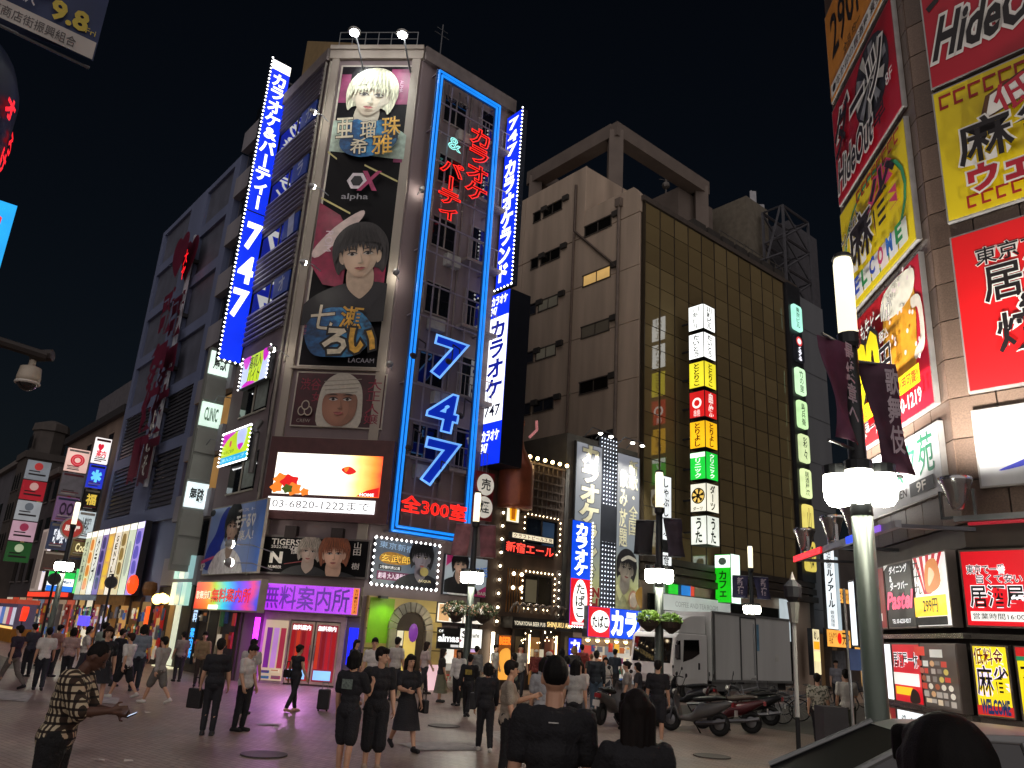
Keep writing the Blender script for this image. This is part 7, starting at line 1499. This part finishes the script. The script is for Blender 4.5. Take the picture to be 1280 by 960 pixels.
def person(label, foot, head=None, hd=180, h=None, hair='short', hc='#17130f', top='#15151a', pat=None, sleeve='short', bottom='#18181c', kind='trousers', shoes='#202022',
           pose='stand', lean=0., nod=0., turn=0., skin=0, loose=1.0, fat=1.0, vox=.017, arms=None, fmt='foot', group='people in the street', print_=None):
    """one standing or walking figure: the body is one mesh, hair, clothes and shoes are its children"""
    if fmt == 'foot':
        P = ground_at(*foot)
        if h is None:
            r = pray(*head); h = CAMH + r.z*(P.xy.length/math.hypot(r.x, r.y)); h = max(1.5, min(1.86, h))
    else:
        r = pray(*foot); P = EYE + r*((h-CAMH)/r.z)
    k = h/1.75
    th = {'stand':(3,-3,2,3),'walk':(24,-20,6,22),'step':(14,-12,4,14),'stroll':(18,-16,5,30),'weight':(6,-4,12,0)}[pose]
    tL, tR, kL, kR = [rad(x) for x in th]
    ar = arms or {'stand':((4,8,12),(4,8,12)),'walk':((-18,8,18),(20,8,25)),'step':((-10,8,14),(12,8,18)),'stroll':((-20,7,20),(22,7,30)),'weight':((4,10,14),(4,10,14))}[pose]
    body, shirt, pants, skirt = MB(), MB(), MB(), MB(); shoesL = []
    pel = Vector((0,0,.93))
    ank = []
    legs = []
    for s, t, kb in ((-1,tL,kL),(1,tR,kR)):
        hip = Vector((s*.088,0,.9)); kn = hip + .42*Vector((0,math.sin(t),-math.cos(t))); an = kn + .405*Vector((0,math.sin(t-kb),-math.cos(t-kb)))
        legs.append((s,hip,kn,an,t-kb)); ank.append(an.z)
    dz = .085 - min(ank)
    def up(v):   # upper body leans about the pelvis
        d = v - pel; c, s_ = math.cos(lean), math.sin(lean)
        return pel + Vector((d.x, d.y*c + d.z*s_, -d.y*s_ + d.z*c))
    Z = Vector((0,0,dz))
    f_ = fat
    for s, hip, kn, an, fa in legs:
        hip, kn, an = hip+Z, kn+Z, an+Z
        cap(body, hip, kn, .078*f_, .052); cap(body, kn, kn.lerp(an,.35)+Vector((0,-.012,0)), .05, .054); cap(body, kn.lerp(an,.35)+Vector((0,-.012,0)), an, .054, .036)
        fd = Vector((0,math.cos(min(0,fa)*.6),math.sin(min(0,fa)*.6)-.0)); toe = an + fd*.15 + Vector((s*.02,0,-.045)); toe.z = max(toe.z,.035)
        cap(body, an+Vector((0,-.03,-.04)), toe, .038, .03)
        sh = MB(); cap(sh, an+Vector((0,-.045,-.038)), toe+Vector((0,.02,0)), .047, .04); cap(sh, an, an+Vector((0,-.01,-.04)), .044, .046); sh.box(an.x-.045,an.y-.09,an.z-.083,an.x+.045,toe.y+.05,an.z-.06) if abs(fa) < .3 else None; shoesL.append(sh)
        if kind == 'trousers':
            cap(pants, hip, kn, .096*f_*loose, .07*loose); cap(pants, kn, an+Vector((0,0,.03)), .07*loose, .056*loose)
        elif kind in ('shorts','half'):
            e = kn.lerp(hip,.08) if kind == 'shorts' else kn.lerp(an,.35); cap(pants, hip, kn.lerp(hip,.2), .1*f_*loose, .09*loose); cap(pants, kn.lerp(hip,.2), e, .09*loose, .085*loose)
    if kind in ('trousers','shorts','half'): pants.ball(tuple(Vector((0,-.01,.95))+Z), .15, 8, (1.08*f_,.82*f_,.85)); pants.ball(tuple(Vector((0,-.03,.9))+Z), .13, 8, (1.15*f_,.9,.8))
    # torso
    B = [((0,-.005,.95),.142,(1.08,.8,.75)),((0,0,1.08),.135,(1.0,.78,.9)),((0,.0,1.22),.15,(1.06,.76,.9)),((0,-.01,1.34),.15,(1.15,.7,.75))]
    for c, r, q in B:
        body.ball(tuple(up(Vector(c))+Z), r*f_, 8, q); g = 1.13*(1+.04*(loose-1))
        if sleeve != 'naked': shirt.ball(tuple(up(Vector(c))+Z), r*f_*g, 8, (q[0]*1.02,q[1]*1.08,q[2]))
    if kind == 'dress' or loose > 1.05: shirt.ball(tuple(Vector((0,-.005,.92))+Z), .17*f_, 8, (1.1,.85,.8))
    else: cap(shirt, up(Vector((-.05,-.005,.96)))+Z, up(Vector((.05,-.005,.96)))+Z, .145*f_, .145*f_)
    nk = up(Vector((0,-.005,1.42)))+Z; hb = up(Vector((0,.015+.05*math.sin(max(0,nod)),1.535)))+Z
    cap(body, nk, hb, .058, .055); cap(shirt, up(Vector((-.09,-.01,1.4)))+Z, up(Vector((.09,-.01,1.4)))+Z, .075, .075)
    for s, (pa, ab, el) in zip((-1,1), ar):
        pa, ab, el = rad(pa)-lean*.7, rad(ab), rad(el); sh_ = up(Vector((s*.18*f_,-.01,1.4)))+Z
        eb = sh_ + .285*Vector((s*math.sin(ab), math.sin(pa)*math.cos(ab), -math.cos(pa)*math.cos(ab)))
        inw = -.35 if el > rad(50) else .05
        fd = Vector((s*(math.sin(ab)*.4+inw*.8), math.sin(pa+el), -math.cos(pa+el))).normalized(); wr = eb + .25*fd
        cap(body, sh_, eb, .056*f_, .042); cap(body, eb, eb.lerp(wr,.35), .042, .044); cap(body, eb.lerp(wr,.35), wr, .044, .028)
        # hand: palm, four fingers of different length, thumb
        n_ = Vector((-s,0,0)); n_ = (n_ - fd*n_.dot(fd)).normalized(); sd = fd.cross(n_)
        pm = wr + fd*.055; cap(body, wr+fd*.02+sd*.012, wr+fd*.075+sd*.02, .024, .02); cap(body, wr+fd*.02-sd*.012, wr+fd*.075-sd*.02, .024, .02)
        for i, ln in enumerate((.062,.074,.068,.05)):
            b0 = wr + fd*.088 + sd*(.03-.02*i); m0 = b0 + (fd*.85+n_*.4).normalized()*ln*.55; cap(body, b0, m0, .0105, .0098); cap(body, m0, m0+(fd*.5+n_*.85).normalized()*ln*.55, .0098, .0085)
        t0 = wr + fd*.03 + sd*.03; t1 = t0 + (fd*.55+sd*.75+n_*.3).normalized()*.045; cap(body, t0, t1, .0125, .011); cap(body, t1, t1+(fd*.9+n_*.5).normalized()*.035, .011, .009)
        if sleeve == 'short': cap(shirt, sh_, sh_.lerp(eb,.72), .067*f_*loose, .062*loose)
        elif sleeve == 'long': cap(shirt, sh_, eb, .074*f_*loose, .058*loose); cap(shirt, eb, wr.lerp(eb,.08), .058*loose, .042*loose)
        elif sleeve == 'half': cap(shirt, sh_, eb, .078*f_*loose, .066*loose)
        else: cap(shirt, sh_, sh_.lerp(eb,.15), .07*f_, .06)
    if kind == 'skirt' or kind == 'dress' or kind == 'short_dress':
        hem = {'skirt':.3,'dress':.42,'short_dress':.6}[kind]
        rings = [(.135,1.04),(.17,.94),(.19,.85),(.21+.06*(1-hem),hem+.15),(.235+.06*(1-hem),hem)]; n = 22; V = []
        for j,(r,z) in enumerate(rings): V += [(r*(1+.05*j/4*math.sin(6*a))*math.cos(a)*1.05*f_, r*(1+.05*j/4*math.sin(6*a))*.85*math.sin(a)+tL*.05*j, z) for a in [2*PI*i/n for i in range(n)]]
        skirt.add([(x,y,z+dz) for x,y,z in V], [(q*n+i,(q+1)*n+i,(q+1)*n+(i+1)%n,q*n+(i+1)%n)[::-1] for q in range(4) for i in range(n)] + [tuple(range(n)), tuple(range(4*n,5*n))[::-1]])
    # head
    hdm, hrm, eye = MB(), MB(), MB()
    hdm.ball((0,.0,.115), .1, 10, (.78,.95,1.12)); hdm.ball((0,.02,.05), .07, 8, (.86,1.0,.95)); hdm.ball((0,.055,.015), .035, 6, (1.1,.9,.8)); cap(hdm, Vector((0,.095,.1)), Vector((0,.112,.07)), .011, .017)
    hdm.ball((0,.095,.032), .02, 6, (1.4,.7,.5))
    for s in (-1,1): hdm.ball((s*.08,-.005,.085), .03, 6, (.35,.7,1.1)); eye.ball((s*.032,.088,.105), .011, 6, (1.3,.6,.8)); eye.ball((s*.034,.092,.128), .012, 6, (1.7,.5,.35))
    eye.ball((0,.108,.033), .011, 6, (1.6,.5,.3))
    hr = MB(); 
    if hair in ('short','long','bob','bun','side'):
        hr.ball((0,-.02,.135), .105, 10, (.86,1.0,1.05)); hr.ball((0,.03,.185), .07, 8, (1.05,1.0,.62)); hr.ball((0,-.055,.09), .075, 8, (1.0,.8,1.1))
        for i in range(9):
            a = -1.0+2.0*i/8; cap(hr, Vector((.075*math.sin(a),.05+.04*math.cos(a),.19)), Vector((.083*math.sin(a),.045+.052*math.cos(a),.142+.012*(i%2))), .02, .012)
        for s in (-1,1): cap(hr, Vector((s*.072,.01,.15)), Vector((s*.075,.0,.1)), .022, .016)
    if hair in ('long','bob'):
        L = -.22 if hair == 'long' else -.02
        for s in (-1,-.5,0,.5,1): cap(hr, Vector((s*.075,-.045-.03*(1-abs(s)),.12)), Vector((s*.085,-.05-.035*(1-abs(s)),L+.03*abs(s))), .042, .03)
        for s in (-1,1): cap(hr, Vector((s*.082,.02,.14)), Vector((s*.088,.005,.0 if hair == 'long' else .03)), .026, .02)
    if hair == 'bun': hr.ball((0,-.11,.16), .045, 8)
    if hair == 'buzz': hr.ball((0,-.012,.13), .1, 10, (.82,.98,1.04))
    if hair == 'cap':
        hr.ball((0,-.02,.1), .1, 10, (.84,.95,.9)); 
    Rm = Matrix.Rotation(-nod-lean*.5,3,'X'); Rt = Matrix.Rotation(turn,3,'Z')
    def hx(m_): m_.v = [tuple(hb + Rt @ (Rm @ (Vector(v)-Vector((0,0,0)))) ) for v in m_.v]; return m_
    hx(hdm); hx(hr); hx(eye); body.add(hdm.v, hdm.f)
    for m_ in (body,shirt,pants,skirt,hr,eye,*shoesL): m_.v = [(x*k,y*k,z*k) for x,y,z in m_.v]
    root = remeshed(body, 'person', M(SKINS[skin],.55,0,.06,6), None, vox*.72, 1)
    root.location = (P.x,P.y,0); root.rotation_euler = (0,0,-rad(hd)); tag(root, label, 'person', group)
    if shirt.v: remeshed(shirt, 'dress' if kind in ('dress','short_dress') else 'shirt', cloth(top,pat), root, vox, 3); ruffle(root.children[-1], .09, .022)
    if pants.v: remeshed(pants, 'trousers' if kind == 'trousers' else 'shorts', cloth(bottom), root, vox, 3); ruffle(root.children[-1], .08, .013)
    if skirt.v: skirt.build('skirt', cloth(bottom,pat if kind != 'skirt' else None), root, True)
    for sh in shoesL: remeshed(sh, 'shoe', M(shoes,.6,0,.1,5), root, vox*.8, 1)
    if hr.v: remeshed(hr, 'hair', M(hc,.7,0,.5,45,.25,True,.25), root, vox*.7, 1) and ruffle(root.children[-1], .035, .012)
    hx2 = eye.build('eyes_and_brows', M('#1a1210',.4), root, True)
    if hair == 'cap': 
        c_ = hx(MB().ball((0,-.01,.15),.105,8,(.9,1.02,.75)).box(-.06,.07,.14,.06,.17,.15)); c_.v = [(x*k,y*k,z*k) for x,y,z in c_.v]; c_.build('hat', cloth('#c8c4ba'), root, True)
    if print_:
        c, z0_, z1_, w_, st = print_; y_ = -.148*f_
        p_ = [up(Vector((x,y_,z)))+Z for x,z in ((w_,z0_),(-w_,z0_),(-w_,z1_),(w_,z1_))]
        MB().add([tuple(q*k) for q in p_],[(0,1,2,3)]).build('back_print', M(c,.7,0,.5,30), root)
    root['_w'] = 0; del root['_w']
    return root, P, k
def held_bag(label, P, off, col, size=(.32,.12,.26), z=.35, hd=0, name='handbag', handle=.18):
    t = thing(name, label, 'bag', (P.x+off[0], P.y+off[1], z)); t.rotation_euler = (0,0,-rad(hd)); w_, d, h_ = size
    b = MB().box(-w_/2,-d/2,0,w_/2,d/2,h_).build('bag_body', M(col,.5,0,.15,6,.3), t, False, .02); MB().path([(-w_*.3,0,h_),(-w_*.22,0,h_+handle),(w_*.22,0,h_+handle),(w_*.3,0,h_)],.01).build('handle', BLK, t)
PH = ((38,4,72),(4,8,12)); PHR = ((4,8,12),(38,4,72)); HIPS = ((-22,38,75),(-22,38,75)); BOTH = ((35,5,80),(35,5,80))
_ = person('man in checked shirt with bowed head looking at a phone, nearest left', (97,799), h=1.74, fmt='head', hd=78, hair='buzz', hc='#100c0a', top='#8a7a60', pat='plaid', sleeve='half', bottom='#121214', skin=3, lean=.16, nod=.55, loose=1.22, fat=1.12, arms=((30,6,62),(34,4,66)), vox=.012)
P = _[1]; phn = thing('smartphone', 'lit smartphone held by the man in checked shirt', 'phone', (P.x+.62, P.y+.02, 1.13)); MB().box(-.04,-.075,-.005,.04,.075,.005).build('case', BLK, phn); MB().box(-.035,-.07,.0051,.035,.07,.007).build('screen', E('#b8c8e0',1.2), phn); phn.rotation_euler = (0,rad(-25),.3)
person('man in dark shirt and grey trousers striding left at the far left', (8,862), (22,780), -80, top='#2c2432', bottom='#6a625c', pose='walk', hair='short')
person('person in white tee with black strap bag seen from behind at left', (46,863), (52,784), -30, top='#cfcac4', bottom='#22242c', pose='step', loose=1.15)
person('person in pale pink shirt beside the white tee at far left', (78,858), (85,790), -20, top='#b89a94', bottom='#2a2a2e', hair='bob')
person('woman in black short dress walking behind the checked shirt', (116,890), (126,783), 150, kind='short_dress', top='#1d1d22', bottom='#1d1d22', hair='bob', hc='#2a1c16', pose='step', print_=None)
person('person in white oversize tee and black shorts walking left', (150,873), (152,789), -75, top='#d4d0ca', bottom='#16161a', kind='shorts', pose='walk', hair='short', hc='#2e2018', loose=1.2, shoes='#c8c4bc')
person('person in blue grey shirt with shoulder strap seen from behind at left', (166,864), (172,781), -15, top='#76818c', bottom='#20242c', hair='bob', loose=1.1)
person('person in dark clothes amid the group left of the blue grey shirt', (140,858), (140,786), 20, top='#1c1c24', bottom='#1a1a1e')
person('person in pale green tee standing far among the left group', (118,850), (120,778), 10, top='#9aa89a', bottom='#2c2c30')
person('slim person in grey long shirt and shorts stepping left', (192,880), (203,794), -70, top='#a29c96', sleeve='long', bottom='#6c6864', kind='shorts', pose='walk', shoes='#d0ccc4', loose=1.2)
m = person('man in black polo and trousers seen from behind carrying a black case', (258,919), (268,799), -15, top='#1c1c22', bottom='#1f1f25', shoes='#1a1a1c', pose='weight')
held_bag('black case in the hand of the man in black polo', m[1], (-.34,.1), '#151214', (.3,.1,.34), .42, 20, 'briefcase')
m = person('man in white shirt and black trousers looking down', (298,914), (311,806), 110, top='#cfcac6', bottom='#1c1c22', nod=.35, shoes='#0e0e10', pose='weight', arms=((6,8,14),(6,6,20)))
person('person in pale shirt half hidden behind the white shirted man', (304,893), (292,798), 0, top='#b0aaa6', bottom='#2a2a2e', hair='short')
person('person in tan coat by the dark shop front of the tower', (246,858), (246,790), 160, top='#8a7456', bottom='#3a332c', sleeve='long', hair='short')
m = person('woman in black sleeveless top and slim trousers walking to the entrance', (364,890), (374,806), 35, top='#1d1d23', sleeve='none', bottom='#1f1f25', hair='bun', pose='step', shoes='#c09a88')
held_bag('small black shoulder bag of the woman at the entrance', m[1], (-.2,-.05), '#101012', (.2,.09,.18), .75, 30)
case = thing('trolley_case', 'small dark case standing on the paving before the entrance', 'suitcase', ground_at(403,889)); MB().box(-.14,-.1,.04,.14,.1,.5).build('body', M('#17151a',.5), case, False, .03); MB().box(-.07,-.02,.5,-.06,.02,.66).box(.06,-.02,.5,.07,.02,.66).box(-.07,-.02,.64,.07,.02,.67).build('handle', STEEL, case)
for x in (-.1,.1): MB().lathe([(.03,-.02),(.03,.02)],10,(x,0,.03),'x').build('wheel', BLK, case)
person('man in black tee with pale back prints and black shorts, hand raised', (427,972), (432,815), 20, top='#1c1c21', bottom='#1c1c21', kind='shorts', hair='bob', hc='#0e0c0b', loose=1.15, arms=((4,8,12),(30,10,95)), shoes='#303034', vox=.013, print_=('#6d7a72',1.22,1.36,.09,''))
person('person in black tee and cropped trousers with hand on hip', (463,964), (482,811), 160, top='#1b1b20', bottom='#1d1d21', kind='half', hair='short', hc='#191210', loose=1.15, turn=.9, arms=((4,8,12),(-18,36,70)), skin=2, shoes='#b89c88', vox=.013)
m = person('woman in black dress walking with handbag', (503,938), (517,816), 150, kind='dress', top='#1c1c21', bottom='#1c1c21', hair='long', hc='#17110e', pose='walk', arms=((10,6,20),(25,8,60)), shoes='#141214', vox=.014)
held_bag('black handbag on the arm of the woman in black dress', m[1], (.3,.0), '#121114', (.26,.1,.22), .62, 60)
person('man in white polo and red shorts facing the street', (460,888), (463,798), 175, top='#cdc8c2', bottom='#8a3a2c', kind='shorts', hair='short')
person('person in pale top at the green doorway', (490,876), (491,797), 20, top='#bdb7b0', bottom='#33333a')
person('person in dark clothes by the blue lit panel', (438,872), (441,800), 120, top='#262434', bottom='#1a1a22', hair='long')
person('woman in olive skirt and dark top near the small shop', (549,878), (554,814), 70, top='#33302c', bottom='#6c6c56', kind='skirt', hair='long', hc='#231a15')
person('woman in white top and black wide trousers near the small shop', (570,882), (570,812), 200, top='#cfccc6', bottom='#16161a', hair='long', hc='#2c1e18', sleeve='long', loose=1.1)
person('person in grey hood behind the woman in white top', (592,872), (594,808), 20, top='#8f8e8c', bottom='#2c2c30', sleeve='long')
person('person in black jacket with yellow back print walking away', (583,897), (590,830), 10, top='#131316', sleeve='long', bottom='#141417', hair='short', pose='stroll', loose=1.2, print_=('#8a7a30',1.2,1.34,.1,''))
m = person('person in long black clothes walking away in the middle', (604,940), (606,834), -10, top='#1c1c21', sleeve='long', bottom='#1d1d21', hair='bob', hc='#120f0d', loose=1.1, pose='step', shoes='#c0bcb4')
held_bag('dark shoulder bag of the person in long black clothes', m[1], (-.24,.0), '#121114', (.12,.24,.28), .7, 0)
person('man in beige tee holding a phone, facing right', (630,985), (628,827), 85, top='#9c9080', bottom='#141417', hair='short', hc='#1d1612', arms=PH, loose=1.12, vox=.013)
person('person in pale grey shirt seen from behind beside the foreground man', (676,955), (675,823), 15, top='#9a9a9c', bottom='#2a2a2e', hair='bob', loose=1.15, vox=.014)
person('person in light cap seen from behind near the pub door', (683,905), (684,815), 10, top='#a8a6a4', bottom='#2a2a2e', hair='cap')
person('man in black tee seen from behind, largest in the foreground', (695,824), h=1.87, fmt='head', hd=4, top='#18181c', bottom='#1c1c21', hair='buzz', hc='#0c0a09', loose=1.1, fat=1.03, vox=.011, print_=('#b8b8b4',1.385,1.392,.03,''), group='people in the foreground')
person('woman with long dark hair in the foreground seen from behind', (796,868), h=1.7, fmt='head', hd=-8, top='#19191d', bottom='#101012', hair='long', hc='#120b08', vox=.011, arms=((30,10,60),(4,8,12)), group='people in the foreground')
person('dark haired person whose head shows at the lower right edge', (1182,914), h=1.86, fmt='head', hd=10, top='#1d1d21', bottom='#101012', hair='short', hc='#0c0807', vox=.012, group='people in the foreground')
person('woman in loose white tee with dark hair facing the camera', (722,922), (730,828), 195, top='#cdc8c0', bottom='#5a5a60', hair='long', hc='#1a1310', arms=BOTH, loose=1.15)
person('woman with black hair down her back beside the white tee', (716,935), (717,826), 10, top='#a8a6a2', bottom='#222226', hair='long', hc='#0c0a0a')
person('man in dark jacket behind the woman in white tee', (744,895), (742,814), 0, top='#1b2028', sleeve='long', bottom='#3a4a5a', hair='short', loose=1.1)
person('blond person near the blue karaoke sign', (716,876), (712,808), 20, top='#3a3634', bottom='#222226', hair='bob', hc='#8a6a48')
person('person with auburn hair near the pub entrance', (738,872), (736,818), 0, top='#45403e', bottom='#222226', hair='short', hc='#7a5a40')
person('person in red jacket in the pub doorway', (668,868), (664,812), 190, top='#6a2a26', bottom='#2a2426', sleeve='long', hair='cap')
person('man in grey tee with topknot facing left', (783,912), (777,827), -80, top='#8e8882', bottom='#1b1b1f', hair='bun', loose=1.15, kind='shorts')
person('person with dark hair behind the man in grey tee', (797,905), (795,833), -70, top='#3a3a40', bottom='#1e1e22', hair='bob')
person('man in black tee and shorts walking away towards the truck', (822,930), (819,826), 15, top='#1b1b20', bottom='#1d1d22', kind='shorts', hair='short', loose=1.2, shoes='#a8a49c', print_=None)
person('man in leaf patterned shirt and black trousers walking away', (1026,934), (1024,842), 25, top='#b8b4a2', pat='#5c5e50', bottom='#1d1d22', hair='short', loose=1.2, pose='step')
m = person('person in white tee and olive trousers beside the near lamp', (1063,934), (1058,838), 20, top='#c8c4ba', bottom='#4a4c40', hair='bun', loose=1.1, arms=((4,8,12),(30,6,80)))
person('person with grey patterned top in the far shop lane', (1048,885), (1046,826), 190, top='#7a7a80', bottom='#2a2a2e')

more = [((648,872),(650,806),170,'#a8a29a','#2a2a30','short','person in pale tee facing out from the pub front'),((700,880),(702,812),20,'#1c1c22','#1c1c20','long','woman in black seen from behind left of the blond person'),((726,868),(727,806),0,'#8a3a34','#2a2a2e','short','person in brick red tee near the small blue sign'),
    ((756,884),(757,822),190,'#c0bab2','#3a3c44','bob','woman in cream top by the karaoke shop'),((768,872),(768,812),30,'#2a3440','#222226','short','person in navy tee at the karaoke shop'),((640,882),(638,818),-60,'#6a7468','#222226','bob','person in sage tee left of the pub door'),
    ((616,866),(616,806),120,'#d0ccc6','#4a4a50','short','person in white tee by the pub posters'),((528,868),(530,802),60,'#c8b8b0','#303036','long','woman in pale pink top at the green doorway'),((706,905),(708,820),-20,'#b8b4ae','#26262a','short','man in light grey tee behind the foreground man'),
    ((98,852),(100,782),60,'#d0c8c0','#3a3a40','bob','woman in cream top among the left shops'),((30,846),(32,782),-60,'#3a3a44','#222228','short','distant dark clad person at far left shops'),((220,852),(222,792),-40,'#8a8078','#2c2c30','short','person in taupe tee by the lit shop pillar'),((62,846),(64,784),20,'#a87a70','#2c2c30','short','distant person in rose tee at far left shops')]
for f_, h_, hd_, tp, bt_, hr_, lb in more: person(lb, f_, h_, hd_, top=tp, bottom=bt_, hair=hr_, vox=.02, loose=1.1, pose=('step' if len(lb) % 2 else 'weight'), hc=('#17130f','#2a1c14','#0e0c0c')[len(lb) % 3])
